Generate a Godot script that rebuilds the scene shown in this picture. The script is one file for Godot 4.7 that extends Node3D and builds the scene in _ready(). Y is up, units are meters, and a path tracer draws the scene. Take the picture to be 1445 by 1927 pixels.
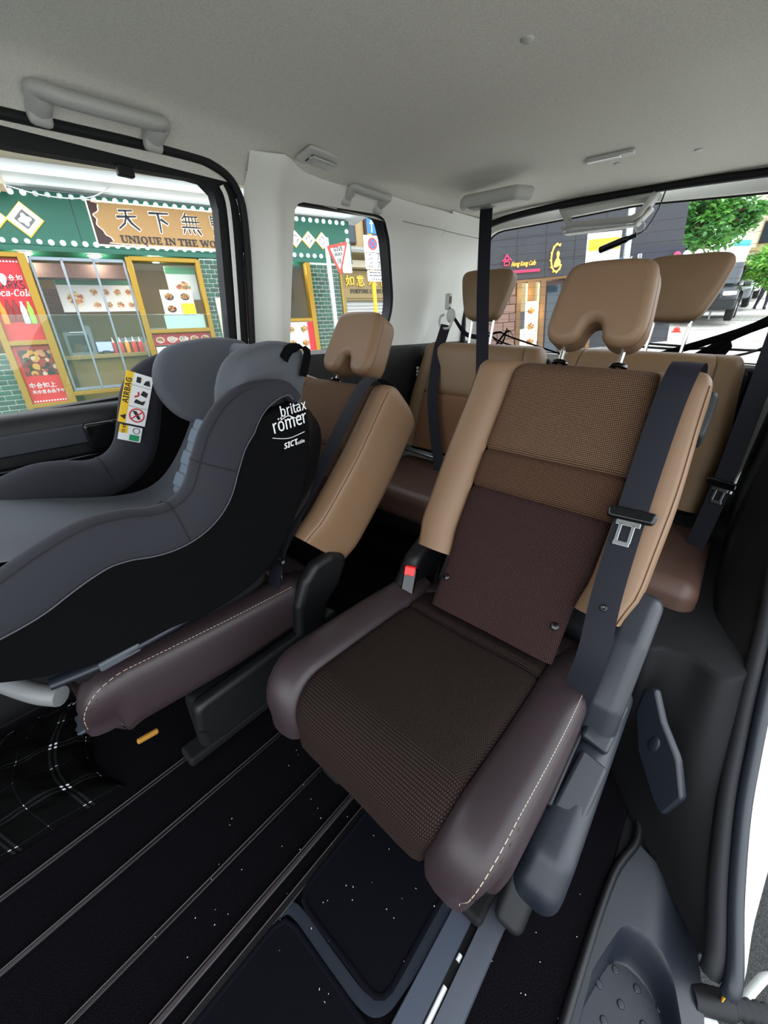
extends Node3D
# The cabin of a people carrier seen from its open side door, parked in a shopping street.
# Axes: the van's nose is +z, its open side door +x, up +y; the carpet is y = 0. Metres.

var M := {}
var TEX := {}
var rng := RandomNumberGenerator.new()
var taken := {}
# The van stands across the camber of the street: the street's own axes in the van's frame.
var ST := Basis(Vector3(0.004494, -0.293529, 0.123880).normalized(), 0.318624)
const EYE := Vector3(0.0, 1.03, 0.0)

# ---------------------------------------------------------------- geometry
class G:
	var v := PackedVector3Array()
	var n := PackedVector3Array()
	var uv := PackedVector2Array()
	var idx := PackedInt32Array()

	func vert(p: Vector3, nn: Vector3, t := Vector2.ZERO) -> int:
		v.append(p); n.append(nn); uv.append(t)
		return v.size() - 1

	func tri(a: Vector3, b: Vector3, c: Vector3, ta := Vector2.ZERO, tb := Vector2.ZERO, tc := Vector2.ZERO) -> void:
		# a, b, c counter-clockwise seen from outside
		var nn := (b - a).cross(c - a).normalized()
		var i := vert(a, nn, ta); vert(b, nn, tb); vert(c, nn, tc)
		idx.append_array(PackedInt32Array([i, i + 2, i + 1]))

	func quad(a: Vector3, b: Vector3, c: Vector3, d: Vector3, t0 := Vector2(0, 1), t1 := Vector2(1, 0)) -> void:
		# counter-clockwise seen from outside; t0 is a's uv, t1 is c's
		var nn := (b - a).cross(d - a)
		if nn.length_squared() < 1e-18:
			nn = (c - a).cross(d - a)
		nn = nn.normalized()
		var i := vert(a, nn, t0); vert(b, nn, Vector2(t1.x, t0.y)); vert(c, nn, t1); vert(d, nn, Vector2(t0.x, t1.y))
		idx.append_array(PackedInt32Array([i, i + 2, i + 1, i, i + 3, i + 2]))

	func grid(rows: Array, closed := false, flip := false, uvs := []) -> void:
		# normal = along a row x along the columns (flip turns it)
		var base := v.size()
		var nr := rows.size()
		var nc: int = rows[0].size()
		for i in nr:
			var r: PackedVector3Array = rows[i]
			var ra: PackedVector3Array = rows[maxi(i - 1, 0)]
			var rb: PackedVector3Array = rows[mini(i + 1, nr - 1)]
			for j in nc:
				var du: Vector3
				if closed:
					du = r[(j + 1) % nc] - r[(j - 1 + nc) % nc]
				else:
					du = r[mini(j + 1, nc - 1)] - r[maxi(j - 1, 0)]
				var dv: Vector3 = rb[j] - ra[j]
				var nn := du.cross(dv)
				if nn.length_squared() < 1e-16:
					# a pole: borrow from the neighbouring row
					var k := 1 if i == 0 else nr - 2
					var q: PackedVector3Array = rows[k]
					var c := Vector3.ZERO
					for p in q: c += p
					c /= nc
					nn = (q[(j + 1) % nc] - q[(j - 1 + nc) % nc]).cross(rb[j] - ra[j])
					if nn.length_squared() < 1e-16:
						nn = (r[j] - c) * (-1.0 if flip else 1.0)
				nn = nn.normalized()
				vert(r[j], -nn if flip else nn, uvs[i][j] if uvs.size() else Vector2(float(j) / maxf(1.0, nc - 1), float(i) / maxf(1.0, nr - 1)))
		for i in nr - 1:
			for j in (nc if closed else nc - 1):
				var a := base + i * nc + j
				var b := base + i * nc + (j + 1) % nc
				var c := b + nc
				var d := a + nc
				if flip:
					idx.append_array(PackedInt32Array([a, b, c, a, c, d]))
				else:
					idx.append_array(PackedInt32Array([a, c, b, a, d, c]))

	func fan(ring: PackedVector3Array, flip := false) -> void:
		# a flat cap; ring counter-clockwise seen from outside
		var c := Vector3.ZERO
		for p in ring: c += p
		c /= ring.size()
		for j in ring.size():
			var a := ring[j]
			var b := ring[(j + 1) % ring.size()]
			if flip: tri(c, b, a)
			else: tri(c, a, b)

	func poly(pts: PackedVector2Array, xf: Transform3D, flip := false, s := 1.0) -> void:
		# flat face of a 2-D outline, facing xf's +z; uv is the outline's own metres
		var t := Geometry2D.triangulate_polygon(pts)
		var nn := xf.basis.z.normalized() * (-1.0 if flip else 1.0)
		var base := v.size()
		for p in pts:
			vert(xf * Vector3(p.x, p.y, 0), nn, Vector2(p.x, -p.y) * s)
		for k in range(0, t.size(), 3):
			var a := pts[t[k]]; var b := pts[t[k + 1]]; var c := pts[t[k + 2]]
			var ccw := (b - a).cross(c - a) > 0.0
			if ccw != flip:
				idx.append_array(PackedInt32Array([base + t[k], base + t[k + 2], base + t[k + 1]]))
			else:
				idx.append_array(PackedInt32Array([base + t[k], base + t[k + 1], base + t[k + 2]]))

	func rbox(c: Vector3, s: Vector3, r := 0.01, b := Basis.IDENTITY, seg := 2) -> void:
		# a box with rounded edges
		r = minf(r, minf(s.x, minf(s.y, s.z)) * 0.499)
		var h := s * 0.5 - Vector3(r, r, r)
		var lat := []
		var stops := []
		for k in seg + 1: stops.append(-PI / 2 + PI / 2 * k / seg)
		var stops2 := []
		for k in seg + 1: stops2.append(PI / 2 * k / seg)
		var rows := []
		for part in [[stops, -1.0], [stops2, 1.0]]:
			for a in part[0]:
				rows.append([a, part[1]])
		var ang := []
		for q in 4:
			for k in seg + 1:
				ang.append([PI / 2 * q + PI / 2 * k / seg, q])
		var base := v.size()
		var nc := ang.size()
		for rw in rows:
			for e in ang:
				var nn := Vector3(cos(rw[0]) * cos(e[1 - 1]), sin(rw[0]), cos(rw[0]) * sin(e[0]))
				var sx := 1.0 if e[1] in [0, 3] else -1.0
				var sz := 1.0 if e[1] in [0, 1] else -1.0
				var p := Vector3(h.x * sx, h.y * rw[1], h.z * sz) + nn * r
				vert(c + b * p, (b * nn).normalized(), Vector2(p.x + p.z, -p.y))
		for i in rows.size() - 1:
			for j in nc:
				var a := base + i * nc + j
				var bb := base + i * nc + (j + 1) % nc
				idx.append_array(PackedInt32Array([a, bb, bb + nc, a, bb + nc, a + nc]))
		for top in [0, 1]:
			var y := h.y + r if top else -h.y - r
			var nn := b * Vector3(0, 1 if top else -1, 0)
			var q := [Vector3(h.x, y, h.z), Vector3(-h.x, y, h.z), Vector3(-h.x, y, -h.z), Vector3(h.x, y, -h.z)]
			var i0 := vert(c + b * q[0], nn, Vector2(q[0].x, q[0].z)); vert(c + b * q[1], nn, Vector2(q[1].x, q[1].z)); vert(c + b * q[2], nn, Vector2(q[2].x, q[2].z)); vert(c + b * q[3], nn, Vector2(q[3].x, q[3].z))
			if top: idx.append_array(PackedInt32Array([i0, i0 + 1, i0 + 2, i0, i0 + 2, i0 + 3]))
			else: idx.append_array(PackedInt32Array([i0, i0 + 2, i0 + 1, i0, i0 + 3, i0 + 2]))

	func tube(pts: PackedVector3Array, r, sides := 8, caps := true, squash := 1.0) -> void:
		# r: one radius or an array of them
		var rows := []
		var up := Vector3.UP
		var d0 := (pts[1] - pts[0]).normalized()
		if absf(d0.dot(up)) > 0.9: up = Vector3.RIGHT
		var side := d0.cross(up).normalized()
		for i in pts.size():
			var d := (pts[mini(i + 1, pts.size() - 1)] - pts[maxi(i - 1, 0)]).normalized()
			side = (side - d * side.dot(d)).normalized()
			var w := side.cross(d).normalized()
			var rr: float = r[i] if r is Array else r
			var row := PackedVector3Array()
			for k in sides:
				var a := TAU * k / sides
				row.append(pts[i] + side * cos(a) * rr + w * sin(a) * rr * squash)
			rows.append(row)
		grid(rows, true, true)
		if caps:
			fan(rows[0], false)
			fan(rows[rows.size() - 1], true)

	func ribbon(pts: PackedVector3Array, across, width, thick := 0.0016) -> void:
		# a strap: across is the direction of its width (one, or one for each point); width one or many
		var rows := []
		var len := 0.0
		var uvs := []
		for i in pts.size():
			var d := (pts[mini(i + 1, pts.size() - 1)] - pts[maxi(i - 1, 0)]).normalized()
			var ac: Vector3 = across[i] if across is Array else across
			ac = (ac - d * ac.dot(d)).normalized()
			var nn := ac.cross(d).normalized()
			var w: float = (width[i] if width is Array else width) * 0.5
			if i: len += pts[i].distance_to(pts[i - 1])
			var t := thick * 0.5
			rows.append(PackedVector3Array([pts[i] - ac * w + nn * t * 0.3, pts[i] - ac * w * 0.94 + nn * t, pts[i] + nn * t, pts[i] + ac * w * 0.94 + nn * t, pts[i] + ac * w + nn * t * 0.3, pts[i] + ac * w - nn * t * 0.3, pts[i] - nn * t, pts[i] - ac * w - nn * t * 0.3]))
			uvs.append([Vector2(-w, len), Vector2(-w * 0.94, len), Vector2(0, len), Vector2(w * 0.94, len), Vector2(w, len), Vector2(w, len), Vector2(0, len), Vector2(-w, len)])
		grid(rows, true, false, uvs)
		fan(rows[0], true)
		fan(rows[rows.size() - 1], false)

	func prism(pts: PackedVector2Array, depth: float, xf: Transform3D, bevel := 0.0) -> void:
		# an outline (counter-clockwise) pushed along xf's z from 0 to depth, front face at +z
		if bevel <= 0.0:
			poly(pts, xf * Transform3D(Basis.IDENTITY, Vector3(0, 0, depth)))
			poly(pts, xf, true)
			for i in pts.size():
				var a := pts[i]; var b := pts[(i + 1) % pts.size()]
				quad(xf * Vector3(a.x, a.y, 0), xf * Vector3(b.x, b.y, 0), xf * Vector3(b.x, b.y, depth), xf * Vector3(a.x, a.y, depth))
		else:
			puff(pts, depth, bevel, 3, xf)

	func puff(pts: PackedVector2Array, depth: float, r: float, rings: int, xf: Transform3D, crown := 0.0, rback := -1.0) -> void:
		# an outline (counter-clockwise) with round edges of radius r, from z = 0 to depth; crown bulges the faces
		var nc := pts.size()
		var nrm := PackedVector2Array()
		for i in nc:
			var e := (pts[(i + 1) % nc] - pts[(i - 1 + nc) % nc]).normalized()
			nrm.append(Vector2(e.y, -e.x))
		var rb := r if rback < 0.0 else rback
		var rows := []
		for k in rings + 1:
			var a := PI / 2 * k / rings
			var row := PackedVector3Array()
			for i in nc:
				var q := pts[i] - nrm[i] * rb * (1.0 - sin(a))
				row.append(xf * Vector3(q.x, q.y, rb * (1.0 - cos(a))))
			rows.append(row)
		for k in rings + 1:
			var a := PI / 2 * k / rings
			var row := PackedVector3Array()
			for i in nc:
				var q := pts[i] - nrm[i] * r * (1.0 - cos(a))
				row.append(xf * Vector3(q.x, q.y, depth - r * (1.0 - sin(a))))
			rows.append(row)
		grid(rows, true, false)
		var f := PackedVector2Array()
		var g := PackedVector2Array()
		for i in nc:
			f.append(pts[i] - nrm[i] * r)
			g.append(pts[i] - nrm[i] * rb)
		if crown > 0.0:
			# shrink towards the middle with a rising face
			var c := Vector2.ZERO
			for p in f: c += p
			c /= nc
			var rr := []
			for k in 4:
				var t := k / 4.0
				var row := PackedVector3Array()
				for p in f:
					var q := p.lerp(c, t)
					row.append(xf * Vector3(q.x, q.y, depth + crown * (1.0 - (1.0 - t) * (1.0 - t))))
				rr.append(row)
			var last := PackedVector3Array()
			for p in f: last.append(xf * Vector3(c.x, c.y, depth + crown))
			rr.append(last)
			grid(rr, true, false)
		else:
			poly(f, xf * Transform3D(Basis.IDENTITY, Vector3(0, 0, depth)))
		poly(g, xf, true)

	func lathe(prof: PackedVector2Array, xf: Transform3D, sides := 16) -> void:
		# profile of (radius, height along y), bottom to top
		var rows := []
		for p in prof:
			var row := PackedVector3Array()
			for k in sides:
				var a := TAU * k / sides
				row.append(xf * Vector3(cos(a) * p.x, p.y, sin(a) * p.x))
			rows.append(row)
		grid(rows, true, true)

	func ball(c: Vector3, r: Vector3, seg := 10, b := Basis.IDENTITY) -> void:
		var base := v.size()
		for i in seg + 1:
			var a := -PI / 2 + PI * i / seg
			for j in seg * 2:
				var q := Vector3(cos(a) * cos(PI * j / seg), sin(a), cos(a) * sin(PI * j / seg))
				vert(c + b * (q * r), (b * (q / r)).normalized(), Vector2(float(j) / seg, float(i) / seg))
		for i in seg:
			for j in seg * 2:
				var p := base + i * seg * 2 + j
				var q := base + i * seg * 2 + (j + 1) % (seg * 2)
				idx.append_array(PackedInt32Array([p, q, q + seg * 2, p, q + seg * 2, p + seg * 2]))

	func mesh() -> ArrayMesh:
		var a := []
		a.resize(Mesh.ARRAY_MAX)
		a[Mesh.ARRAY_VERTEX] = v
		a[Mesh.ARRAY_NORMAL] = n
		a[Mesh.ARRAY_TEX_UV] = uv
		a[Mesh.ARRAY_INDEX] = idx
		var m := ArrayMesh.new()
		m.add_surface_from_arrays(Mesh.PRIMITIVE_TRIANGLES, a)
		return m

func V(x: float, y: float, z: float) -> Vector3:
	return Vector3(x, y, z)

func spline(pts: Array, per := 6) -> PackedVector3Array:
	# Catmull-Rom through the points
	var out := PackedVector3Array()
	for i in pts.size() - 1:
		var p0: Vector3 = pts[maxi(i - 1, 0)]
		var p1: Vector3 = pts[i]
		var p2: Vector3 = pts[i + 1]
		var p3: Vector3 = pts[mini(i + 2, pts.size() - 1)]
		for k in per:
			var t := float(k) / per
			out.append(p1.cubic_interpolate(p2, p0, p3, t))
	out.append(pts[pts.size() - 1])
	return out

func spline2(pts: Array, per := 6, closed := false) -> PackedVector2Array:
	var out := PackedVector2Array()
	var n := pts.size()
	for i in (n if closed else n - 1):
		var p0: Vector2 = pts[(i - 1 + n) % n] if closed else pts[maxi(i - 1, 0)]
		var p1: Vector2 = pts[i]
		var p2: Vector2 = pts[(i + 1) % n]
		var p3: Vector2 = pts[(i + 2) % n] if closed else pts[mini(i + 2, n - 1)]
		for k in per:
			out.append(p1.cubic_interpolate(p2, p0, p3, float(k) / per))
	if not closed: out.append(pts[n - 1])
	return out

func rounded(pts: Array, radii, seg := 4) -> PackedVector2Array:
	# a polygon with its corners rounded
	var out := PackedVector2Array()
	var n := pts.size()
	for i in n:
		var p: Vector2 = pts[i]
		var a: Vector2 = pts[(i - 1 + n) % n]
		var b: Vector2 = pts[(i + 1) % n]
		var r: float = radii[i] if radii is Array else radii
		if r <= 0.0:
			out.append(p)
			continue
		var da := (a - p).normalized()
		var db := (b - p).normalized()
		var half := acos(clampf(da.dot(db), -1, 1)) / 2.0
		var t := minf(r / tan(half), minf(p.distance_to(a), p.distance_to(b)) * 0.49)
		var s := p + da * t
		var e := p + db * t
		for k in seg + 1:
			var q := float(k) / seg
			out.append(s.lerp(p, q).lerp(p.lerp(e, q), q))
	return out

func rect2(x0: float, y0: float, x1: float, y1: float, r := 0.0, seg := 4) -> PackedVector2Array:
	if r <= 0.0:
		return PackedVector2Array([Vector2(x0, y0), Vector2(x1, y0), Vector2(x1, y1), Vector2(x0, y1)])
	return rounded([Vector2(x0, y0), Vector2(x1, y0), Vector2(x1, y1), Vector2(x0, y1)], r, seg)

func resample(p: PackedVector2Array, n: int) -> PackedVector2Array:
	# a closed outline as n points, evenly spaced
	var total := 0.0
	for i in p.size(): total += p[i].distance_to(p[(i + 1) % p.size()])
	var out := PackedVector2Array()
	var i := 0
	var at := 0.0
	for k in n:
		var want := total * k / n
		while at + p[i].distance_to(p[(i + 1) % p.size()]) < want:
			at += p[i].distance_to(p[(i + 1) % p.size()])
			i = (i + 1) % p.size()
		var l := p[i].distance_to(p[(i + 1) % p.size()])
		out.append(p[i].lerp(p[(i + 1) % p.size()], (want - at) / maxf(l, 1e-9)))
	return out

# ---------------------------------------------------------------- nodes
func numbered(called: String) -> String:
	if not taken.has(called):
		taken[called] = 0
		return called
	taken[called] += 1
	return "%s_%03d" % [called, taken[called]]

func part(called: String, g, m: Material, parent: Node = self, at := Transform3D.IDENTITY) -> MeshInstance3D:
	var o := MeshInstance3D.new()
	o.name = called if parent != self else numbered(called)
	o.mesh = g.mesh() if g is G else g
	o.material_override = m
	o.transform = at
	parent.add_child(o, true)
	return o

func tag(o: Node, label := "", category := "", group := "", kind := "") -> Node:
	if label: o.set_meta("label", label)
	if category: o.set_meta("category", category)
	if group: o.set_meta("group", group)
	if kind: o.set_meta("kind", kind)
	return o

func thing(called: String, label: String, category: String, at := Transform3D.IDENTITY, group := "") -> Node3D:
	var o := Node3D.new()
	o.name = numbered(called)
	o.transform = at
	add_child(o, true)
	tag(o, label, category, group)
	return o

func setting(called: String, g, m: Material, label := "") -> MeshInstance3D:
	var o := part(called, g, m)
	tag(o, label, "", "", "structure")
	return o

func letters(called: String, s: String, height: float, m: Material, parent: Node, at: Transform3D, font := "Droid Sans", weight := 400, depth := 0.002, wide := 1.0, italic := false) -> MeshInstance3D:
	# lettering, centred at `at`, facing its +z
	var f := SystemFont.new()
	f.font_names = PackedStringArray([font])
	f.font_weight = weight
	var t := TextMesh.new()
	t.font = f
	t.text = s
	t.font_size = 32
	t.pixel_size = height / 32.0
	t.depth = depth
	t.curve_step = 2.0
	t.horizontal_alignment = HORIZONTAL_ALIGNMENT_CENTER
	t.vertical_alignment = VERTICAL_ALIGNMENT_CENTER
	var b := Basis(Vector3(wide, 0, 0), Vector3(0.22 if italic else 0.0, 1, 0), Vector3(0, 0, 1))
	return part(called, t, m, parent, at * Transform3D(b, Vector3(0, 0, depth * 0.5)))

# ---------------------------------------------------------------- materials
func mat(key: String, c: Color, rough := 0.6, metal := 0.0, spec := 0.5) -> StandardMaterial3D:
	var m := StandardMaterial3D.new()
	m.resource_name = key
	m.albedo_color = c
	m.roughness = rough
	m.metallic = metal
	m.metallic_specular = spec
	M[key] = m
	return m

func glowing(key: String, c: Color, e: float) -> StandardMaterial3D:
	var m := mat(key, c, 0.5)
	m.emission_enabled = true
	m.emission = c
	m.emission_energy_multiplier = e
	return m

func noise_tex(key: String, freq: float, type := FastNoiseLite.TYPE_SIMPLEX_SMOOTH, normal := 0.0, size := 512, lo := Color.BLACK, hi := Color.WHITE, octaves := 3, mid := 0.5) -> NoiseTexture2D:
	var f := FastNoiseLite.new()
	f.seed = key.hash() % 1000
	f.noise_type = type
	f.frequency = freq
	f.fractal_octaves = octaves
	var t := NoiseTexture2D.new()
	t.width = size
	t.height = size
	t.seamless = true
	t.noise = f
	if normal > 0.0:
		t.as_normal_map = true
		t.bump_strength = normal
	else:
		var r := Gradient.new()
		r.set_color(0, lo)
		r.set_color(1, hi)
		r.set_offset(0, mid - 0.45)
		r.set_offset(1, mid + 0.45)
		t.color_ramp = r
	TEX[key] = t
	return t

func grain(m: StandardMaterial3D, tex: Texture2D, scale: float, strength := 1.0, world := false) -> void:
	m.uv1_triplanar = true
	m.uv1_world_triplanar = world
	m.uv1_scale = Vector3(scale, scale, scale)
	m.normal_enabled = true
	m.normal_texture = tex
	m.normal_scale = strength

func weave_images() -> Array:
	# one repeat of the woven seat cloth: staggered oval stitches; [colour, relief]
	var n := 64
	var a := Image.create(n, n, false, Image.FORMAT_RGB8)
	var b := Image.create(n, n, false, Image.FORMAT_RGB8)
	var h := Image.create(n, n, false, Image.FORMAT_L8)
	for y in n:
		for x in n:
			var row := y / 16
			var cx := fposmod(x + (8 if row % 2 else 0), 16.0) - 8.0
			var cy := (y % 16) - 7.5
			var d := sqrt(pow(cx / 6.6, 2) + pow(cy / 6.4, 2))
			var k := clampf(1.25 - d, 0.0, 1.0)
			k = smoothstep(0.0, 0.55, k)
			var thread := 0.92 + 0.08 * sin(x * 1.57)
			var c := lerpf(0.34, 1.0, k) * thread
			a.set_pixel(x, y, Color(c, c, c))
			h.set_pixel(x, y, Color(k, k, k))
	return [a, h]

func make_materials() -> void:
	noise_tex("hide", 0.06, FastNoiseLite.TYPE_CELLULAR, 3.0, 512)
	noise_tex("fine", 0.2, FastNoiseLite.TYPE_SIMPLEX, 3.0, 512)
	noise_tex("speck", 0.25, FastNoiseLite.TYPE_VALUE, 0.0, 512, Color(0.86, 0.86, 0.86), Color(1, 1, 1), 2)
	noise_tex("cloud", 0.012, FastNoiseLite.TYPE_SIMPLEX, 0.0, 512, Color(0.80, 0.80, 0.80), Color(1, 1, 1), 4)
	var w := weave_images()
	var wa := ImageTexture.create_from_image(w[0])
	var hn: Image = w[1].duplicate()
	hn.convert(Image.FORMAT_RGBA8)
	hn.bump_map_to_normal_map(3.0)
	var wn := ImageTexture.create_from_image(hn)
	for e in [["cloth_tan", Color("8a6a52")], ["cloth_brown", Color("6f4f3c")], ["cloth_dark", Color("4c3230")], ["cloth_seat", Color("382722")]]:
		var m := mat(e[0], e[1], 0.86, 0.0, 0.3)
		m.albedo_texture = wa
		m.uv1_scale = Vector3(66, 66, 66)
		m.normal_enabled = true
		m.normal_texture = wn
		m.normal_scale = 0.8
	for e in [["hide_tan", Color("7c6149"), 0.5], ["hide_dark", Color("31272a"), 0.42], ["hide_rear", Color("745b40"), 0.55], ["hide_rear_dark", Color("503a31"), 0.5]]:
		grain(mat(e[0], e[1], e[2], 0.0, 0.45), TEX.hide, 26.0, 0.22)
	grain(mat("rear_cloth", Color("73523c"), 0.8, 0.0, 0.3), TEX.fine, 12.0, 0.5)
	mat("seam", Color("4a3524"), 0.9)
	mat("tab_yellow", Color("9a6a16"), 0.7)
	mat("cream_lint", Color("b8b4aa"), 0.9)
	mat("seam_dark", Color("1b1414"), 0.9)
	mat("thread", Color("b0a490"), 0.8)
	grain(mat("black", Color("0d0e10"), 0.5, 0.0, 0.45), TEX.fine, 9.0, 0.25)
	grain(mat("black_soft", Color("0b0c0e"), 0.75, 0.0, 0.35), TEX.fine, 9.0, 0.3)
	grain(mat("slate", Color("191e27"), 0.40, 0.0, 0.5), TEX.fine, 9.0, 0.25)
	mat("gloss_black", Color("0b0c0e"), 0.15)
	mat("rubber", Color("141518"), 0.62, 0.0, 0.4)
	grain(mat("liner", Color("e6e5db"), 0.95, 0.0, 0.2), TEX.fine, 6.0, 0.3)
	M.liner.albedo_texture = TEX.speck
	grain(mat("pillar", Color("e3e4dd"), 0.62, 0.0, 0.4), TEX.fine, 8.0, 0.12)
	mat("grey_part", Color("bfc0bb"), 0.5)
	mat("paddle", Color("4a4e55"), 0.45)
	mat("bar_grey", Color("6e7071"), 0.45)
	mat("handle", Color("b4b5b0"), 0.5)
	mat("grey_dark", Color("8f918d"), 0.55)
	grain(mat("carpet", Color("1b1a1e"), 0.98, 0.0, 0.1), TEX.fine, 7.0, 1.5)
	M.carpet.albedo_texture = noise_tex("pile", 0.12, FastNoiseLite.TYPE_SIMPLEX, 0.0, 512, Color(0.35, 0.33, 0.36), Color(1, 1, 1), 4)
	grain(mat("mat_cloth", Color("101015"), 0.97, 0.0, 0.1), TEX.fine, 9.0, 1.2)
	grain(mat("mat_edge", Color("2a2f37"), 0.95, 0.0, 0.1), TEX.fine, 12.0, 1.2)
	mat("rail_dark", Color("0d0d10"), 0.35)
	mat("rail_lip", Color("544c4e"), 0.38, 0.7)
	mat("rail_metal", Color("5b6069"), 0.4, 0.55)
	mat("rail_cover", Color("3b414d"), 0.45)
	mat("chrome", Color("dcdcdc"), 0.12, 1.0)
	mat("steel", Color("b9bcbd"), 0.28, 1.0)
	mat("white_paint", Color("eef0ec"), 0.25)
	M.white_paint.clearcoat_enabled = true
	M.white_paint.clearcoat = 0.6
	mat("red_button", Color("e01712"), 0.35)
	mat("yellow_tape", Color("d79a1f"), 0.7)
	var web := mat("webbing", Color("171824"), 0.7, 0.0, 0.4)
	var wi := Image.create(64, 64, false, Image.FORMAT_RGB8)
	for y in 64:
		for x in 64:
			var k := 0.82 + 0.18 * sin(x * TAU / 8.0) + (0.08 if (x / 4 + y / 4) % 2 else 0.0)
			wi.set_pixel(x, y, Color(k, k, k))
	web.albedo_texture = ImageTexture.create_from_image(wi)
	web.uv1_scale = Vector3(90, 90, 90)
	grain(mat("cover_dark", Color("2d2d33"), 0.88, 0.0, 0.3), TEX.fine, 14.0, 0.4)
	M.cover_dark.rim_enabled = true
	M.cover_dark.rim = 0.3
	grain(mat("cover_grey", Color("54575d"), 0.88, 0.0, 0.3), TEX.fine, 14.0, 0.4)
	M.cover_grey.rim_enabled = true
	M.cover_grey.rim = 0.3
	grain(mat("cover_light", Color("66707c"), 0.88, 0.0, 0.3), TEX.fine, 14.0, 0.4)
	grain(mat("net_black", Color("08080a"), 0.9, 0.0, 0.2), TEX.fine, 14.0, 0.4)
	mat("print_white", Color("e9e9e9"), 0.6)
	mat("print_black", Color("161616"), 0.6)
	mat("print_red", Color("c9202b"), 0.6)
	mat("print_yellow", Color("f2c417"), 0.6)
	mat("print_green", Color("10915f"), 0.6)
	var pane := mat("pane", Color(0.55, 0.80, 0.70, 0.10), 0.02)
	pane.transparency = BaseMaterial3D.TRANSPARENCY_ALPHA
	var pane2 := mat("pane_clear", Color(0.7, 0.8, 0.78, 0.02), 0.02)
	pane2.transparency = BaseMaterial3D.TRANSPARENCY_ALPHA
	pane2.metallic_specular = 0.2

# ---------------------------------------------------------------- the van's shell
func wall_x(y: float) -> float:
	# the inner face of the far side: upright below the belt line, leaning in above it
	return -1.305 + maxf(0.0, y - 0.80) * 0.13

func side_ring(inner: PackedVector2Array, outer: PackedVector2Array, n: int, rings: int, bulge: Callable) -> Array:
	# rows from the hole's edge outwards; points are (z, y)
	var a := resample(inner, n)
	# the outer outline is met along rays from the hole's middle
	var c := Vector2.ZERO
	for p in a: c += p
	c /= n
	var rows := []
	var hit := PackedVector2Array()
	for p in a:
		var best := p
		var far := 0.0
		for i in outer.size():
			var q = Geometry2D.segment_intersects_segment(c, c + (p - c).normalized() * 6.0, outer[i], outer[(i + 1) % outer.size()])
			if q != null and q.distance_to(c) > far:
				far = q.distance_to(c)
				best = q
		hit.append(best)
	for k in rings + 1:
		var row := PackedVector3Array()
		for i in n:
			var q := a[i].lerp(hit[i], float(k) / rings)
			row.append(bulge.call(q))
		rows.append(row)
	return rows

func ceiling_y(x: float, z: float) -> float:
	var u := clampf((x + 0.52) / 0.86, -1.0, 1.0)
	var y := 1.478 - 0.055 * pow(absf(u), 3.0)
	# the lining drops a little behind the middle bow and over the tailgate
	y -= 0.022 * exp(-pow((z + 1.12) / 0.16, 2.0))
	y += 0.018 * exp(-pow((z + 1.55) / 0.25, 2.0))
	return y

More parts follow.
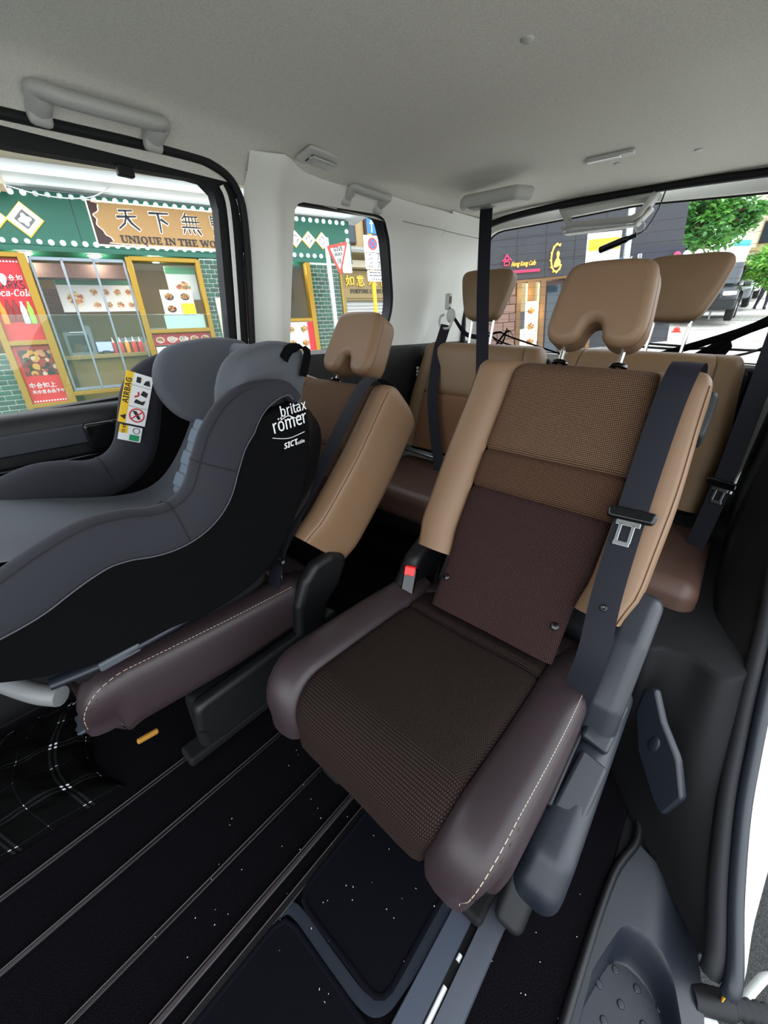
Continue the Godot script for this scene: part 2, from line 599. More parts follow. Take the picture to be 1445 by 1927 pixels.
func build_shell() -> void:
	# floor pan and carpet
	var g := G.new()
	g.rbox(V(-0.61, -0.05, -0.55), V(1.41, 0.10, 3.5), 0.01)
	var fl := setting("floor", g, M.carpet, "black carpet on the floor of the van")
	g = G.new()
	g.rbox(V(0.15, -0.06, -1.45), V(0.24, 0.10, 1.62), 0.005)
	part("sill_floor", g, M.black_soft, fl)
	# lint trodden into the pile
	g = G.new()
	for i in 130:
		var c := V(rng.randf_range(-0.6, 0.08), 0.0085, rng.randf_range(-0.62, 0.05))
		if c.x < -0.05 and c.x > -0.13: continue
		if c.x > -0.05: c.y = 0.0012
		g.rbox(c, V(rng.randf_range(0.0008, 0.003), 0.0006, rng.randf_range(0.0008, 0.002)), 0.0002, Basis(V(0, 1, 0), rng.randf() * 3.0), 1)
	tag(part("lint", g, M.cream_lint, fl), "", "", "", "stuff")
	# carpet strip showing between the mats
	g = G.new()
	g.ribbon(spline([V(-0.372, 0.005, -0.128), V(-0.352, 0.005, -0.142), V(-0.25, 0.005, -0.143), V(-0.175, 0.005, -0.145), V(-0.148, 0.005, -0.158), V(-0.138, 0.005, -0.19), V(-0.134, 0.005, -0.26), V(-0.132, 0.005, -0.45)], 6), V(0, 0, 1), 0.001, 0.001)
	g = G.new()
	var cs := spline([V(-0.372, 0.003, -0.120), V(-0.352, 0.003, -0.142), V(-0.25, 0.003, -0.144), V(-0.175, 0.003, -0.147), V(-0.147, 0.003, -0.163), V(-0.138, 0.003, -0.20), V(-0.134, 0.003, -0.26), V(-0.132, 0.003, -0.45)], 6)
	var ac := []
	for i in cs.size():
		var d := (cs[mini(i + 1, cs.size() - 1)] - cs[maxi(i - 1, 0)]).normalized()
		ac.append(d.cross(V(0, 1, 0)))
	g.ribbon(cs, ac, 0.020, 0.006)
	part("carpet_strip", g, M.mat_edge, fl)
	# raised rear floor under the third row
	g = G.new()
	g.rbox(V(-0.60, 0.05, -1.75), V(1.40, 0.10, 1.1), 0.03)
	part("rear_step", g, M.carpet, fl)
	# sliding rails of the seats, recessed strips with bright lips
	for x in [-0.80, -0.672, -0.517, -0.412, -0.372]:
		g = G.new()
		var wide := 0.016 if x > -0.5 else 0.010
		g.rbox(V(x, 0.003, -0.2), V(wide, 0.008, 2.1), 0.002)
		var rl := part("seat_rail", g, M.rail_dark, fl)
		g = G.new()
		g.rbox(V(x - wide * 0.3, 0.008, -0.2), V(0.0022, 0.003, 2.1), 0.001)
		part("rail_lip", g, M.rail_lip, rl)
		if x == -0.412:
			g = G.new()
			g.rbox(V(x + 0.003, 0.0075, -0.2), V(0.008, 0.002, 2.1), 0.0008)
			part("rail_lip", g, M.rail_lip, rl)
	# ceiling: the lining below, the roof skin above
	g = G.new()
	var rows := []
	for i in 61:
		var row := PackedVector3Array()
		var z := 1.1 - 3.20 * i / 60.0
		# the lining comes down at the far side and meets the window frames
		for e in [Vector2(-1.225, 1.362), Vector2(-1.222, 1.380), Vector2(-1.213, 1.398), Vector2(-1.19, 1.414)]:
			row.append(V(e.x, minf(e.y, ceiling_y(e.x, z)), z))
		for j in 38:
			var x := -1.15 + 1.405 * j / 37.0
			row.append(V(x, ceiling_y(x, z) - 0.012 * exp(-(x + 1.15) / 0.05), z))
		rows.append(row)
	g.grid(rows, false, true)
	var top := []
	for r in rows:
		var q := PackedVector3Array()
		for p in r: q.append(V(p.x - 0.04 * smoothstep(-1.0, -1.2, p.x), p.y + 0.045, p.z))
		top.append(q)
	g.grid(top, false, false)
	for e in [[rows[0], top[0], true], [rows[60], top[60], false]]:
		g.grid([e[0], e[1]], false, e[2])
	var cl := setting("ceiling", g, M.liner, "pale grey fabric headlining of the van")
	for e in [[-0.485, -0.655], [-0.465, -0.925], [-0.52, -1.78], [-0.30, -1.80]]:
		g = G.new()
		var y := ceiling_y(e[0], e[1])
		g.lathe(PackedVector2Array([Vector2(0, -0.003), Vector2(0.008, -0.0028), Vector2(0.0125, 0.0), Vector2(0.013, 0.006)]), Transform3D(Basis.IDENTITY, V(e[0], y, e[1])), 20)
		part("trim_clip", g, M.grey_part, cl)

	# the far side, above the belt line: light covers round the quarter window
	var lean := func(q: Vector2) -> Vector3:
		var x := wall_x(q.y)
		x += 0.045 * exp(-pow((q.x + 0.885) / 0.05, 2.0))         # the post between the windows stands proud
		x += 0.02 * smoothstep(-1.5, -1.75, q.x)
		x += 0.05 * smoothstep(1.33, 1.43, q.y)
		return V(x, q.y, q.x)
	var hole := rounded([Vector2(-0.945, 0.905), Vector2(-0.988, 1.357), Vector2(-1.44, 1.378), Vector2(-1.535, 1.05), Vector2(-1.45, 0.905)], [0.02, 0.03, 0.12, 0.3, 0.06], 6)
	var outer := PackedVector2Array([Vector2(-0.80, 0.86), Vector2(-0.80, 1.43), Vector2(-1.80, 1.43), Vector2(-1.80, 0.86)])
	g = G.new()
	g.grid(side_ring(hole, outer, 96, 14, lean), true, false)
	# the edge of the opening, going outwards
	var rim := []
	for k in 3:
		var row := PackedVector3Array()
		for p in resample(hole, 96):
			row.append(lean.call(p) + V(-0.03 * k, 0, 0))
		rim.append(row)
	var wl := setting("wall_left", g, M.pillar, "pale grey plastic covers round the quarter window")
	# joint where the lining meets the covers, and the post's front edge
	g = G.new()
	g.tube(spline([V(-1.215, 1.398, -0.81), V(-1.195, 1.392, -0.88), V(-1.225, 1.378, -0.955), V(-1.225, 1.385, -1.0)], 5), 0.0018, 6)
	part("cover_joint", g, M.grey_dark, wl)
	# rear corner post, bending round to the tailgate
	g = G.new()
	rows = []
	for i in 13:
		var row := PackedVector3Array()
		var y := 0.80 + 0.64 * i / 12.0
		for j in 15:
			var t := j / 14.0
			var z := -1.78 - 0.34 * t
			var x := wall_x(y) + 0.02 + 0.05 * smoothstep(1.33, 1.43, y) + 0.03 * t * t
			row.append(V(x, y, z))
		rows.append(row)
	g.grid(rows, false, true)
	part("corner_post", g, M.pillar, wl)
	g = G.new()
	rows = []
	for k in 2:
		var row := PackedVector3Array()
		for j in 30:
			var z := -1.5 - 0.6 * j / 29.0
			var x := wall_x(1.372) + 0.02 * smoothstep(-1.5, -1.75, z) + 0.022 + 0.004 + (0.03 * pow(clampf((-1.78 - z) / 0.34, 0, 1), 2))
			row.append(V(x, 1.3705 + 0.003 * k, z))
		rows.append(row)
	g.grid(rows, false, true)
	part("cover_joint", g, M.grey_dark, wl)
	# quarter window: gasket and pane
	g = G.new()
	var hp := resample(hole, 96)
	var ring := PackedVector3Array()
	for p in hp: ring.append(lean.call(p) + V(-0.012, 0, 0))
	ring.append(ring[0])
	g.tube(ring, 0.0055, 6, false)
	g.grid(rim, true, true)
	var w2 := setting("window_2", g, M.rubber, "quarter window beside the third row")
	g = G.new()
	var pp := PackedVector2Array()
	for p in hole: pp.append(p)
	g.poly(pp, Transform3D(Basis(V(0, 0, 1), V(0.13, 1, 0), V(1, 0, 0)), V(wall_x(0.8) - 0.8 * 0.13 - 0.03, 0, 0)))
	part("pane", g, M.pane_clear, w2)

	# lower side trim beside the third row, black
	g = G.new()
	rows = []
	for i in 9:
		var row := PackedVector3Array()
		var t := i / 8.0
		var y := 0.90 * t
		for j in 30:
			var s := j / 29.0
			var z := -0.78 - 1.45 * s
			var x := -1.30 + 0.03 * smoothstep(0.6, 0.9, y) + 0.02 * smoothstep(-1.5, -1.75, z) + 0.03 * pow(clampf((-1.78 - z) / 0.34, 0, 1), 2) + 0.03 * sin(t * PI)
			row.append(V(x, y, z))
		rows.append(row)
	g.grid(rows, false, true)
	# its ledge under the window
	var ledge := []
	ledge.append(rows[8])
	var back := PackedVector3Array()
	for p in rows[8]: back.append(p + V(-0.03, 0.012, 0))
	ledge.append(back)
	g.grid(ledge, false, true)
	var lt := part("lower_trim", g, M.black, wl)
	lt.set_meta("label", "black plastic side trim beside the third row")
	# print on the trim by the third row
	g = G.new()
	var gx := -1.234
	for k in 3:
		g.rbox(V(gx, 0.803 - 0.016 * k, -1.675), V(0.001, 0.010, 0.020 - 0.003 * (k % 2)), 0.0004)
	part("warning_print", g, M.print_white, lt)

	# sliding door of the far side: frame, dropped pane, trim
	var dh := rounded([Vector2(0.9, 0.80), Vector2(0.9, 1.318), Vector2(-0.30, 1.335), Vector2(-0.725, 1.357), Vector2(-0.718, 0.845), Vector2(-0.1, 0.815)], [0.02, 0.02, 0.6, 0.055, 0.03, 0.4], 6)
	var door_out := PackedVector2Array([Vector2(1.15, 0.70), Vector2(1.15, 1.375), Vector2(-0.2, 1.375), Vector2(-0.62, 1.39), Vector2(-0.735, 1.385), Vector2(-0.785, 1.345), Vector2(-0.795, 1.25), Vector2(-0.785, 0.82), Vector2(-0.6, 0.76), Vector2(0, 0.72)])
	var flat := func(q: Vector2) -> Vector3:
		return V(wall_x(q.y) - 0.005, q.y, q.x)
	g = G.new()
	g.grid(side_ring(dh, door_out, 120, 4, flat), true, false)
	rim = []
	for k in 2:
		var row := PackedVector3Array()
		for p in resample(dh, 120): row.append(flat.call(p) + V(-0.035 * k, 0, 0))
		rim.append(row)
	g.grid(rim, true, true)
	var w1 := setting("window_1", g, M.rubber, "black framed window of the far sliding door, pane half lowered")
	# inner seal round the door opening and the white flange behind it
	g = G.new()
	var edge := PackedVector3Array()
	for p in spline2([Vector2(1.1, 1.372), Vector2(0.3, 1.374), Vector2(-0.2, 1.378), Vector2(-0.60, 1.394), Vector2(-0.715, 1.388), Vector2(-0.778, 1.35), Vector2(-0.798, 1.26), Vector2(-0.795, 1.0), Vector2(-0.788, 0.80)], 6):
		edge.append(V(wall_x(p.y) + 0.008, p.y, p.x))
	g.tube(edge, 0.011, 8)
	part("door_seal", g, M.rubber, w1)
	g = G.new()
	edge = PackedVector3Array()
	for p in spline2([Vector2(-0.735, 1.352), Vector2(-0.752, 1.30), Vector2(-0.752, 1.1), Vector2(-0.745, 0.84)], 6):
		edge.append(V(wall_x(p.y) + 0.004, p.y, p.x))
	g.ribbon(edge, V(0, 0, 1), 0.012, 0.004)
	part("body_flange", g, M.white_paint, w1)
	g = G.new()
	g.rbox(V(wall_x(1.33) + 0.006, 1.335, -0.492), V(0.02, 0.022, 0.036), 0.004)
	part("blind_hook", g, M.black, w1)
	# the pane, its upper edge at half height
	g = G.new()
	g.rbox(V(wall_x(0.93) - 0.03, 0.915, 0.10), V(0.004, 0.235, 1.72), 0.001, Basis(V(0, 0, 1), -0.13) * Basis(V(1, 0, 0), 0.008))
	part("pane", g, M.pane, w1)
	# door trim below the window
	g = G.new()
	var prof := [Vector2(-0.018, 0.815), Vector2(0.012, 0.812), Vector2(0.028, 0.795), Vector2(0.034, 0.765), Vector2(0.03, 0.735), Vector2(0.012, 0.722), Vector2(0.012, 0.40), Vector2(0.02, 0.0)]
	rows = []
	var sp := spline2(prof, 4)
	for q in sp:
		var row := PackedVector3Array()
		for j in 12:
			var z := 1.1 - 1.9 * j / 11.0
			row.append(V(-1.30 + q.x, q.y + 0.012 * (1.0 - j / 11.0) - 0.012 + 0.02 * j / 11.0, z))
		rows.append(row)
	g.grid(rows, false, false)
	var d1 := setting("door_1", g, M.black, "black inner trim of the far sliding door")
	# a ribbed satin strip on top, a tan arm panel, and the blind's catch
	g = G.new()
	g.rbox(V(-1.262, 0.755, 0.12), V(0.012, 0.05, 1.6), 0.005)
	part("satin_strip", g, M.slate, d1)
	g = G.new()
	g.rbox(V(-1.275, 0.69, 0.1), V(0.02, 0.024, 1.6), 0.008)
	part("satin_strip", g, M.gloss_black, d1)
	g = G.new()
	g.rbox(V(-1.282, 0.62, -0.28), V(0.02, 0.11, 0.34), 0.03, Basis(V(1, 0, 0), 0.1))
	part("arm_panel", g, M.hide_rear_dark, d1)
	g = G.new()
	g.prism(rounded([Vector2(-0.032, -0.04), Vector2(0.032, -0.04), Vector2(0.036, 0.03), Vector2(-0.036, 0.03)], 0.012), 0.022, Transform3D(Basis(V(0, 0, -1), V(0, 1, 0), V(1, 0, 0)), V(-1.262, 0.752, -0.285)), 0.006)
	part("blind_catch", g, M.gloss_black, d1)

	# tailgate: light frame round the rear window
	var rear := func(q: Vector2) -> Vector3:
		return V(q.x, q.y, -2.205 + 0.09 * (q.y - 0.9) - 0.05 * pow((q.x + 0.52) / 0.66, 2.0) * -1.0)
	var rh := rounded([Vector2(-1.19, 0.86), Vector2(0.12, 0.86), Vector2(0.09, 1.405), Vector2(-0.52, 1.44), Vector2(-1.175, 1.405)], [0.06, 0.06, 0.10, 1.5, 0.10], 8)
	g = G.new()
	var ro := PackedVector2Array([Vector2(-1.32, 0.30), Vector2(0.26, 0.30), Vector2(0.26, 1.52), Vector2(-1.32, 1.52)])
	var rr := side_ring(rh, ro, 140, 5, rear)
	g.grid(rr, true, true)
	rim = []
	for k in 3:
		var row := PackedVector3Array()
		for p in resample(rh, 140): row.append(rear.call(p) + V(0, 0, -0.02 * k))
		rim.append(row)
	g.grid(rim, true, false)
	var wr := setting("wall_rear", g, M.pillar, "pale grey trim of the tailgate")
	# the dark gap between headlining and tailgate
	g = G.new()
	var gap := PackedVector3Array()
	for p in spline2([Vector2(-1.235, 0.90), Vector2(-1.235, 1.2), Vector2(-1.21, 1.34), Vector2(-1.13, 1.42), Vector2(-0.9, 1.455), Vector2(-0.52, 1.468), Vector2(-0.1, 1.455), Vector2(0.10, 1.43)], 8):
		gap.append(rear.call(p) + V(0, 0, 0.055))
	g.tube(gap, 0.014, 8, true)
	part("tailgate_seal", g, M.rubber, wr)
	g = G.new()
	ring = PackedVector3Array()
	for p in resample(rh, 140): ring.append(rear.call(p) + V(0, 0, -0.03))
	ring.append(ring[0])
	g.tube(ring, 0.006, 6, false)
	var w3 := setting("window_3", g, M.rubber, "rear window in the tailgate with heating wires")
	g = G.new()
	rows = []
	for i in 9:
		var row := PackedVector3Array()
		for j in 25:
			row.append(rear.call(Vector2(-1.20 + 1.34 * j / 24.0, 0.85 + 0.60 * i / 8.0)) + V(0, 0, -0.04))
		rows.append(row)
	g.grid(rows, false, false)
	part("pane", g, M.pane_clear, w3)
	for i in 14:
		g = G.new()
		var wire := PackedVector3Array()
		for j in 12:
			wire.append(rear.call(Vector2(-1.10 + 1.16 * j / 11.0, 0.91 + 0.036 * i)) + V(0, 0, -0.037))
		g.tube(wire, 0.00045, 4, false)
		part("heating_wire", g, M.seam, w3)
	# boss of the tailgate wiper / lamp housing in the upper edge
	var hs := rounded([Vector2(-0.825, 1.455), Vector2(-0.785, 1.40), Vector2(-0.765, 1.378), Vector2(-0.515, 1.372), Vector2(-0.487, 1.385), Vector2(-0.435, 1.462)], [0.01, 0.02, 0.02, 0.02, 0.02, 0.01], 4)
	g = G.new()
	g.puff(hs, 0.075, 0.018, 4, Transform3D(Basis.IDENTITY, V(0, 0, -2.165)))
	part("lamp_housing", g, M.grey_part, wr)
	g = G.new()
	g.puff(rounded([Vector2(-0.81, 1.385), Vector2(-0.785, 1.345), Vector2(-0.50, 1.348), Vector2(-0.455, 1.40), Vector2(-0.47, 1.41), Vector2(-0.52, 1.372), Vector2(-0.77, 1.372)], 0.008, 3), 0.06, 0.006, 3, Transform3D(Basis.IDENTITY, V(0, 0.012, -2.17)))
	part("housing_lip", g, M.grey_part, wr)

	# near side: the trim behind the open sliding door
	var sl := [V(0.257, 0.02, -0.560), V(0.254, 0.048, -0.58), V(0.239, 0.09, -0.68), V(0.224, 0.158, -0.80), V(0.218, 0.224, -0.90), V(0.209, 0.317, -1.0), V(0.205, 0.403, -1.12), V(0.175, 0.62, -1.25), V(0.15, 0.98, -1.30)]
	var seal_at := func(y: float) -> Vector3:
		for i in sl.size() - 1:
			if y <= sl[i + 1].y:
				return sl[i].lerp(sl[i + 1], clampf((y - sl[i].y) / (sl[i + 1].y - sl[i].y), 0, 1))
		return sl[sl.size() - 1]
	g = G.new()
	rows = []
	for i in 14:
		var t := i / 13.0
		var y := 0.315 * t
		var q: Vector3 = seal_at.call(y)
		rows.append(spline([V(-0.14, y, -1.04), V(0.0, y, -0.885 - 0.06 * t), V(0.05, y, -0.82 - 0.14 * t), V(0.105, y, -0.745 - 0.22 * t), V(lerpf(0.155, q.x - 0.035, 0.3), y, lerpf(-0.70 - 0.2 * t, q.z - 0.03, 0.3)), q], 6))
	g.grid(rows, false, true)
	# ledge on top of it
	var last: PackedVector3Array = rows[13]
	var lip := PackedVector3Array()
	var far := PackedVector3Array()
	for p in last:
		lip.append(p + V(0, 0.012, -0.012))
		far.append(V(p.x, 0.33, -2.2))
	g.grid([last, lip, far], false, true)
	var wrt := setting("wall_right", g, M.black_soft, "black trim behind the open sliding door, over the wheel arch")
	g = G.new()
	rows = []
	for i in 12:
		var y := 0.325 + 0.66 * i / 11.0
		var q: Vector3 = seal_at.call(y)
		rows.append(spline([V(0.115, y, -2.2), V(0.12, y, -1.75), V(0.118, y, minf(q.z - 0.25, -1.2)), V(lerpf(0.118, q.x, 0.4), y, q.z - 0.10), V(q.x, y, q.z)], 6))
	g.grid(rows, false, true)
	part("upper_trim", g, M.black_soft, wrt)
	# pull-out flap on the front of that trim
	g = G.new()
	var fo := rounded([Vector2(-0.095, 0.115), Vector2(-0.085, 0.055), Vector2(-0.04, -0.015), Vector2(0.030, -0.075), Vector2(0.058, -0.085), Vector2(0.066, -0.015), Vector2(0.025, 0.045), Vector2(-0.03, 0.085), Vector2(-0.075, 0.135)], [0.01, 0.04, 0.04, 0.02, 0.015, 0.02, 0.06, 0.05, 0.01], 4)
	if Geometry2D.is_polygon_clockwise(fo): fo.reverse()
	var fb := Basis(V(0.86, 0, 0.51).normalized(), V(0, 0.95, -0.30).normalized(), V(0, 0, 0))
	fb.z = fb.x.cross(fb.y).normalized()
	fb.y = fb.z.cross(fb.x).normalized()
	g.puff(fo, 0.020, 0.006, 3, Transform3D(fb, V(0.112, 0.165, -0.79)))
	var fp := part("jack_flap", g, M.slate, wrt)
	g = G.new()
	g.ball(V(0.112, 0.165, -0.79) + fb * V(-0.022, 0.030, 0.020), V(0.011, 0.020, 0.004), 8, fb)
	part("finger_hole", g, M.slate, fp)
	# door seal, its second lip and the white body flange
	g = G.new()
	g.tube(spline(sl, 6), 0.016, 8)
	part("door_seal", g, M.rubber, wrt)
	var s2 := []
	for e in sl: s2.append(e + V(0.026, 0.0, 0.012))
	g = G.new()
	g.tube(spline(s2, 6), 0.013, 8)
	part("door_seal", g, M.slate, wrt)
	# white bodywork beyond the seal
	g = G.new()
	var ra := PackedVector3Array()
	var rb := PackedVector3Array()
	var rc := PackedVector3Array()
	var rd := PackedVector3Array()
	var s3 := spline(s2, 6)
	for i in s3.size():
		var t := float(i) / (s3.size() - 1)
		var low := V(0.290, -0.05, -0.60).lerp(V(0.38, -0.11, -1.02), minf(t * 2.0, 1.0)).lerp(V(0.56, -0.12, -1.7), maxf(0.0, t * 2.0 - 1.0))
		ra.append(s3[i] + V(0.008, -0.004, 0.0))
		rb.append(s3[i].lerp(low, 0.35) + V(0.03 * t + 0.012, 0, 0.01))
		rc.append(s3[i].lerp(low, 0.8) + V(0.025 * t + 0.012, 0, 0.01))
		rd.append(low)
	g.grid([ra, rb, rc, rd], false, false)
	var bw := part("body_side", g, M.white_paint, wrt)
	bw.set_meta("label", "white bodywork of the van outside the door seal")
	g = G.new()
	g.ribbon(spline([V(0.288, 0.04, -0.585), V(0.289, 0.0, -0.572), V(0.290, -0.04, -0.565)], 5), V(0, 0.3, 1), 0.007, 0.003)
	part("tape", g, M.yellow_tape, wrt)
	g = G.new()
	g.rbox(V(0.285, -0.105, -0.42), V(0.045, 0.05, 0.28), 0.015, Basis.IDENTITY, 3)
	part("sill_flange", g, M.white_paint, wrt)
	# quarter window and post of the near side, outside the frame but letting daylight in
	g = G.new()
	g.rbox(V(0.17, 1.17, -0.98), V(0.06, 0.56, 0.14), 0.02, Basis(V(1, 0, 0), 0.0))
	g.rbox(V(0.17, 1.17, -2.05), V(0.06, 0.56, 0.3), 0.02)
	g.rbox(V(0.17, 0.91, -1.5), V(0.06, 0.06, 1.2), 0.02)
	g.rbox(V(0.19, 1.40, -0.6), V(0.10, 0.09, 3.2), 0.02)
	part("upper_post", g, M.pillar, wrt)

	# the sill: scuff plate, step well with its dimples
	g = G.new()
	rows = []
	var stp := [Vector2(0.085, 0.004), Vector2(0.098, 0.010), Vector2(0.112, 0.006), Vector2(0.122, -0.004)]
	g.tube(spline([V(0.088, 0.004, -0.10), V(0.088, 0.004, -0.38), V(0.098, 0.004, -0.60), V(0.122, 0.004, -0.71), V(0.098, 0.004, -0.80), V(0.062, 0.004, -0.92)], 6), 0.008, 8)
	var t1 := setting("trim_1", g, M.black, "rubber edging between the carpet and the door step")
	# the plate round the well
	var well := rounded([Vector2(0.105, 0.30), Vector2(0.105, -0.44), Vector2(0.135, -0.555), Vector2(0.21, -0.545), Vector2(0.245, -0.47), Vector2(0.262, -0.34), Vector2(0.268, 0.30)], [0, 0.03, 0.08, 0.06, 0.06, 0.1, 0], 6)
	var plate := PackedVector2Array([Vector2(0.094, 0.30), Vector2(0.094, -0.60), Vector2(0.118, -0.70), Vector2(0.17, -0.685), Vector2(0.252, -0.61), Vector2(0.268, -0.545), Vector2(0.285, -0.45), Vector2(0.30, 0.30)])
	g = G.new()
	var down := func(q: Vector2) -> Vector3:
		return V(q.x, 0.004 - 0.06 * smoothstep(0.17, 0.30, q.x), q.y)
	g.grid(side_ring(well, plate, 100, 4, down), true, false)
	var floor_well := func(q: Vector2) -> Vector3:
		return V(q.x, -0.078, q.y)
	var wrows := []
	var ctr := Vector2(0.2, -0.1)
	for k in 6:
		var row := PackedVector3Array()
		for p in resample(well, 100):
			var t := k / 5.0
			var q := p.lerp(p + (ctr - p).normalized() * 0.035, t)
			var y0: float = down.call(p).y
			row.append(V(q.x, lerpf(y0, -0.078, smoothstep(0.0, 0.9, t)), q.y))
		wrows.append(row)
	g.grid(wrows, true, true)
	var t2 := setting("trim_2", g, M.slate, "dark blue-grey plastic step well in the door sill")
	g = G.new()
	g.rbox(V(0.185, -0.087, -0.12), V(0.19, 0.02, 0.90), 0.004)
	part("tread", g, M.slate, t2)
	for i in 7:
		for j in 4:
			var c := V(0.128 + 0.036 * j + (0.018 if i % 2 else 0.0), -0.0765, -0.30 - 0.04 * i)
			if c.z < -0.52 or c.x > 0.27: continue
			g = G.new()
			g.lathe(PackedVector2Array([Vector2(0.0065, 0.0), Vector2(0.006, 0.0016), Vector2(0.0045, 0.002), Vector2(0, 0.002)]), Transform3D(Basis.IDENTITY, c), 12)
			part("dimple", g, M.slate, t2)

func build_cabin_fittings() -> void:
	# aluminium cover strip of the right-hand seat rail
	var o := thing("rail_cover", "blue-grey metal rail channel in front of the seat with the brown cushion", "rail", Transform3D(Basis.IDENTITY, V(-0.08, 0, -0.2)))
	var g := G.new()
	g.prism(PackedVector2Array([Vector2(-0.045, 0), Vector2(-0.006, 0), Vector2(-0.006, 0.012), Vector2(-0.042, 0.012)]), 1.5, Transform3D(Basis.IDENTITY, V(0, 0, -0.75)))
	part("channel_side", g, M.rail_cover, o)
	g = G.new()
	g.prism(PackedVector2Array([Vector2(0.008, 0), Vector2(0.046, 0), Vector2(0.044, 0.014), Vector2(0.008, 0.014)]), 1.5, Transform3D(Basis.IDENTITY, V(0, 0, -0.75)))
	part("channel_side", g, M.rail_metal, o)
	g = G.new()
	g.rbox(V(0.001, 0.002, 0), V(0.016, 0.004, 1.5), 0.001)
	part("slot", g, M.rail_dark, o)
	g = G.new()
	g.tube(PackedVector3Array([V(0.001, 0.006, 0.02), V(0.001, 0.006, -0.05)]), 0.0045, 10)
	g.tube(PackedVector3Array([V(0.001, 0.006, -0.09), V(0.001, 0.006, -0.10)]), 0.004, 10)
	part("slider_rod", g, M.print_white, o)
	# floor mats with their light blue-grey binding
	for e in [[rounded([Vector2(-0.362, 0.75), Vector2(-0.362, -0.128), Vector2(-0.17, -0.130), Vector2(-0.128, -0.130), Vector2(-0.135, 0.75)], [0, 0.03, 0, 0.03, 0], 5), "small black floor mat with blue-grey binding before the brown seat"], [rounded([Vector2(-0.362, -0.158), Vector2(-0.362, -0.62), Vector2(-0.147, -0.62), Vector2(-0.147, -0.162)], 0.03, 5), "black floor mat reaching under the brown-cushioned seat"]]:
		var m := thing("floor_mat", e[1], "mat")
		var pts: PackedVector2Array = e[0]
		var q := PackedVector2Array()
		for p in pts: q.append(Vector2(p.x, -p.y))
		if Geometry2D.is_polygon_clockwise(q): q.reverse()
		g = G.new()
		g.prism(q, 0.006, Transform3D(Basis(V(1, 0, 0), V(0, 0, -1), V(0, 1, 0)), V(0, 0.0005, 0)))
		part("mat_cloth", g, M.mat_cloth, m)
		g = G.new()
		var ed := PackedVector3Array()
		for p in resample(q, 90): ed.append(V(p.x, 0.0055, -p.y))
		ed.append(ed[0])
		g.tube(ed, 0.0055, 6, false, 0.7)
		part("binding", g, M.mat_cloth, m)
	# grab handles
	for e in [[V(-1.195, 1.425, -0.345), V(-1.18, 1.428, -0.555), "long grey grab handle on the ceiling above the sliding door window", 1.0], [V(-1.19, 1.425, -1.185), V(-1.185, 1.425, -1.345), "short grey grab handle on the ceiling above the quarter window", 0.8]]:
		var a: Vector3 = e[0]
		var b: Vector3 = e[1]
		var mid := (a + b) / 2.0
		a -= mid
		b -= mid
		var h := thing("grab_handle", e[2], "handle", Transform3D(Basis.IDENTITY, mid))
		var k: float = e[3]
		var d := (b - a).normalized()
		var inn := V(0.055, -0.02, 0) * k
		g = G.new()
		g.tube(spline([a + V(-0.012, -0.03, 0), a + V(0.01, -0.022, 0), a + V(0.03, -0.010, 0) - d * 0.004, a + inn + d * 0.03, (a + b) / 2 + inn * 1.12, b + inn - d * 0.03, b + V(0.03, -0.010, 0) + d * 0.004, b + V(0.01, -0.022, 0), b + V(-0.012, -0.03, 0)], 6), 0.021 * k, 12, true, 0.7)
		part("grip", g, M.handle, h)
		for q in [a, b]:
			g = G.new()
			g.rbox(q + V(-0.012, -0.02, 0), V(0.026, 0.066, 0.042), 0.010, Basis(V(0, 0, 1), -0.25))
			part("mount", g, M.handle, h)
	# air outlet in the ceiling
	var vy := ceiling_y(-1.0, -0.95)
	var vt := thing("air_vent", "small rectangular air outlet with an open flap in the ceiling", "vent", Transform3D(Basis(V(0, 1, 0), 0.05) * Basis(V(0, 0, 1), 0.22), V(-1.108, ceiling_y(-1.108, -1.0) - 0.008, -1.0)))
	g = G.new()
	var fr := rect2(-0.036, -0.075, 0.036, 0.075, 0.012)
	g.puff(fr, 0.008, 0.004, 3, Transform3D(Basis(V(1, 0, 0), V(0, 0, 1), V(0, -1, 0)), V(0, 0.004, 0)))
	part("bezel", g, M.grey_part, vt)
	g = G.new()
	g.rbox(V(-0.006, -0.0045, 0.0), V(0.034, 0.004, 0.096), 0.002)
	part("throat", g, M.gloss_black, vt)
	g = G.new()
	g.rbox(V(0.004, -0.007, 0.004), V(0.022, 0.005, 0.088), 0.002, Basis(V(0, 0, 1), -0.25))
	part("flap", g, M.grey_part, vt)
	# reading lamp near the tailgate, unlit
	var rl := thing("reading_lamp", "slim clear reading lamp in the ceiling near the tailgate, switched off", "lamp", Transform3D(Basis.IDENTITY, V(-0.53, ceiling_y(-0.53, -1.7) - 0.002, -1.70)))
	g = G.new()
	g.puff(rounded([Vector2(-0.075, -0.022), Vector2(0.075, -0.022), Vector2(0.082, 0.022), Vector2(-0.06, 0.022)], 0.008), 0.009, 0.004, 3, Transform3D(Basis(V(1, 0, 0), V(0, 0, 1), V(0, -1, 0)), V(0, 0.003, 0)))
	part("lens", g, M.grey_part, rl)
	g = G.new()
	g.rbox(V(-0.01, -0.0065, 0.003), V(0.10, 0.003, 0.02), 0.001)
	part("lens_insert", g, M.chrome, rl)
	# ceiling anchor of the middle belt and the strap hanging from it
	var an := thing("belt_anchor", "grey plastic ceiling housing that the hanging black belt comes out of", "seat belt", Transform3D(Basis.IDENTITY, V(-0.925, 1.436, -1.70)))
	g = G.new()
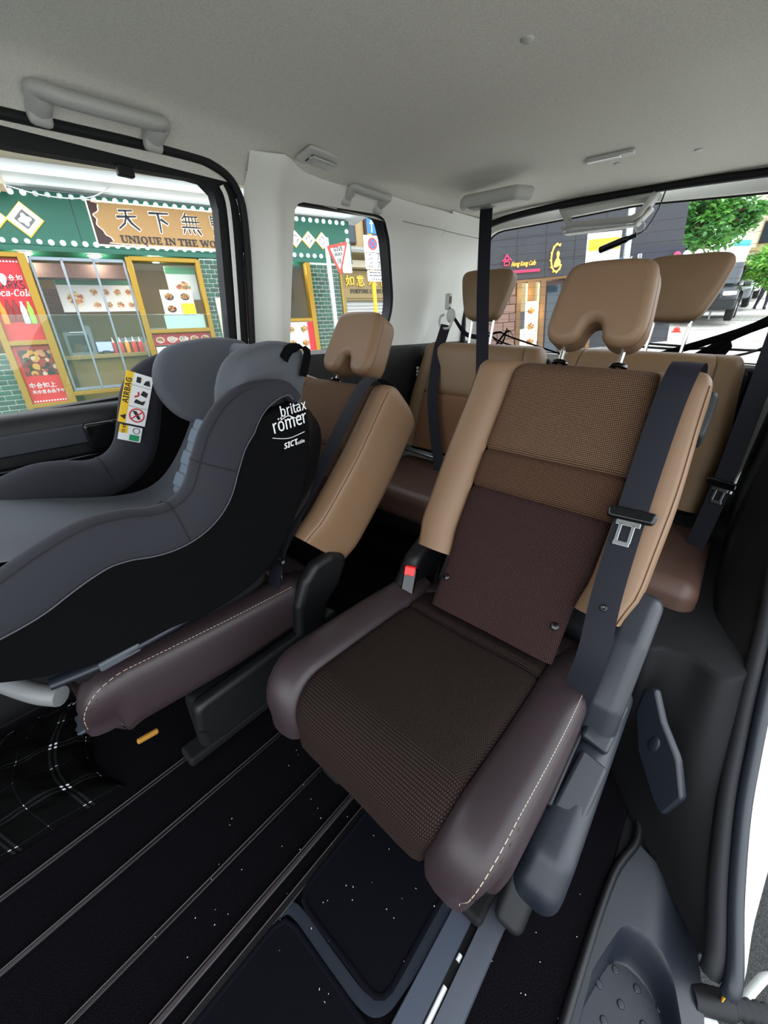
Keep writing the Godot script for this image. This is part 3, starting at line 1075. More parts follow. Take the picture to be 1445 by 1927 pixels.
	g.puff(rounded([Vector2(-0.125, -0.055), Vector2(0.10, -0.055), Vector2(0.17, -0.015), Vector2(0.12, 0.055), Vector2(-0.10, 0.055), Vector2(-0.135, 0.02)], 0.025, 4), 0.045, 0.018, 4, Transform3D(Basis(V(1, 0, 0), V(0, 0, 1), V(0, -1, 0)), V(0, 0.02, 0)))
	part("housing", g, M.grey_part, an)
	g = G.new()
	g.rbox(V(-0.03, -0.022, 0.02), V(0.10, 0.012, 0.05), 0.004)
	part("mouth", g, M.grey_dark, an)
	g = G.new()
	g.ribbon(spline([V(-0.02, -0.01, 0.0), V(-0.018, -0.06, 0.005), V(0.04, -0.30, 0.08), V(0.135, -0.58, 0.20), V(0.24, -0.95, 0.33)], 5), V(0.86, 0, -0.5), 0.048)
	part("strap", g, M.webbing, an)
	# third-row belt on the far corner post
	var pb := thing("corner_belt", "black seat belt running from the far corner post over the third row", "seat belt", Transform3D(Basis.IDENTITY, V(-1.17, 1.04, -1.80)))
	g = G.new()
	g.rbox(V(0.005, 0.055, -0.01), V(0.022, 0.07, 0.035), 0.008)
	part("height_slider", g, M.grey_part, pb)
	g = G.new()
	g.rbox(V(0.018, 0.062, -0.008), V(0.004, 0.03, 0.016), 0.002)
	part("slider_mark", g, M.hide_rear_dark, pb)
	g = G.new()
	g.ball(V(0.03, -0.005, 0.0), V(0.024, 0.032, 0.014), 8)
	part("ring_cover", g, M.grey_part, pb)
	g = G.new()
	g.tube(spline([V(0.0, 0.0, 0.01), V(-0.02, -0.01, 0.012), V(-0.022, -0.04, 0.015), V(0.0, -0.06, 0.02), V(0.04, -0.055, 0.02), V(0.045, -0.02, 0.012)], 5), 0.006, 8)
	part("ring", g, M.grey_part, pb)
	g = G.new()
	g.ribbon(spline([V(0.012, -0.045, 0.01), V(0.020, -0.10, 0.05), V(0.035, -0.16, 0.10), V(0.085, -0.34, 0.20), V(0.16, -0.52, 0.27), V(0.26, -0.70, 0.34)], 5), V(0.84, 0, -0.54), 0.048)
	part("strap", g, M.webbing, pb)
	g = G.new()
	g.ribbon(spline([V(0.012, 0.03, -0.005), V(0.05, -0.03, -0.02), V(0.09, -0.085, -0.05), V(0.13, -0.10, -0.10)], 5), V(0, 0.8, 0.4), 0.022)
	part("strap", g, M.webbing, pb)
	# third-row belt of the near side
	var nb := thing("near_belt", "black seat belt with steel tongue hanging beside the near third-row seat", "seat belt", Transform3D(Basis.IDENTITY, V(0.06, 1.05, -1.55)))
	g = G.new()
	g.ribbon(spline([V(-0.015, 0.10, -0.15), V(-0.02, -0.02, -0.08), V(-0.015, -0.25, 0.0), V(-0.012, -0.48, 0.06), V(-0.02, -0.70, 0.12), V(-0.02, -0.80, 0.14)], 5), V(1, 0, 0.35), 0.050)
	part("strap", g, M.webbing, nb)
	tongue(nb, Transform3D(Basis(V(0.95, 0.0, 0.3).normalized(), V(-0.05, 0.97, -0.24).normalized(), V(-0.28, 0.24, 0.93).normalized()), V(-0.012, -0.47, 0.066)))
	g = G.new()
	g.rbox(V(0.03, -0.01, -0.12), V(0.07, 0.10, 0.10), 0.03)
	part("guide", g, M.gloss_black, nb)

func tongue(parent: Node, at: Transform3D) -> void:
	# a belt's latch plate: plastic grip and steel blade; strap runs along y
	var g := G.new()
	g.puff(rounded([Vector2(-0.039, -0.010), Vector2(0.039, -0.010), Vector2(0.041, 0.014), Vector2(-0.041, 0.014)], 0.010), 0.015, 0.006, 3, at * Transform3D(Basis.IDENTITY, V(0, 0, -0.004)))
	var grip := part("tongue_grip", g, M.gloss_black, parent)
	var b := [rounded([Vector2(-0.026, 0.0), Vector2(-0.013, -0.012), Vector2(-0.013, -0.040), Vector2(-0.0065, -0.040), Vector2(-0.0065, -0.014), Vector2(0.0, -0.014), Vector2(0.0, 0.0)], 0.002, 2)]
	g = G.new()
	var xf := at * Transform3D(Basis.IDENTITY, V(0, -0.008, 0.003))
	for s in [-1, 1]:
		g.rbox(xf * V(0.0105 * s, -0.024, 0), V(0.006, 0.036, 0.0024), 0.001, xf.basis.orthonormalized())
	g.rbox(xf * V(0, -0.0445, 0), V(0.027, 0.009, 0.0024), 0.001, xf.basis.orthonormalized())
	g.rbox(xf * V(0, -0.005, 0), V(0.040, 0.012, 0.0024), 0.001, xf.basis.orthonormalized())
	part("tongue_blade", g, M.steel, grip)

# ---------------------------------------------------------------- upholstered seats
const BOLSTER := [Vector2(-0.93, -0.115), Vector2(-0.985, -0.105), Vector2(-1.0, -0.085), Vector2(-1.0, -0.03), Vector2(-1.0, 0.030), Vector2(-0.996, 0.054), Vector2(-0.978, 0.067), Vector2(-0.945, 0.0725), Vector2(-0.85, 0.075), Vector2(-0.77, 0.072), Vector2(-0.70, 0.062), Vector2(-0.66, 0.049), Vector2(-0.638, 0.039)]
const CUSHION_SIDE := [Vector2(-0.93, -0.110), Vector2(-0.985, -0.100), Vector2(-1.0, -0.075), Vector2(-1.0, -0.045), Vector2(-1.0, -0.015), Vector2(-0.995, 0.008), Vector2(-0.975, 0.024), Vector2(-0.945, 0.033), Vector2(-0.88, 0.037), Vector2(-0.78, 0.036), Vector2(-0.70, 0.031), Vector2(-0.66, 0.022), Vector2(-0.638, 0.013)]
const MIDDLE := [Vector2(-0.638, 0.039), Vector2(-0.62, 0.047), Vector2(-0.57, 0.052), Vector2(-0.45, 0.053), Vector2(-0.30, 0.052), Vector2(-0.15, 0.051), Vector2(0.0, 0.050), Vector2(0.15, 0.051), Vector2(0.30, 0.052), Vector2(0.45, 0.053), Vector2(0.57, 0.052), Vector2(0.62, 0.047), Vector2(0.638, 0.039)]

func mirrored(a: Array) -> Array:
	var out := []
	for i in a.size():
		var p: Vector2 = a[a.size() - 1 - i]
		out.append(Vector2(-p.x, p.y))
	return out

# A strip of upholstery: profile (u, d) carried along stations. frame(s) gives [origin, across, normal, half width, depth scale, depth offset].
func strip(prof: Array, stations: Array, frame: Callable, groove := []) -> G:
	var g := G.new()
	var rows := []
	var uvs := []
	for s in stations:
		var f: Array = frame.call(s)
		var row := PackedVector3Array()
		var ur := []
		var dip := 0.0
		for k in groove:
			dip += 0.011 * exp(-pow((s - k) / 0.006, 2.0))
		for p in prof:
			var d: float = f[5] + (p.y - f[5]) * f[4] - dip
			if f.size() > 6:
				row.append(f[0] + f[1] * (p.x * f[3]) + f[2] * maxf(d, -0.02) + V(0, minf(d + 0.02, 0.0), 0))
				row[row.size() - 1].y = maxf(row[row.size() - 1].y, f[6])
			else:
				row.append(f[0] + f[1] * (p.x * f[3]) + f[2] * d)
			ur.append(Vector2(p.x * f[3], s))
		rows.append(row)
		uvs.append(ur)
	g.grid(rows, false, false, uvs)
	return g

func steps(a: float, b: float, n: int) -> Array:
	var out := []
	for i in n + 1: out.append(lerpf(a, b, float(i) / n))
	return out

func seam_steps(a: float, b: float, n: int) -> Array:
	# denser at both ends, where the cloth dips into the seams
	var out := []
	for i in n + 1:
		var t := float(i) / n
		out.append(lerpf(a, b, (1.0 - cos(t * PI)) / 2.0))
	return out

func headrest_outline(k := 1.0) -> PackedVector2Array:
	# horseshoe: an arch is cut out of the lower edge
	var p := []
	for q in [Vector2(0.0, 0.195), Vector2(0.05, 0.194), Vector2(0.086, 0.186), Vector2(0.102, 0.163), Vector2(0.109, 0.115), Vector2(0.114, 0.060), Vector2(0.112, 0.028), Vector2(0.098, 0.006), Vector2(0.072, -0.003), Vector2(0.046, 0.001), Vector2(0.028, 0.014), Vector2(0.021, 0.034), Vector2(0.014, 0.048), Vector2(0.0, 0.054)]:
		p.append(q * k)
	var left := []
	for i in range(p.size() - 2, 0, -1): left.append(Vector2(-p[i].x, p[i].y))
	var all: Array = p + left
	var out := spline2(all, 4, true)
	out.reverse()
	return out

func headrest(parent: Node, at: Transform3D, post_len: float) -> void:
	var o := headrest_outline()
	var g := G.new()
	g.puff(o, 0.105, 0.022, 5, at * Transform3D(Basis.IDENTITY, V(0, 0, -0.055)), 0.0, 0.034)
	var pad := part("headrest", g, M.hide_tan, parent)
	# piping near the front edge
	g = G.new()
	var rp := PackedVector3Array()
	for i in o.size():
		var e := (o[(i + 1) % o.size()] - o[(i - 1 + o.size()) % o.size()]).normalized()
		var q := o[i] - Vector2(e.y, -e.x) * 0.0006
		rp.append(at * V(q.x, q.y, 0.026))
	rp.append(rp[0])
	g.tube(rp, 0.0011, 5, false)
	part("seam", g, M.seam, pad)
	for s in [-1, 1]:
		g = G.new()
		g.tube(PackedVector3Array([at * V(0.072 * s, 0.02, -0.01), at * V(0.072 * s, -post_len, -0.01)]), 0.006, 12)
		part("headrest_post", g, M.chrome, parent)
		g = G.new()
		g.lathe(PackedVector2Array([Vector2(0.021, 0.0), Vector2(0.020, 0.007), Vector2(0.014, 0.010), Vector2(0.007, 0.011)]), at * Transform3D(Basis.IDENTITY, V(0.072 * s, -post_len, -0.01)), 16)
		part("post_guide", g, M.gloss_black, parent)

func captain_seat(called: String, label: String, at: Vector3, recline: float, post_gap: float, outer_side: float, back_dx: float, rest: Vector3, stretch := 0.0) -> Node3D:
	# at: the hinge's place on the floor; outer_side: +1 when the belt runs on the +x side, -1 otherwise
	var o := thing(called, label, "seat", Transform3D(Basis.IDENTITY, at), "second-row seats")
	var hinge := V(back_dx, 0.375, 0)
	var up := V(0, cos(recline), -sin(recline))
	var nn := V(0, sin(recline), cos(recline))
	var L := 0.64
	# ---- backrest
	var fr := func(s: float) -> Array:
		var w := 0.232 + 0.016 * smoothstep(0.12, 0.20, s) - 0.012 * smoothstep(0.35, 0.6, s)
		var k := 1.0
		var t := clampf((s - (L - 0.055)) / 0.055, 0.0, 1.0)
		k = sqrt(maxf(0.0, 1.0 - t * t))
		w -= 0.045 * (1.0 - k)
		var bend := 0.012 * pow(s / L, 2.0) - 0.008 * sin(s / L * PI)
		return [hinge + up * s + nn * bend, V(1, 0, 0), nn, w, maxf(k, 0.02), -0.02]
	var seams := [0.31, 0.405]
	var all := seam_steps(0.10, L, 26)
	for e in [[BOLSTER, -1], [mirrored(BOLSTER), 1]]:
		var st := seam_steps(0.125, L - 0.055, 18) + steps(L - 0.048, L - 0.006, 7) + [L - 0.002, L]
		var g: G = strip(e[0], st, fr)
		# bottom of the bolster
		var ring := PackedVector3Array()
		var f: Array = fr.call(0.125)
		for p in e[0]: ring.append(f[0] + f[1] * (p.x * f[3]) + f[2] * p.y)
		g.fan(ring)
		var bo := part("bolster", g, M.hide_tan, o)
		# seam along the bolster's crest
		g = G.new()
		var sm := PackedVector3Array()
		for s in steps(0.125, L - 0.05, 16):
			var q: Array = fr.call(s)
			sm.append(q[0] + q[1] * (0.978 * q[3] * e[1]) + q[2] * 0.0672)
		g.tube(sm, 0.0011, 5)
		part("seam", g, M.seam, bo)
	var cut := [0.0, seams[0], seams[1], L]
	var mats := [M.cloth_dark, M.cloth_brown, M.cloth_tan]
	for k in 3:
		var st: Array
		if k == 2: st = seam_steps(cut[2], L - 0.055, 14) + steps(L - 0.048, L - 0.006, 7) + [L - 0.002, L]
		else: st = seam_steps(cut[k], cut[k + 1], 12)
		part("back_panel", strip(MIDDLE, st, fr, seams), mats[k], o)
	# rear shell of the backrest
	var gb := G.new()
	var rows := []
	for s in seam_steps(0.02, L, 16):
		var f: Array = fr.call(s)
		var row := PackedVector3Array()
		for u in [-0.955, -0.9, -0.5, 0.0, 0.5, 0.9, 0.955]:
			var d: float = lerpf(-0.10, -0.118, 1.0 - absf(u)) * maxf(f[4], 0.3) + (-0.02) * (1.0 - maxf(f[4], 0.3))
			row.append(f[0] + f[1] * (u * f[3]) + f[2] * d)
		rows.append(row)
	gb.grid(rows, false, true)
	part("back_shell", gb, M.black, o)
	for s in [-1, 1]:
		var f: Array = fr.call(0.075)
		var g := G.new()
		g.lathe(PackedVector2Array([Vector2(0.0085, 0.0), Vector2(0.0085, 0.003), Vector2(0.006, 0.0045), Vector2(0.0, 0.005)]), Transform3D(Basis(V(1, 0, 0), nn, -up), f[0] + V(0.13 * s, 0, 0) + nn * 0.052), 14)
		part("button", g, M.gloss_black, o)
	# ---- headrest
	var ft: Array = fr.call(L)
	var hx := -0.003
	var tilt := Basis(V(1, 0, 0), -recline * 0.72 + 0.06)
	headrest(o, Transform3D(tilt.scaled_local(rest), ft[0] + up * post_gap + nn * 0.015 + V(hx, 0, 0)), post_gap * 1.15)
	# ---- cushion: a path going forward, rolling over the front edge
	var LC := 0.375 + stretch
	var R := 0.055
	var base := V(0, 0.352, -0.02)
	var fc := func(s: float) -> Array:
		var org: Vector3
		var nrm: Vector3
		var drop := 1.0
		var arc := R * 1.5
		if s <= LC:
			org = base + V(0, 0.028 * s / LC, s)
			nrm = V(0, 1, -0.07).normalized()
		else:
			var a := minf((s - LC) / R, 1.5)
			org = base + V(0, 0.028 - R * (1.0 - cos(a)), LC + R * sin(a))
			nrm = V(0, cos(a), sin(a) - 0.07 * cos(a)).normalized()
			drop = 1.0 - a / 1.5 * 0.75
			if s > LC + arc: org += V(0, -(s - LC - arc), 0)
		var w := 0.261 + 0.004 * sin(clampf(s / LC, 0, 1) * PI)
		var t := clampf((s - LC) / (R * 1.9), 0, 1)
		w -= 0.028 * t * t
		return [org + V(-0.014, 0, 0), V(1, 0, 0), nrm, w, 1.0, 0.0, base.y - 0.085]
	var bol := CUSHION_SIDE
	var mid := []
	for p in MIDDLE: mid.append(Vector2(p.x, (p.y - 0.052) * 0.9 + 0.026))
	var LT := LC + R * 1.5 + 0.05
	for e in [[bol, -1], [mirrored(bol), 1]]:
		var g: G = strip(e[0], steps(-0.03, LC, 18) + steps(LC + 0.012, LT, 9), fc)
		var f: Array = fc.call(LT)
		var ring := PackedVector3Array()
		for p in e[0]: ring.append(f[0] + f[1] * (p.x * f[3]) + f[2] * maxf(p.y, -0.02) + V(0, maxf(minf(p.y + 0.02, 0.0), -0.02), 0))
		g.fan(ring, true)
		f = fc.call(-0.03)
		ring = PackedVector3Array()
		for p in e[0]: ring.append(f[0] + f[1] * (p.x * f[3]) + f[2] * p.y)
		g.fan(ring)
		var bo := part("cushion_bolster", g, M.hide_dark, o)
		# top-stitching: short stitches along the bolster's shoulder
		var sm := PackedVector3Array()
		for s in steps(0.02, LT - 0.02, 30):
			f = fc.call(s)
			sm.append(f[0] + f[1] * (0.962 * f[3] * e[1]) + f[2] * 0.0262)
		g = G.new()
		g.tube(sm, 0.0013, 5)
		part("seam", g, M.seam_dark, bo)
		if e[1] == outer_side:
			g = G.new()
			for i in 62:
				var s0 := 0.03 + i * (LT - 0.05) / 62.0
				var q0: Array = fc.call(s0)
				var q1: Array = fc.call(s0 + 0.0052)
				g.tube(PackedVector3Array([q0[0] + q0[1] * (0.944 * q0[3] * e[1]) + q0[2] * 0.0325, q1[0] + q1[1] * (0.944 * q1[3] * e[1]) + q1[2] * 0.0325]), 0.0008, 4)
			tag(part("stitching", g, M.thread, bo), "", "", "", "stuff")
	var cs := [0.085]
	part("cushion_panel", strip(mid, seam_steps(-0.03, 0.085, 10), fc, cs), M.cloth_seat, o)
	part("cushion_panel", strip(mid, seam_steps(0.085, LC, 20) + steps(LC + 0.01, LT, 10), fc, cs), M.cloth_seat, o)
	# filler between cushion and backrest
	var g2 := G.new()
	g2.rbox(V(0, 0.345, -0.055), V(0.40, 0.075, 0.10), 0.03)
	part("cushion_panel", g2, M.hide_dark, o)
	# ---- frame below
	g2 = G.new()
	g2.rbox(V(0, 0.27, 0.19), V(0.40, 0.07, 0.44), 0.02)
	g2.rbox(V(0, 0.19, 0.12), V(0.32, 0.12, 0.34), 0.02)
	part("seat_pan", g2, M.black_soft, o)
	for s in [-1, 1]:
		g2 = G.new()
		g2.rbox(V(0.19 * s, 0.115, 0.10), V(0.05, 0.20, 0.42), 0.02)
		g2.rbox(V(0.19 * s, 0.025, 0.10), V(0.06, 0.03, 0.5), 0.01)
		part("leg", g2, M.black_soft, o)
	# inner buckle
	var bx := -outer_side * 0.218
	var g3 := G.new()
	var bb := Basis(V(0, 1, 0), 0.35 * outer_side) * Basis(V(1, 0, 0), -0.5)
	var bp := V(bx, 0.405, 0.012)
	g3.rbox(bp, V(0.036, 0.075, 0.024), 0.006, bb)
	var bk := part("buckle", g3, M.gloss_black, o)
	g3 = G.new()
	g3.rbox(bp + bb * V(0, 0.0375, 0.004), V(0.028, 0.009, 0.016), 0.003, bb)
	g3.rbox(bp + bb * V(0, 0.028, 0.0125), V(0.028, 0.022, 0.004), 0.0015, bb)
	part("release_button", g3, M.red_button, bk)
	return o

func near_seat() -> void:
	var rec := 0.545
	var o := captain_seat("captain_seat", "empty brown and tan second-row seat beside the open door, belt across its backrest", V(-0.288, 0, -0.695), rec, 0.034, 1.0, 0.018, V(0.87, 0.88, 0.92))
	var up := V(0, cos(rec), -sin(rec))
	var nn := V(0, sin(rec), cos(rec))
	var hinge := V(0.018, 0.375, 0)
	# belt: from the box at the shoulder, down over the bolster, to the anchor by the cushion
	var g := G.new()
	g.rbox(hinge + up * 0.575 + nn * -0.055 + V(0.205, 0, 0), V(0.085, 0.10, 0.09), 0.015, Basis(V(1, 0, 0), -rec))
	part("belt_box", g, M.black, o)
	var path := [hinge + up * 0.59 + nn * -0.06 + V(0.192, 0, 0), hinge + up * 0.655 + nn * -0.01 + V(0.190, 0, 0), hinge + up * 0.640 + nn * 0.060 + V(0.187, 0, 0), hinge + up * 0.60 + nn * 0.098 + V(0.185, 0, 0), hinge + up * 0.52 + nn * 0.100 + V(0.183, 0, 0), hinge + up * 0.35 + nn * 0.088 + V(0.188, 0, 0), hinge + up * 0.18 + nn * 0.094 + V(0.198, 0, 0), hinge + up * 0.06 + nn * 0.10 + V(0.212, 0, 0), V(0.224, 0.345, 0.065), V(0.232, 0.29, 0.085)]
	g = G.new()
	g.ribbon(spline(path, 6), V(1, 0, 0.05), 0.050, 0.002)
	var st := part("belt_strap", g, M.webbing, o)
	g = G.new()
	g.lathe(PackedVector2Array([Vector2(0.0065, 0.0), Vector2(0.0065, 0.003), Vector2(0.004, 0.004), Vector2(0.0, 0.003)]), Transform3D(Basis(V(1, 0, 0), nn, -up), hinge + up * 0.15 + nn * 0.0975 + V(0.202, 0, 0)), 12)
	part("stop_button", g, M.gloss_black, st)
	tongue(st, Transform3D(Basis(V(1, 0.05, 0).normalized(), up, nn), hinge + up * 0.325 + nn * 0.0885 + V(0.190, 0, 0)))
	g = G.new()
	g.rbox(V(0.214, 0.305, 0.055), V(0.012, 0.065, 0.03), 0.002, Basis(V(0, 0, 1), 0.1))
	part("care_label", g, M.print_white, st)
	# outer plastic side: recliner cover, side shield with two levers, foot
	g = G.new()
	var rc := rounded([Vector2(-0.16, 0.30), Vector2(-0.02, 0.22), Vector2(0.07, 0.285), Vector2(0.045, 0.37), Vector2(-0.035, 0.475), Vector2(-0.13, 0.53), Vector2(-0.19, 0.50)], 0.04, 5)
	var sidew := Basis(V(0, 0, 1), V(0, 1, 0), V(-1, 0, 0))
	# outline is (z, y); thickness runs to -x from the given x
	g.puff(rc, 0.075, 0.025, 5, Transform3D(sidew, V(0.305, 0, 0)))
	part("recliner_cover", g, M.slate, o)
	g = G.new()
	g.puff(rounded([Vector2(-0.13, 0.30), Vector2(-0.10, 0.12), Vector2(0.05, 0.09), Vector2(0.22, 0.105), Vector2(0.325, 0.17), Vector2(0.345, 0.24), Vector2(0.30, 0.305), Vector2(0.05, 0.30)], [0.03, 0.05, 0.05, 0.06, 0.06, 0.05, 0.04, 0.03], 5), 0.075, 0.028, 5, Transform3D(sidew, V(0.315, 0, 0)))
	part("side_shield", g, M.slate, o)
	for e in [[V(0.281, 0.311, 0.02), V(0.052, 0.020, 0.125), 0.10], [V(0.283, 0.295, 0.168), V(0.05, 0.022, 0.125), 0.05]]:
		g = G.new()
		g.rbox(e[0], e[1], 0.008, Basis(V(1, 0, 0), e[2]) * Basis(V(0, 1, 0), -0.06) * Basis(V(0, 0, 1), -0.18), 3)
		part("lever", g, M.slate, o)
	g = G.new()
	g.rbox(V(0.249, 0.306, 0.09), V(0.016, 0.012, 0.30), 0.004)
	part("side_rim", g, M.black, o)
	g = G.new()
	g.puff(rounded([Vector2(0.14, 0.012), Vector2(0.31, 0.012), Vector2(0.325, 0.04), Vector2(0.26, 0.13), Vector2(0.14, 0.15)], 0.02, 4), 0.055, 0.018, 4, Transform3D(sidew, V(0.282, 0, 0)))
	part("foot_cover", g, M.black, o)
	# inner recliner cover
	g = G.new()
	g.puff(rounded([Vector2(-0.12, 0.26), Vector2(0.02, 0.24), Vector2(0.05, 0.36), Vector2(-0.02, 0.46), Vector2(-0.10, 0.50), Vector2(-0.16, 0.44)], 0.04, 5), 0.05, 0.02, 4, Transform3D(sidew, V(-0.215, 0, 0)))
	part("recliner_cover", g, M.black, o)

func far_seat() -> void:
	var rec := 0.79
	var o := captain_seat("captain_seat", "tan second-row seat by the far window with the child seat strapped on it", V(-0.975, 0, -0.485), rec, 0.020, 1.0, 0.02, V(0.92, 1.0, 0.95), 0.045)
	var up := V(0, cos(rec), -sin(rec))
	var nn := V(0, sin(rec), cos(rec))
	var hinge := V(0.02, 0.375, 0)
	var g := G.new()
	var path := [hinge + up * 0.655 + nn * -0.01 + V(0.162, 0, 0), hinge + up * 0.640 + nn * 0.060 + V(0.160, 0, 0), hinge + up * 0.60 + nn * 0.098 + V(0.159, 0, 0), hinge + up * 0.52 + nn * 0.100 + V(0.158, 0, 0), hinge + up * 0.30 + nn * 0.088 + V(0.165, 0, 0), hinge + up * 0.13 + nn * 0.09 + V(0.175, 0, 0), V(0.19, 0.43, 0.02), V(0.21, 0.36, 0.05)]
	g.ribbon(spline(path, 6), V(1, 0, 0.05), 0.050, 0.002)
	var st := part("belt_strap", g, M.webbing, o)
	tongue(st, Transform3D(Basis(V(0.9, 0.0, 0.4).normalized(), V(-0.1, 0.97, -0.2).normalized(), V(-0.4, 0.2, 0.9).normalized()), V(0.188, 0.455, -0.005)))
	# black recliner cover and the low side shield
	var sidew := Basis(V(0, 0, 1), V(0, 1, 0), V(-1, 0, 0))
	g = G.new()
	g.puff(rounded([Vector2(-0.06, 0.20), Vector2(0.03, 0.24), Vector2(0.02, 0.34), Vector2(-0.01, 0.41), Vector2(-0.05, 0.445), Vector2(-0.11, 0.45), Vector2(-0.17, 0.42), Vector2(-0.13, 0.34), Vector2(-0.08, 0.30)], 0.03, 5), 0.04, 0.016, 4, Transform3D(sidew, V(0.275, 0, 0)))
	part("recliner_cover", g, M.black, o)
	g = G.new()
	g.puff(rounded([Vector2(-0.12, 0.26), Vector2(-0.10, 0.12), Vector2(0.28, 0.10), Vector2(0.325, 0.17), Vector2(0.315, 0.245), Vector2(0.05, 0.255)], [0.03, 0.03, 0.02, 0.02, 0.03, 0.03], 4), 0.035, 0.012, 4, Transform3D(sidew, V(0.272, 0, 0)))
	part("side_shield", g, M.black, o)
	g = G.new()
	g.rbox(V(0.235, 0.222, 0.408), V(0.010, 0.012, 0.042), 0.004, Basis(V(1, 0, 0), -0.15))
	part("pull_tab", g, M.tab_yellow, o)
	# bare metal rail end in front of it
	g = G.new()
	g.rbox(V(-0.12, 0.025, 0.46), V(0.07, 0.012, 0.16), 0.004, Basis(V(0, 1, 0), 0.0))
	part("rail_end", g, M.rail_metal, o)

func third_row() -> void:
	var rec := 0.30
	var up := V(0, cos(rec), -sin(rec))
	var nn := V(0, sin(rec), cos(rec))
	for e in [[-0.935, 0.325, "third-row seat in tan and brown next to the far corner post", -1.0, -0.985], [-0.285, 0.315, "third-row seat in tan and brown behind the seat by the open door", 1.0, -0.245]]:
		var o := thing("bench_seat", e[2], "seat", Transform3D(Basis.IDENTITY, V(e[0], 0.0, -1.60)), "third-row seats")
		var hinge := V(0, 0.40, 0)
		var L := 0.545
		var W: float = e[1]
		var outer: float = e[3]
		var fr := func(s: float) -> Array:
			var t := clampf((s - (L - 0.06)) / 0.06, 0.0, 1.0)
			var k := sqrt(maxf(0.0, 1.0 - t * t))
			var w := W - 0.05 * (1.0 - k) * 0.6 - 0.09 * smoothstep(0.22, L, s) * 0.35
			return [hinge + up * s, V(1, 0, 0), nn, w, maxf(k, 0.02), -0.01]
		var flat := [Vector2(-0.97, -0.07), Vector2(-1.0, -0.04), Vector2(-1.0, -0.01), Vector2(-0.985, 0.022), Vector2(-0.95, 0.042), Vector2(-0.90, 0.050), Vector2(-0.82, 0.050), Vector2(-0.76, 0.045), Vector2(-0.74, 0.039)]
		var mid := [Vector2(-0.74, 0.039), Vector2(-0.725, 0.046), Vector2(-0.66, 0.051), Vector2(-0.4, 0.053), Vector2(0.0, 0.053), Vector2(0.4, 0.053), Vector2(0.66, 0.051), Vector2(0.725, 0.046), Vector2(0.74, 0.039)]
		var st := steps(0.03, L - 0.06, 14) + steps(L - 0.05, L - 0.006, 7) + [L - 0.002, L]
		part("bolster", strip(flat, st, fr), M.hide_rear, o)
		part("bolster", strip(mirrored(flat), st, fr), M.hide_rear, o)
		part("back_panel", strip(mid, seam_steps(0.03, 0.30, 12), fr, [0.30]), M.rear_cloth, o)
		part("back_panel", strip(mid, seam_steps(0.30, L - 0.06, 10) + steps(L - 0.05, L - 0.006, 7) + [L - 0.002, L], fr, [0.30]), M.hide_rear, o)
		var g := G.new()
		g.rbox(hinge + up * 0.26 + nn * -0.06, V(W * 1.9, 0.50, 0.06), 0.02, Basis(V(1, 0, 0), -rec))
		part("back_shell", g, M.black_soft, o)
		# cushion
		g = G.new()
		var grow := 0.065 if outer > 0 else 0.0
		g.rbox(V(grow / 2, 0.325, 0.22), V(W * 1.93 + grow, 0.13, 0.50), 0.045, Basis(V(1, 0, 0), -0.06), 5)
		part("cushion", g, M.hide_rear_dark, o)
		g = G.new()
		g.rbox(V(0, 0.21, 0.18), V(W * 1.7, 0.12, 0.36), 0.03, Basis.IDENTITY, 3)
		part("seat_pan", g, M.black_soft, o)
		# headrest: wider at the top, rounded below
		var hr := thing_outline()
		var at := Transform3D(Basis(V(1, 0, 0), -rec * 0.6), hinge + up * (L + 0.105) + nn * -0.035 + V(e[4] - e[0], 0, 0))
		g = G.new()
		g.puff(hr, 0.085, 0.022, 5, at * Transform3D(Basis.IDENTITY, V(0, 0, -0.04)), 0.006, 0.03)
		part("headrest", g, M.hide_rear, o)
		for s in [-1, 1]:
			g = G.new()
			g.tube(PackedVector3Array([at * V(0.055 * s, 0.02, 0), at * V(0.055 * s, -0.125, -0.012)]), 0.006, 10)
			part("headrest_post", g, M.chrome, o)
		if outer < 0:
			g = G.new()
			g.tube(PackedVector3Array([V(-0.30, 0.425, 0.05), V(0.05, 0.405, 0.06)]), 0.009, 8)
			part("fold_bar", g, M.steel, o)
		else:
			g = G.new()
			g.puff(rounded([Vector2(-0.10, 0.30), Vector2(0.05, 0.28), Vector2(0.08, 0.36), Vector2(0.03, 0.46), Vector2(-0.05, 0.52), Vector2(-0.13, 0.46)], 0.03, 4), 0.05, 0.02, 4, Transform3D(Basis(V(0, 0, 1), V(0, 1, 0), V(-1, 0, 0)), V(0.36, 0.06, -0.02)))
			part("recliner_cover", g, M.black, o)
			g = G.new()
			g.puff(rounded([Vector2(-0.15, 0.14), Vector2(0.32, 0.14), Vector2(0.34, 0.20), Vector2(0.2, 0.25), Vector2(0.05, 0.275), Vector2(-0.12, 0.25)], 0.02, 4), 0.26, 0.012, 3, Transform3D(Basis(V(1, 0, 0), V(0, 1, 0), V(0, 0, 1)), V(0.0, 0.0, 0.16)))
			part("front_valance", g, M.black, o)

func thing_outline() -> PackedVector2Array:
	var p := [Vector2(0.0, 0.205), Vector2(0.06, 0.206), Vector2(0.105, 0.200), Vector2(0.122, 0.180), Vector2(0.120, 0.150), Vector2(0.108, 0.100), Vector2(0.092, 0.050), Vector2(0.078, 0.020), Vector2(0.052, 0.003), Vector2(0.0, 0.0)]
	var left := []
	for i in range(p.size() - 2, 0, -1): left.append(Vector2(-p[i].x, p[i].y))
	var out := spline2(p + left, 4, true)
	out.reverse()
	return out

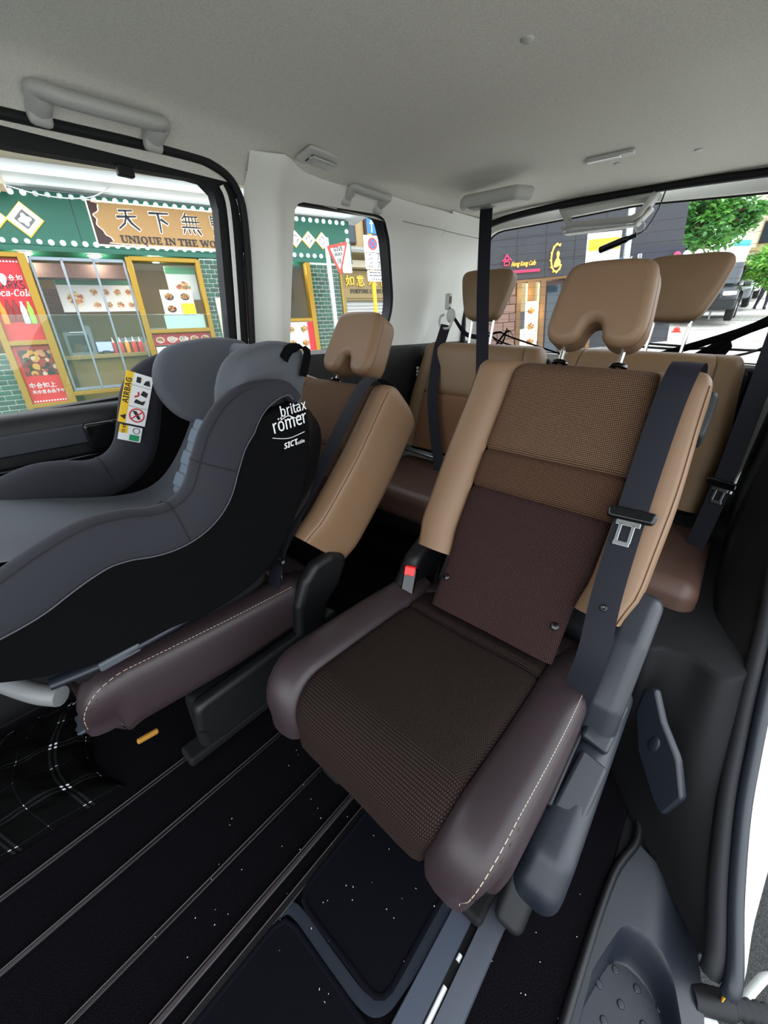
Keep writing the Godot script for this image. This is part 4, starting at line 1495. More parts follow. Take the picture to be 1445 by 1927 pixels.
# ---------------------------------------------------------------- child seat and loose things
const WING := [Vector2(0.13, 0.625), Vector2(0.08, 0.655), Vector2(0.02, 0.683), Vector2(-0.05, 0.712), Vector2(-0.11, 0.727), Vector2(-0.165, 0.724), Vector2(-0.215, 0.712), Vector2(-0.252, 0.716), Vector2(-0.282, 0.738), Vector2(-0.305, 0.782), Vector2(-0.335, 0.835), Vector2(-0.378, 0.88), Vector2(-0.43, 0.905), Vector2(-0.49, 0.912), Vector2(-0.545, 0.902), Vector2(-0.575, 0.872)]

func wing_band(x: float, s: float, t0 := 0.0, t1 := 1.0) -> G:
	# padded roll along the edge of the bucket, outer side towards s * x
	var path := spline2(WING, 6)
	var n := path.size()
	var sec := []
	for p in [Vector2(-0.020, -0.098), Vector2(-0.030, -0.075), Vector2(-0.033, -0.05), Vector2(-0.031, -0.028), Vector2(-0.024, -0.012), Vector2(-0.012, -0.002), Vector2(0.0, 0.0), Vector2(0.012, -0.004), Vector2(0.022, -0.016), Vector2(0.027, -0.034), Vector2(0.029, -0.055), Vector2(0.027, -0.078), Vector2(0.020, -0.092), Vector2(0.010, -0.094)]:
		sec.append(p)
	var g := G.new()
	var rows := []
	for i in n:
		var f := float(i) / (n - 1)
		if i < roundi(t0 * (n - 1)) or i > roundi(t1 * (n - 1)): continue
		var d := (path[mini(i + 1, n - 1)] - path[maxi(i - 1, 0)]).normalized()
		var nm := Vector2(d.y, -d.x) * -1.0
		if nm.y < 0 and absf(nm.x) < 0.8: nm = -nm
		nm = Vector2(-d.y, d.x)
		if nm.dot(Vector2(0.35, 0.94)) < 0: nm = -nm
		var k := 1.0 - 0.70 * smoothstep(0.72, 0.97, f) - 0.3 * smoothstep(0.15, 0.0, f)
		var row := PackedVector3Array()
		for q in sec:
			var c: Vector2 = path[i] + nm * (q.y * k)
			if s < 0: c.y += 0.035 * smoothstep(0.76, 0.86, path[i].y)
			row.append(V(x + s * q.x * (1.0 - 0.45 * smoothstep(0.74, 0.92, f)), c.y, c.x))
		rows.append(row)
	g.grid(rows, true, false)
	g.fan(rows[0])
	g.fan(rows[rows.size() - 1])
	return g

func wing_seam(x: float, s: float, t: float) -> G:
	# the stitched line where two lengths of the cover meet
	var path := spline2(WING, 6)
	var i := roundi(t * (path.size() - 1))
	var d := (path[i + 1] - path[i - 1]).normalized()
	var nm := Vector2(-d.y, d.x)
	if nm.dot(Vector2(0.35, 0.94)) < 0: nm = -nm
	var pts := []
	for p in [Vector2(-0.0335, -0.06), Vector2(-0.0315, -0.028), Vector2(-0.0245, -0.0115), Vector2(-0.012, -0.0015), Vector2(0.0, 0.0005), Vector2(0.0122, -0.0035), Vector2(0.0224, -0.0157), Vector2(0.0275, -0.034), Vector2(0.0295, -0.055), Vector2(0.0275, -0.078), Vector2(0.0205, -0.092)]:
		var c: Vector2 = path[i] + nm * p.y
		pts.append(V(x + s * p.x, c.y, c.x))
	var g := G.new()
	g.tube(spline(pts, 3), 0.0012, 5)
	return g

func child_seat() -> void:
	var X := -0.965
	var o := thing("child_seat", "black and charcoal child car seat standing on the far second-row seat", "child seat", Transform3D(Basis.IDENTITY, V(X, 0.385, -0.25)))
	var at := Transform3D(Basis.IDENTITY, V(-X, -0.385, 0.25))   # parts are laid out in the van's frame
	var H := 0.205
	for s in [-1.0, 1.0]:
		var x: float = X + H * s
		# three padded lengths, meeting at cross seams
		for e in [[0.0, 0.445], [0.445, 0.60], [0.60, 1.0]]:
			part("side_cover", wing_band(x, s, e[0], e[1]), M.cover_dark, o, at)
			if e[0] > 0.0: part("cross_seam", wing_seam(x, s, e[0]), M.seam_dark, o, at)
		var g := G.new()
		var path := spline2(WING, 6)
		# shell below the cover
		var pts := [Vector2(0.115, 0.575), Vector2(0.02, 0.612), Vector2(-0.11, 0.640), Vector2(-0.21, 0.635), Vector2(-0.29, 0.650), Vector2(-0.345, 0.70), Vector2(-0.385, 0.78), Vector2(-0.44, 0.83), Vector2(-0.51, 0.852), Vector2(-0.572, 0.85), Vector2(-0.588, 0.79), Vector2(-0.572, 0.70), Vector2(-0.53, 0.60), Vector2(-0.46, 0.50), Vector2(-0.36, 0.445), Vector2(-0.2, 0.432), Vector2(-0.05, 0.452), Vector2(0.05, 0.495), Vector2(0.105, 0.54)]
		var ol := spline2(pts, 3, true)
		if Geometry2D.is_polygon_clockwise(ol): ol.reverse()
		# outline is (z, y): facing +x needs the axes z -> x, so mirror through the basis
		g.puff(ol, 0.036, 0.012, 4, Transform3D(Basis(V(0, 0, 1), V(0, 1, 0), V(-1, 0, 0)), V(x + 0.018, 0, 0)))
		part("side_shell", g, M.net_black, o, at)
		# overlock stitching along the cover's lower hem
		g = G.new()
		var hem := PackedVector3Array()
		for i in range(4, path.size() - 2):
			var d := (path[i + 1] - path[i - 1]).normalized()
			var nm := Vector2(-d.y, d.x)
			if nm.dot(Vector2(0.35, 0.94)) < 0: nm = -nm
			var f := float(i) / (path.size() - 1)
			var q := path[i] + nm * -0.088 * (1.0 - 0.70 * smoothstep(0.72, 0.97, f) - 0.3 * smoothstep(0.15, 0.0, f))
			if s < 0: q.y += 0.035 * smoothstep(0.76, 0.86, path[i].y)
			hem.append(V(x + s * 0.0255 * (1.0 - 0.45 * smoothstep(0.74, 0.92, f)), q.y, q.x))
		g.tube(hem, 0.0014, 5)
		part("hem_stitching", g, M.cover_grey, o, at)
		g = G.new()
		var crest := PackedVector3Array()
		for i in range(3, path.size() - 6):
			var d := (path[i + 1] - path[i - 1]).normalized()
			var nm := Vector2(-d.y, d.x)
			if nm.dot(Vector2(0.35, 0.94)) < 0: nm = -nm
			var q := path[i] + nm * -0.009
			if s < 0: q.y += 0.035 * smoothstep(0.76, 0.86, path[i].y)
			crest.append(V(x + s * 0.0175 * (1.0 - 0.45 * smoothstep(0.74, 0.92, float(i) / (path.size() - 1))), q.y, q.x))
		g.tube(crest, 0.0011, 5)
		part("cover_seam", g, M.seam_dark, o, at)
	# back of the shell, between the sides
	var g := G.new()
	var rows := []
	for p in spline2([Vector2(-0.545, 0.885), Vector2(-0.585, 0.82), Vector2(-0.58, 0.72), Vector2(-0.54, 0.61), Vector2(-0.46, 0.505), Vector2(-0.34, 0.45), Vector2(-0.1, 0.45), Vector2(0.10, 0.55)], 4):
		var row := PackedVector3Array()
		for j in 11:
			var u := -1.0 + 2.0 * j / 10.0
			row.append(V(X + H * u, p.y, p.x - 0.012 * (1.0 - u * u)))
		rows.append(row)
	g.grid(rows, false, false)
	part("back_shell", g, M.net_black, o, at)
	# glossy recline frame behind the shell
	g = G.new()
	g.puff(spline2([Vector2(-0.585, 0.81), Vector2(-0.565, 0.82), Vector2(-0.545, 0.74), Vector2(-0.50, 0.62), Vector2(-0.44, 0.52), Vector2(-0.405, 0.475), Vector2(-0.43, 0.465), Vector2(-0.50, 0.53), Vector2(-0.575, 0.66), Vector2(-0.605, 0.76)], 4, true), 0.05, 0.010, 4, Transform3D(Basis(V(0, 0, 1), V(0, 1, 0), V(-1, 0, 0)), V(-0.765, 0, -0.022)))
	part("recline_frame", g, M.gloss_black, o, at)
	# padding inside: back pad, seat pad
	g = G.new()
	rows = []
	for p in spline2([Vector2(-0.535, 0.86), Vector2(-0.50, 0.76), Vector2(-0.435, 0.66), Vector2(-0.37, 0.60), Vector2(-0.30, 0.585), Vector2(-0.2, 0.605), Vector2(-0.08, 0.645), Vector2(0.03, 0.672), Vector2(0.10, 0.66), Vector2(0.145, 0.62), Vector2(0.15, 0.55)], 4):
		var row := PackedVector3Array()
		for j in 15:
			var u := -1.0 + 2.0 * j / 14.0
			row.append(V(X + 0.178 * u, p.y + 0.022 * pow(absf(u), 3.0), p.x + 0.012 * absf(u)))
		rows.append(row)
	g.grid(rows, false, true)
	part("seat_pad", g, M.cover_grey, o, at)
	# crotch opening with its dark slot
	g = G.new()
	g.rbox(V(X + 0.03, 0.682, 0.055), V(0.05, 0.012, 0.032), 0.006, Basis(V(1, 0, 0), 0.05))
	part("adjuster_slot", g, M.gloss_black, o, at)
	# padded shoulder straps and harness
	for s in [-1, 1]:
		g = G.new()
		g.rbox(V(X + 0.06 * s + 0.03, 0.71, -0.40), V(0.055, 0.20, 0.018), 0.008, Basis(V(1, 0, 0), -0.52), 3)
		for k in 3:
			g.rbox(V(X + 0.06 * s + 0.03, 0.66 + 0.05 * k, -0.366 - 0.030 * k + 0.004), V(0.050, 0.038, 0.014), 0.006, Basis(V(1, 0, 0), -0.52), 3)
		part("shoulder_pad", g, M.cover_light, o, at)
	g = G.new()
	g.rbox(V(X + 0.02, 0.612, -0.30), V(0.07, 0.035, 0.03), 0.010, Basis(V(1, 0, 0), -0.3), 3)
	part("harness_buckle", g, M.gloss_black, o, at)
	# head support: centre pad and two deep wings
	g = G.new()
	g.rbox(V(X, 0.87, -0.585), V(0.25, 0.20, 0.05), 0.024, Basis(V(1, 0, 0), -0.30), 4)
	var hp := part("head_support", g, M.cover_grey, o, at)
	for s in [-1.0, 1.0]:
		g = G.new()
		var ov := []
		for p in [Vector2(0.125, -0.02), Vector2(0.12, 0.04), Vector2(0.085, 0.085), Vector2(0.02, 0.104), Vector2(-0.06, 0.108), Vector2(-0.125, 0.09), Vector2(-0.135, 0.02), Vector2(-0.115, -0.06), Vector2(-0.06, -0.10), Vector2(0.01, -0.115), Vector2(0.085, -0.085)]:
			ov.append(p)
		var ol := spline2(ov, 4, true)
		if Geometry2D.is_polygon_clockwise(ol): ol.reverse()
		# wings splay outwards towards the front
		var fwd := V(0.30 * s, 0, 1).normalized()
		var bas := Basis(fwd, V(0.06 * s, 0.97, -0.24).normalized(), V(0, 0, 0))
		bas.z = bas.x.cross(bas.y).normalized()
		bas.y = bas.z.cross(bas.x).normalized()
		g.puff(ol, 0.065, 0.026, 6, Transform3D(bas, V(X + 0.135 * s, 0.872, -0.525) - bas.z * 0.0325), 0.0)
		part("head_wing", g, M.cover_grey, o, at)
	letters("lettering", "rö", 0.030, M.print_white, o, at * Transform3D(Basis(V(0.3, 0, -0.95).normalized(), V(0, 1, 0), V(0.95, 0, 0.3).normalized()), V(X - 0.094, 0.895, -0.575)), "Droid Sans", 400, 0.001)
	# black elastic loop over the near wing
	g = G.new()
	g.ribbon(spline([V(X + 0.155, 0.90, -0.63), V(X + 0.165, 0.955, -0.64), V(X + 0.16, 0.965, -0.60), V(X + 0.175, 0.945, -0.565)], 5), V(0, 0.3, 1), 0.022, 0.004)
	part("elastic", g, M.net_black, o, at)
	# base with its release strip and paddle
	g = G.new()
	g.puff(spline2([Vector2(-0.02, 0.44), Vector2(-0.1, 0.452), Vector2(-0.25, 0.452), Vector2(-0.40, 0.47), Vector2(-0.44, 0.45), Vector2(-0.42, 0.40), Vector2(-0.3, 0.385), Vector2(-0.06, 0.385), Vector2(-0.01, 0.405)], 3, true), 0.36, 0.015, 4, Transform3D(Basis(V(0, 0, 1), V(0, 1, 0), V(-1, 0, 0)), V(X + 0.18, 0, 0)))
	part("base", g, M.black_soft, o, at)
	g = G.new()
	g.tube(spline([V(X + 0.205, 0.452, 0.02), V(X + 0.213, 0.447, -0.06), V(X + 0.213, 0.447, -0.16), V(X + 0.205, 0.448, -0.28), V(X + 0.19, 0.462, -0.40)], 5), 0.013, 10, true, 0.7)
	part("release_strip", g, M.slate, o, at)
	g = G.new()
	g.rbox(V(X + 0.222, 0.447, -0.085), V(0.010, 0.020, 0.072), 0.008, Basis(V(0, 1, 0), 0.03), 3)
	part("release_paddle", g, M.paddle, o, at)
	g = G.new()
	g.rbox(V(X + 0.217, 0.452, -0.172), V(0.010, 0.018, 0.075), 0.007, Basis(V(0, 1, 0), -0.03), 3)
	part("release_paddle", g, M.slate, o, at)
	# support leg reaching forward from the base
	g = G.new()
	g.tube(spline([V(-0.815, 0.372, 0.015), V(-0.86, 0.372, 0.045), V(-0.96, 0.368, 0.088), V(-1.1, 0.36, 0.14)], 5), 0.019, 12)
	part("support_bar", g, M.bar_grey, o, at)
	# maker's print on the near side of the shell
	var side_print := Basis(V(0, 0, -1), V(0, 1, 0), V(1, 0, 0))
	var tilt := side_print * Basis(V(0, 0, 1), 0.10)
	var px := X + H + 0.0200
	letters("lettering", "britax", 0.031, M.print_white, o, at * Transform3D(tilt, V(px, 0.846, -0.540)), "Droid Sans", 400, 0.0012, 0.9)
	letters("lettering", "römer", 0.040, M.print_white, o, at * Transform3D(tilt, V(px, 0.818, -0.527)), "Droid Sans", 400, 0.0012, 0.85)
	letters("lettering", "SICT", 0.018, M.print_white, o, at * Transform3D(tilt, V(px, 0.768, -0.524)), "Droid Sans", 700, 0.0012, 1.0, true)
	letters("lettering", "inside", 0.010, M.print_white, o, at * Transform3D(tilt, V(px, 0.7665, -0.550)), "Droid Sans", 400, 0.0012, 1.0)
	g = G.new()
	g.tube(spline([V(px, 0.826, -0.505), V(px, 0.832, -0.525), V(px, 0.824, -0.545), V(px, 0.829, -0.565)], 5), 0.0012, 5)
	part("emblem", g, M.print_white, o, at)
	g = G.new()
	g.tube(spline([V(px, 0.791, -0.478), V(px, 0.782, -0.52), V(px, 0.788, -0.566)], 5), 0.0009, 5)
	part("emblem", g, M.print_white, o, at)
	# warning label sewn to the inside of the far cover
	var lx := X - H + 0.032
	var lb := Basis(V(0, 0.42, -0.907).normalized(), V(0, 0.907, 0.42).normalized(), V(1, 0, 0))
	# label axes: u to the rear and down is across, v up along the cover
	lb = Basis(V(0.08, -0.40, -0.91).normalized(), V(0.0, 0.86, -0.50).normalized(), V(1, 0, 0))
	lb.z = lb.x.cross(lb.y).normalized()
	lb.y = lb.z.cross(lb.x).normalized()
	var lo := Transform3D(lb, V(lx + 0.006, 0.842, -0.352))
	var lab := part("warning_label", flat_panel(rect2(-0.030, -0.060, 0.030, 0.066, 0.003), 0.0015, lo), M.print_white, o, at)
	part("warning_band", flat_panel(rect2(-0.030, -0.060, -0.014, 0.066, 0.002), 0.0022, lo), M.print_yellow, lab)
	letters("lettering", "AIRBAG", 0.017, M.print_black, lab, lo * Transform3D(Basis(V(0, 0, 1), PI / 2), V(-0.022, 0.020, 0.0022)), "Droid Sans", 700, 0.0008)
	g = G.new()
	g.prism(PackedVector2Array([Vector2(-0.028, -0.045), Vector2(-0.016, -0.052), Vector2(-0.016, -0.038)]), 0.0008, lo * Transform3D(Basis.IDENTITY, V(0, 0, 0.0022)))
	part("warning_mark", g, M.print_black, lab)
	part("prohibition_ring", ring_panel(0.0175, 0.0145, lo * Transform3D(Basis.IDENTITY, V(0.008, -0.036, 0.0016))), M.print_red, lab)
	g = G.new()
	g.rbox(lo * V(0.008, -0.036, 0.0024), V(0.003, 0.032, 0.0008), 0.0003, lb * Basis(V(0, 0, 1), -0.8))
	part("prohibition_bar", g, M.print_red, lab)
	for e in [[rounded([Vector2(-0.004, -0.026), Vector2(0.012, -0.046), Vector2(0.018, -0.044), Vector2(0.006, -0.026)], 0.002, 2), "pictogram"], [rounded([Vector2(-0.004, -0.006), Vector2(0.018, -0.008), Vector2(0.022, 0.006), Vector2(0.014, 0.0), Vector2(0.0, 0.004)], 0.002, 2), "pictogram"], [rounded([Vector2(0.008, 0.016), Vector2(0.022, 0.012), Vector2(0.024, 0.024), Vector2(0.012, 0.028)], 0.002, 2), "pictogram"], [rounded([Vector2(-0.006, 0.044), Vector2(0.004, 0.044), Vector2(0.004, 0.058), Vector2(-0.006, 0.058)], 0.001, 2), "pictogram"], [rounded([Vector2(0.010, 0.042), Vector2(0.026, 0.042), Vector2(0.022, 0.056), Vector2(0.014, 0.052)], 0.001, 2), "pictogram"]]:
		g = G.new()
		g.prism(e[0], 0.0006, lo * Transform3D(Basis.IDENTITY, V(0, 0, 0.0018)))
		part(e[1], g, M.print_black, lab)
	g = G.new()
	g.ribbon(spline([lo * V(-0.004, 0.008, 0.002), lo * V(0.004, 0.014, 0.002), lo * V(0.002, 0.022, 0.002)], 4), lb.x, 0.004, 0.0006)
	part("pictogram", g, M.print_red, lab)
	for y in [-0.016, 0.036]:
		g = G.new()
		g.rbox(lo * V(0.008, y, 0.0019), V(0.043, 0.0008, 0.0006), 0.0002, lb)
		part("rule", g, M.print_black, lab)
	var l2 := Transform3D(lb, V(lx + 0.006, 0.842, -0.352) + lb.y * -0.083)
	var lab2 := part("size_label", flat_panel(rect2(-0.024, -0.020, 0.026, 0.018, 0.002), 0.0015, l2), M.print_white, o, at)
	part("size_band", flat_panel(rect2(-0.024, -0.002, -0.006, 0.018, 0.001), 0.0022, l2), M.print_yellow, lab2)
	part("fit_mark", flat_panel(rect2(0.0, -0.018, 0.022, -0.003, 0.001), 0.0022, l2), M.print_green, lab2)
	part("fit_ring", ring_panel(0.008, 0.0066, l2 * Transform3D(Basis.IDENTITY, V(0.013, 0.008, 0.0016))), M.print_black, lab2)
	letters("lettering", "15 M", 0.010, M.print_black, lab2, l2 * Transform3D(Basis(V(0, 0, 1), PI / 2), V(-0.015, 0.008, 0.0022)), "Droid Sans", 700, 0.0006)

func flat_panel(pts: PackedVector2Array, thick: float, at: Transform3D) -> G:
	var g := G.new()
	g.prism(pts, thick, at)
	return g

func ring_panel(r1: float, r0: float, at: Transform3D, thick := 0.001, n := 28) -> G:
	var g := G.new()
	var rows := []
	for e in [[r0, 0.0], [r0, thick], [r1, thick], [r1, 0.0]]:
		var row := PackedVector3Array()
		for k in n:
			var a := TAU * k / n
			row.append(at * V(cos(a) * e[0], sin(a) * e[0], e[1]))
		rows.append(row)
	g.grid(rows, true, true)
	return g

func loose_things() -> void:
	# checked blanket on the floor in front of the far seat
	var pl := thing("plaid_blanket", "black and white checked blanket lying crumpled on the floor by the far seat", "blanket", Transform3D(Basis.IDENTITY, V(-1.05, 0.0, 0.12)))
	var g := G.new()
	var rows := []
	var uvs := []
	var f := FastNoiseLite.new()
	f.seed = 4
	f.frequency = 5.0
	for i in 29:
		var row := PackedVector3Array()
		var ur := []
		for j in 37:
			var u := i / 28.0
			var w := j / 36.0
			var x := -0.18 + 0.36 * w + 0.05 * (u - 0.5)
			var z := 0.16 - 0.36 * u + 0.10 * sin(w * 2.4)
			var y := 0.012 + 0.030 * (0.5 + 0.5 * f.get_noise_2d(x * 2.2, z * 2.2)) + 0.03 * sin(w * PI) * sin(u * PI)
			y = maxf(0.004, y * smoothstep(0.0, 0.12, minf(minf(u, 1.0 - u), minf(w, 1.0 - w)) + 0.03))
			row.append(V(x, y, z))
			ur.append(Vector2(w * 0.42, u * 0.42))
		rows.append(row)
		uvs.append(ur)
	g.grid(rows, false, true, uvs)
	var im := Image.create(128, 128, false, Image.FORMAT_RGB8)
	for y in 128:
		for x in 128:
			var a := 0.0
			var b := 0.0
			for k in [20, 30, 84]:
				if absi(x - k) < (3 if k < 84 else 1): a += 1.0
				if absi(y - k) < (3 if k < 84 else 1): b += 1.0
			var c := 0.03 + 0.10 * (a + b) + (0.75 if a > 0 and b > 0 else 0.0)
			if (x / 2 + y / 2) % 2 and (a + b) > 0 and not (a > 0 and b > 0): c *= 0.5
			im.set_pixel(x, y, Color(c, c, c * 1.03))
	var m := mat("plaid", Color.WHITE, 0.95, 0.0, 0.1)
	m.albedo_texture = ImageTexture.create_from_image(im)
	m.uv1_scale = Vector3(6.5, 6.5, 1)
	part("cloth", g, m, pl)

	# folded push-chair behind the third row
	var pc := thing("folded_pushchair", "folded black push-chair with wire frame behind the near third-row seat", "pushchair", Transform3D(Basis.IDENTITY, V(-0.12, 0.50, -2.02)))
	for e in [[V(-0.16, 0.39, 0.0), V(0.10, 0.50, 0.02), V(0.20, 0.60, 0.03)], [V(-0.05, 0.385, 0.02), V(0.06, 0.47, 0.0), V(0.15, 0.52, 0.0)]]:
		g = G.new()
		g.ribbon(spline(e, 6), V(0.1, 0.8, 0.3), 0.026, 0.010)
		part("strap", g, M.net_black, pc)
	g = G.new()
	g.prism(rounded([Vector2(-0.02, 0.36), Vector2(0.03, 0.36), Vector2(0.06, 0.43), Vector2(0.04, 0.47), Vector2(0.0, 0.45)], 0.01), 0.02, Transform3D(Basis.IDENTITY, V(0, 0, -0.02)), 0.006)
	part("canopy", g, M.net_black, pc)
	g = G.new()
	g.rbox(V(0.225, 0.615, 0.04), V(0.09, 0.055, 0.04), 0.018, Basis(V(0, 0, 1), 0.45))
	part("grip", g, M.gloss_black, pc)
	for e in [[V(-0.36, 0.45, 0), V(-0.30, 0.405, 0), V(-0.15, 0.388, 0), V(0.05, 0.395, 0), V(0.17, 0.45, 0), V(0.235, 0.56, 0)], [V(-0.38, 0.44, -0.03), V(-0.2, 0.43, -0.03), V(0.1, 0.42, -0.03), V(0.18, 0.43, -0.03)], [V(-0.36, 0.425, -0.02), V(-0.1, 0.415, -0.02), V(0.05, 0.435, -0.02)]]:
		g = G.new()
		g.tube(spline(e, 5), 0.005, 6)
		part("frame_tube", g, M.gloss_black, pc)
	g = G.new()
	g.rbox(V(0.0, 0.16, -0.02), V(0.42, 0.40, 0.10), 0.04)
	part("folded_seat", g, M.net_black, pc)

	# load net and straps behind the far third-row seat
	var ls := thing("luggage_strap", "tangle of thin black luggage straps behind the far third-row headrest", "strap", Transform3D(Basis.IDENTITY, V(-0.95, 0.88, -2.0)))
	for e in [[V(-0.16, 0.16, 0.0), V(-0.05, 0.06, 0.02), V(0.06, 0.02, 0.0), V(0.20, 0.0, 0.0)], [V(-0.10, 0.10, 0.02), V(0.0, 0.03, 0.03), V(0.02, 0.10, 0.02)], [V(-0.04, 0.0, 0.03), V(0.03, 0.09, 0.02), V(0.08, 0.01, 0.02)], [V(-0.14, 0.03, 0.0), V(-0.04, 0.08, 0.0), V(0.05, 0.06, 0.02), V(0.30, -0.01, -0.02)]]:
		g = G.new()
		g.ribbon(spline(e, 5), V(0, 0.6, 0.7), 0.012, 0.002)
		part("strap", g, M.net_black, ls)
	# small rear-view camera on the rear window with its lead
	var rc := thing("rear_camera", "small black tube camera hanging on its cable at the rear window", "camera", Transform3D(Basis.IDENTITY, V(-0.578, 1.305, -2.15)))
	g = G.new()
	var axis := V(1, 0.32, 0).normalized()
	g.tube(PackedVector3Array([axis * -0.055, axis * -0.05, axis * 0.045, axis * 0.055]), [0.010, 0.014, 0.014, 0.010], 12)
	part("barrel", g, M.gloss_black, rc)
	g = G.new()
	g.tube(PackedVector3Array([axis * 0.055, axis * 0.085]), 0.009, 10)
	part("tail", g, M.black, rc)
	g = G.new()
	g.tube(spline([axis * 0.085, V(0.11, 0.045, 0), V(0.135, 0.10, 0.0), V(0.15, 0.16, 0.02)], 5), 0.0025, 6)
	part("lead", g, M.gloss_black, rc)
	part("mount_ring", ring_panel(0.020, 0.014, Transform3D(Basis.IDENTITY, V(0.085, 0.052, -0.005)), 0.004), M.print_white, rc)
	# dust and crumbs on the mats are left to the cloth; foot of the open side: a ribbed cable sleeve
	var cs := thing("cable_sleeve", "ribbed black cable sleeve at the foot of the door opening", "cable", Transform3D(Basis.IDENTITY, V(0.305, -0.06, -0.575)))
	g = G.new()
	g.tube(PackedVector3Array([V(-0.055, 0.008, 0.035), V(0.0, 0.0, 0.0)]), 0.021, 12)
	part("collar", g, M.rubber, cs)
	g = G.new()
	var pth := []
	var rad := []
	for i in 41:
		pth.append(V(0.24 * i / 40.0, -0.015 * i / 40.0, -0.15 * i / 40.0))
		rad.append(0.017 if i % 2 else 0.0135)
	g.tube(PackedVector3Array(pth), rad, 12)
	part("sleeve", g, M.rubber, cs)
	# the lower corner of the white sliding door, slid open
	var dd := thing("sliding_door_edge", "white lower edge of the open sliding door hanging outside", "door", Transform3D(Basis.IDENTITY, V(0.425, -0.32, -0.79)))
	g = G.new()
	g.puff(rounded([Vector2(-0.035, -0.05), Vector2(0.40, -0.06), Vector2(0.40, 0.12), Vector2(0.05, 0.075), Vector2(-0.01, 0.03)], [0.03, 0.01, 0.01, 0.06, 0.04], 5), 0.03, 0.012, 4, Transform3D(Basis(V(1, 0, -0.25).normalized(), V(0.1, 0.5, -0.85).normalized(), V(0.2, 0.85, 0.5).normalized()), V(0, 0, 0)))
	part("door_skin", g, M.white_paint, dd)
	g = G.new()
	g.tube(spline([V(-0.02, -0.02, 0.06), V(0.08, -0.02, 0.05), V(0.35, -0.03, -0.02)], 5), 0.008, 8)
	part("lower_seal", g, M.rubber, dd)

# ---------------------------------------------------------------- the street outside
# glyph strokes in a box of 100 x 100, y up; each stroke: points, then the brush width
const GLYPH := {
	"tian": [[[20, 84, 80, 90], 8], [[8, 58, 92, 66], 9], [[50, 88, 48, 60, 36, 32, 8, 8], 9], [[52, 60, 66, 36, 96, 10], 12]],
	"xia": [[[6, 84, 94, 90], 9], [[46, 88, 47, 40, 46, 4], 10], [[56, 62, 84, 44], 11]],
	"wu": [[[30, 96, 20, 80, 8, 70], 7], [[22, 82, 88, 86], 6], [[8, 58, 94, 62], 6], [[4, 34, 98, 38], 7], [[28, 82, 27, 36], 6], [[44, 84, 43, 36], 6], [[60, 84, 60, 36], 6], [[76, 85, 76, 37], 6], [[16, 26, 8, 6], 8], [[36, 26, 40, 8], 8], [[58, 26, 64, 8], 8], [[80, 28, 94, 6], 10]],
	"shuang": [[[10, 90, 44, 92], 6], [[12, 78, 42, 78], 5], [[12, 66, 42, 66], 5], [[8, 54, 46, 54], 5], [[26, 96, 26, 54], 6], [[8, 96, 8, 54], 5], [[56, 90, 92, 92], 6], [[58, 78, 90, 78], 5], [[58, 66, 90, 66], 5], [[54, 54, 94, 54], 5], [[72, 96, 72, 54], 6], [[54, 96, 54, 54], 5], [[16, 40, 80, 42, 56, 16, 14, 2], 7], [[30, 34, 56, 14, 92, 2], 9]],
	"ru": [[[6, 66, 50, 70], 7], [[26, 96, 14, 46, 46, 12], 7], [[42, 70, 34, 34, 6, 6], 7], [[58, 76, 60, 14], 7], [[58, 76, 92, 78, 90, 14], 7], [[60, 22, 90, 22], 7]],
	"yi": [[[48, 99, 50, 90], 7], [[18, 88, 82, 90], 6], [[34, 86, 38, 76], 6], [[66, 88, 60, 76], 6], [[8, 74, 92, 76], 6], [[26, 66, 26, 38], 6], [[26, 66, 74, 67, 74, 38], 6], [[26, 52, 74, 52], 5], [[26, 39, 74, 39], 5], [[14, 28, 8, 8], 7], [[34, 30, 36, 8, 70, 6, 74, 18], 7], [[50, 30, 56, 18], 7], [[82, 28, 92, 12], 8]],
	"shui": [[[50, 96, 50, 10, 38, 18], 8], [[8, 68, 38, 70, 26, 38, 6, 18], 8], [[84, 76, 58, 54], 8], [[54, 58, 70, 34, 96, 14], 10]],
	"jing": [[[30, 96, 30, 56], 6], [[30, 96, 70, 96, 70, 56], 6], [[30, 76, 70, 76], 5], [[30, 57, 70, 57], 5], [[8, 46, 8, 4], 6], [[8, 46, 42, 46, 42, 4], 6], [[8, 26, 42, 26], 5], [[8, 6, 42, 6], 5], [[58, 46, 58, 4], 6], [[58, 46, 92, 46, 92, 4], 6], [[58, 26, 92, 26], 5], [[58, 6, 92, 6], 5]],
	"rang": [[[20, 96, 24, 88], 6], [[6, 80, 38, 81], 5], [[10, 66, 34, 66], 5], [[10, 54, 34, 54], 5], [[10, 40, 10, 8], 5], [[10, 40, 34, 40, 34, 8], 5], [[10, 9, 34, 9], 5], [[48, 90, 96, 91], 5], [[52, 76, 92, 76], 5], [[50, 60, 94, 60], 5], [[48, 44, 98, 44], 5], [[64, 74, 64, 46], 5], [[80, 74, 80, 46], 5], [[60, 42, 50, 6, 70, 14], 5], [[72, 34, 96, 6], 7]],
	"shang": [[[48, 92, 48, 10], 8], [[50, 56, 84, 58], 8], [[6, 8, 96, 9], 8]],
	"wu_noon": [[[34, 96, 10, 58], 8], [[26, 76, 86, 78], 8], [[6, 44, 96, 46], 8], [[50, 76, 50, 2], 8]],
	"zhong": [[[14, 72, 14, 34], 8], [[14, 72, 86, 73, 86, 34], 8], [[14, 36, 86, 36], 8], [[50, 98, 50, 2], 8]],
	"ge": [[[50, 96, 30, 60, 6, 44], 8], [[50, 96, 70, 66, 96, 46], 9], [[30, 52, 70, 53], 7], [[26, 38, 26, 4], 7], [[26, 38, 74, 39, 74, 4], 7], [[26, 6, 74, 6], 7]],
}

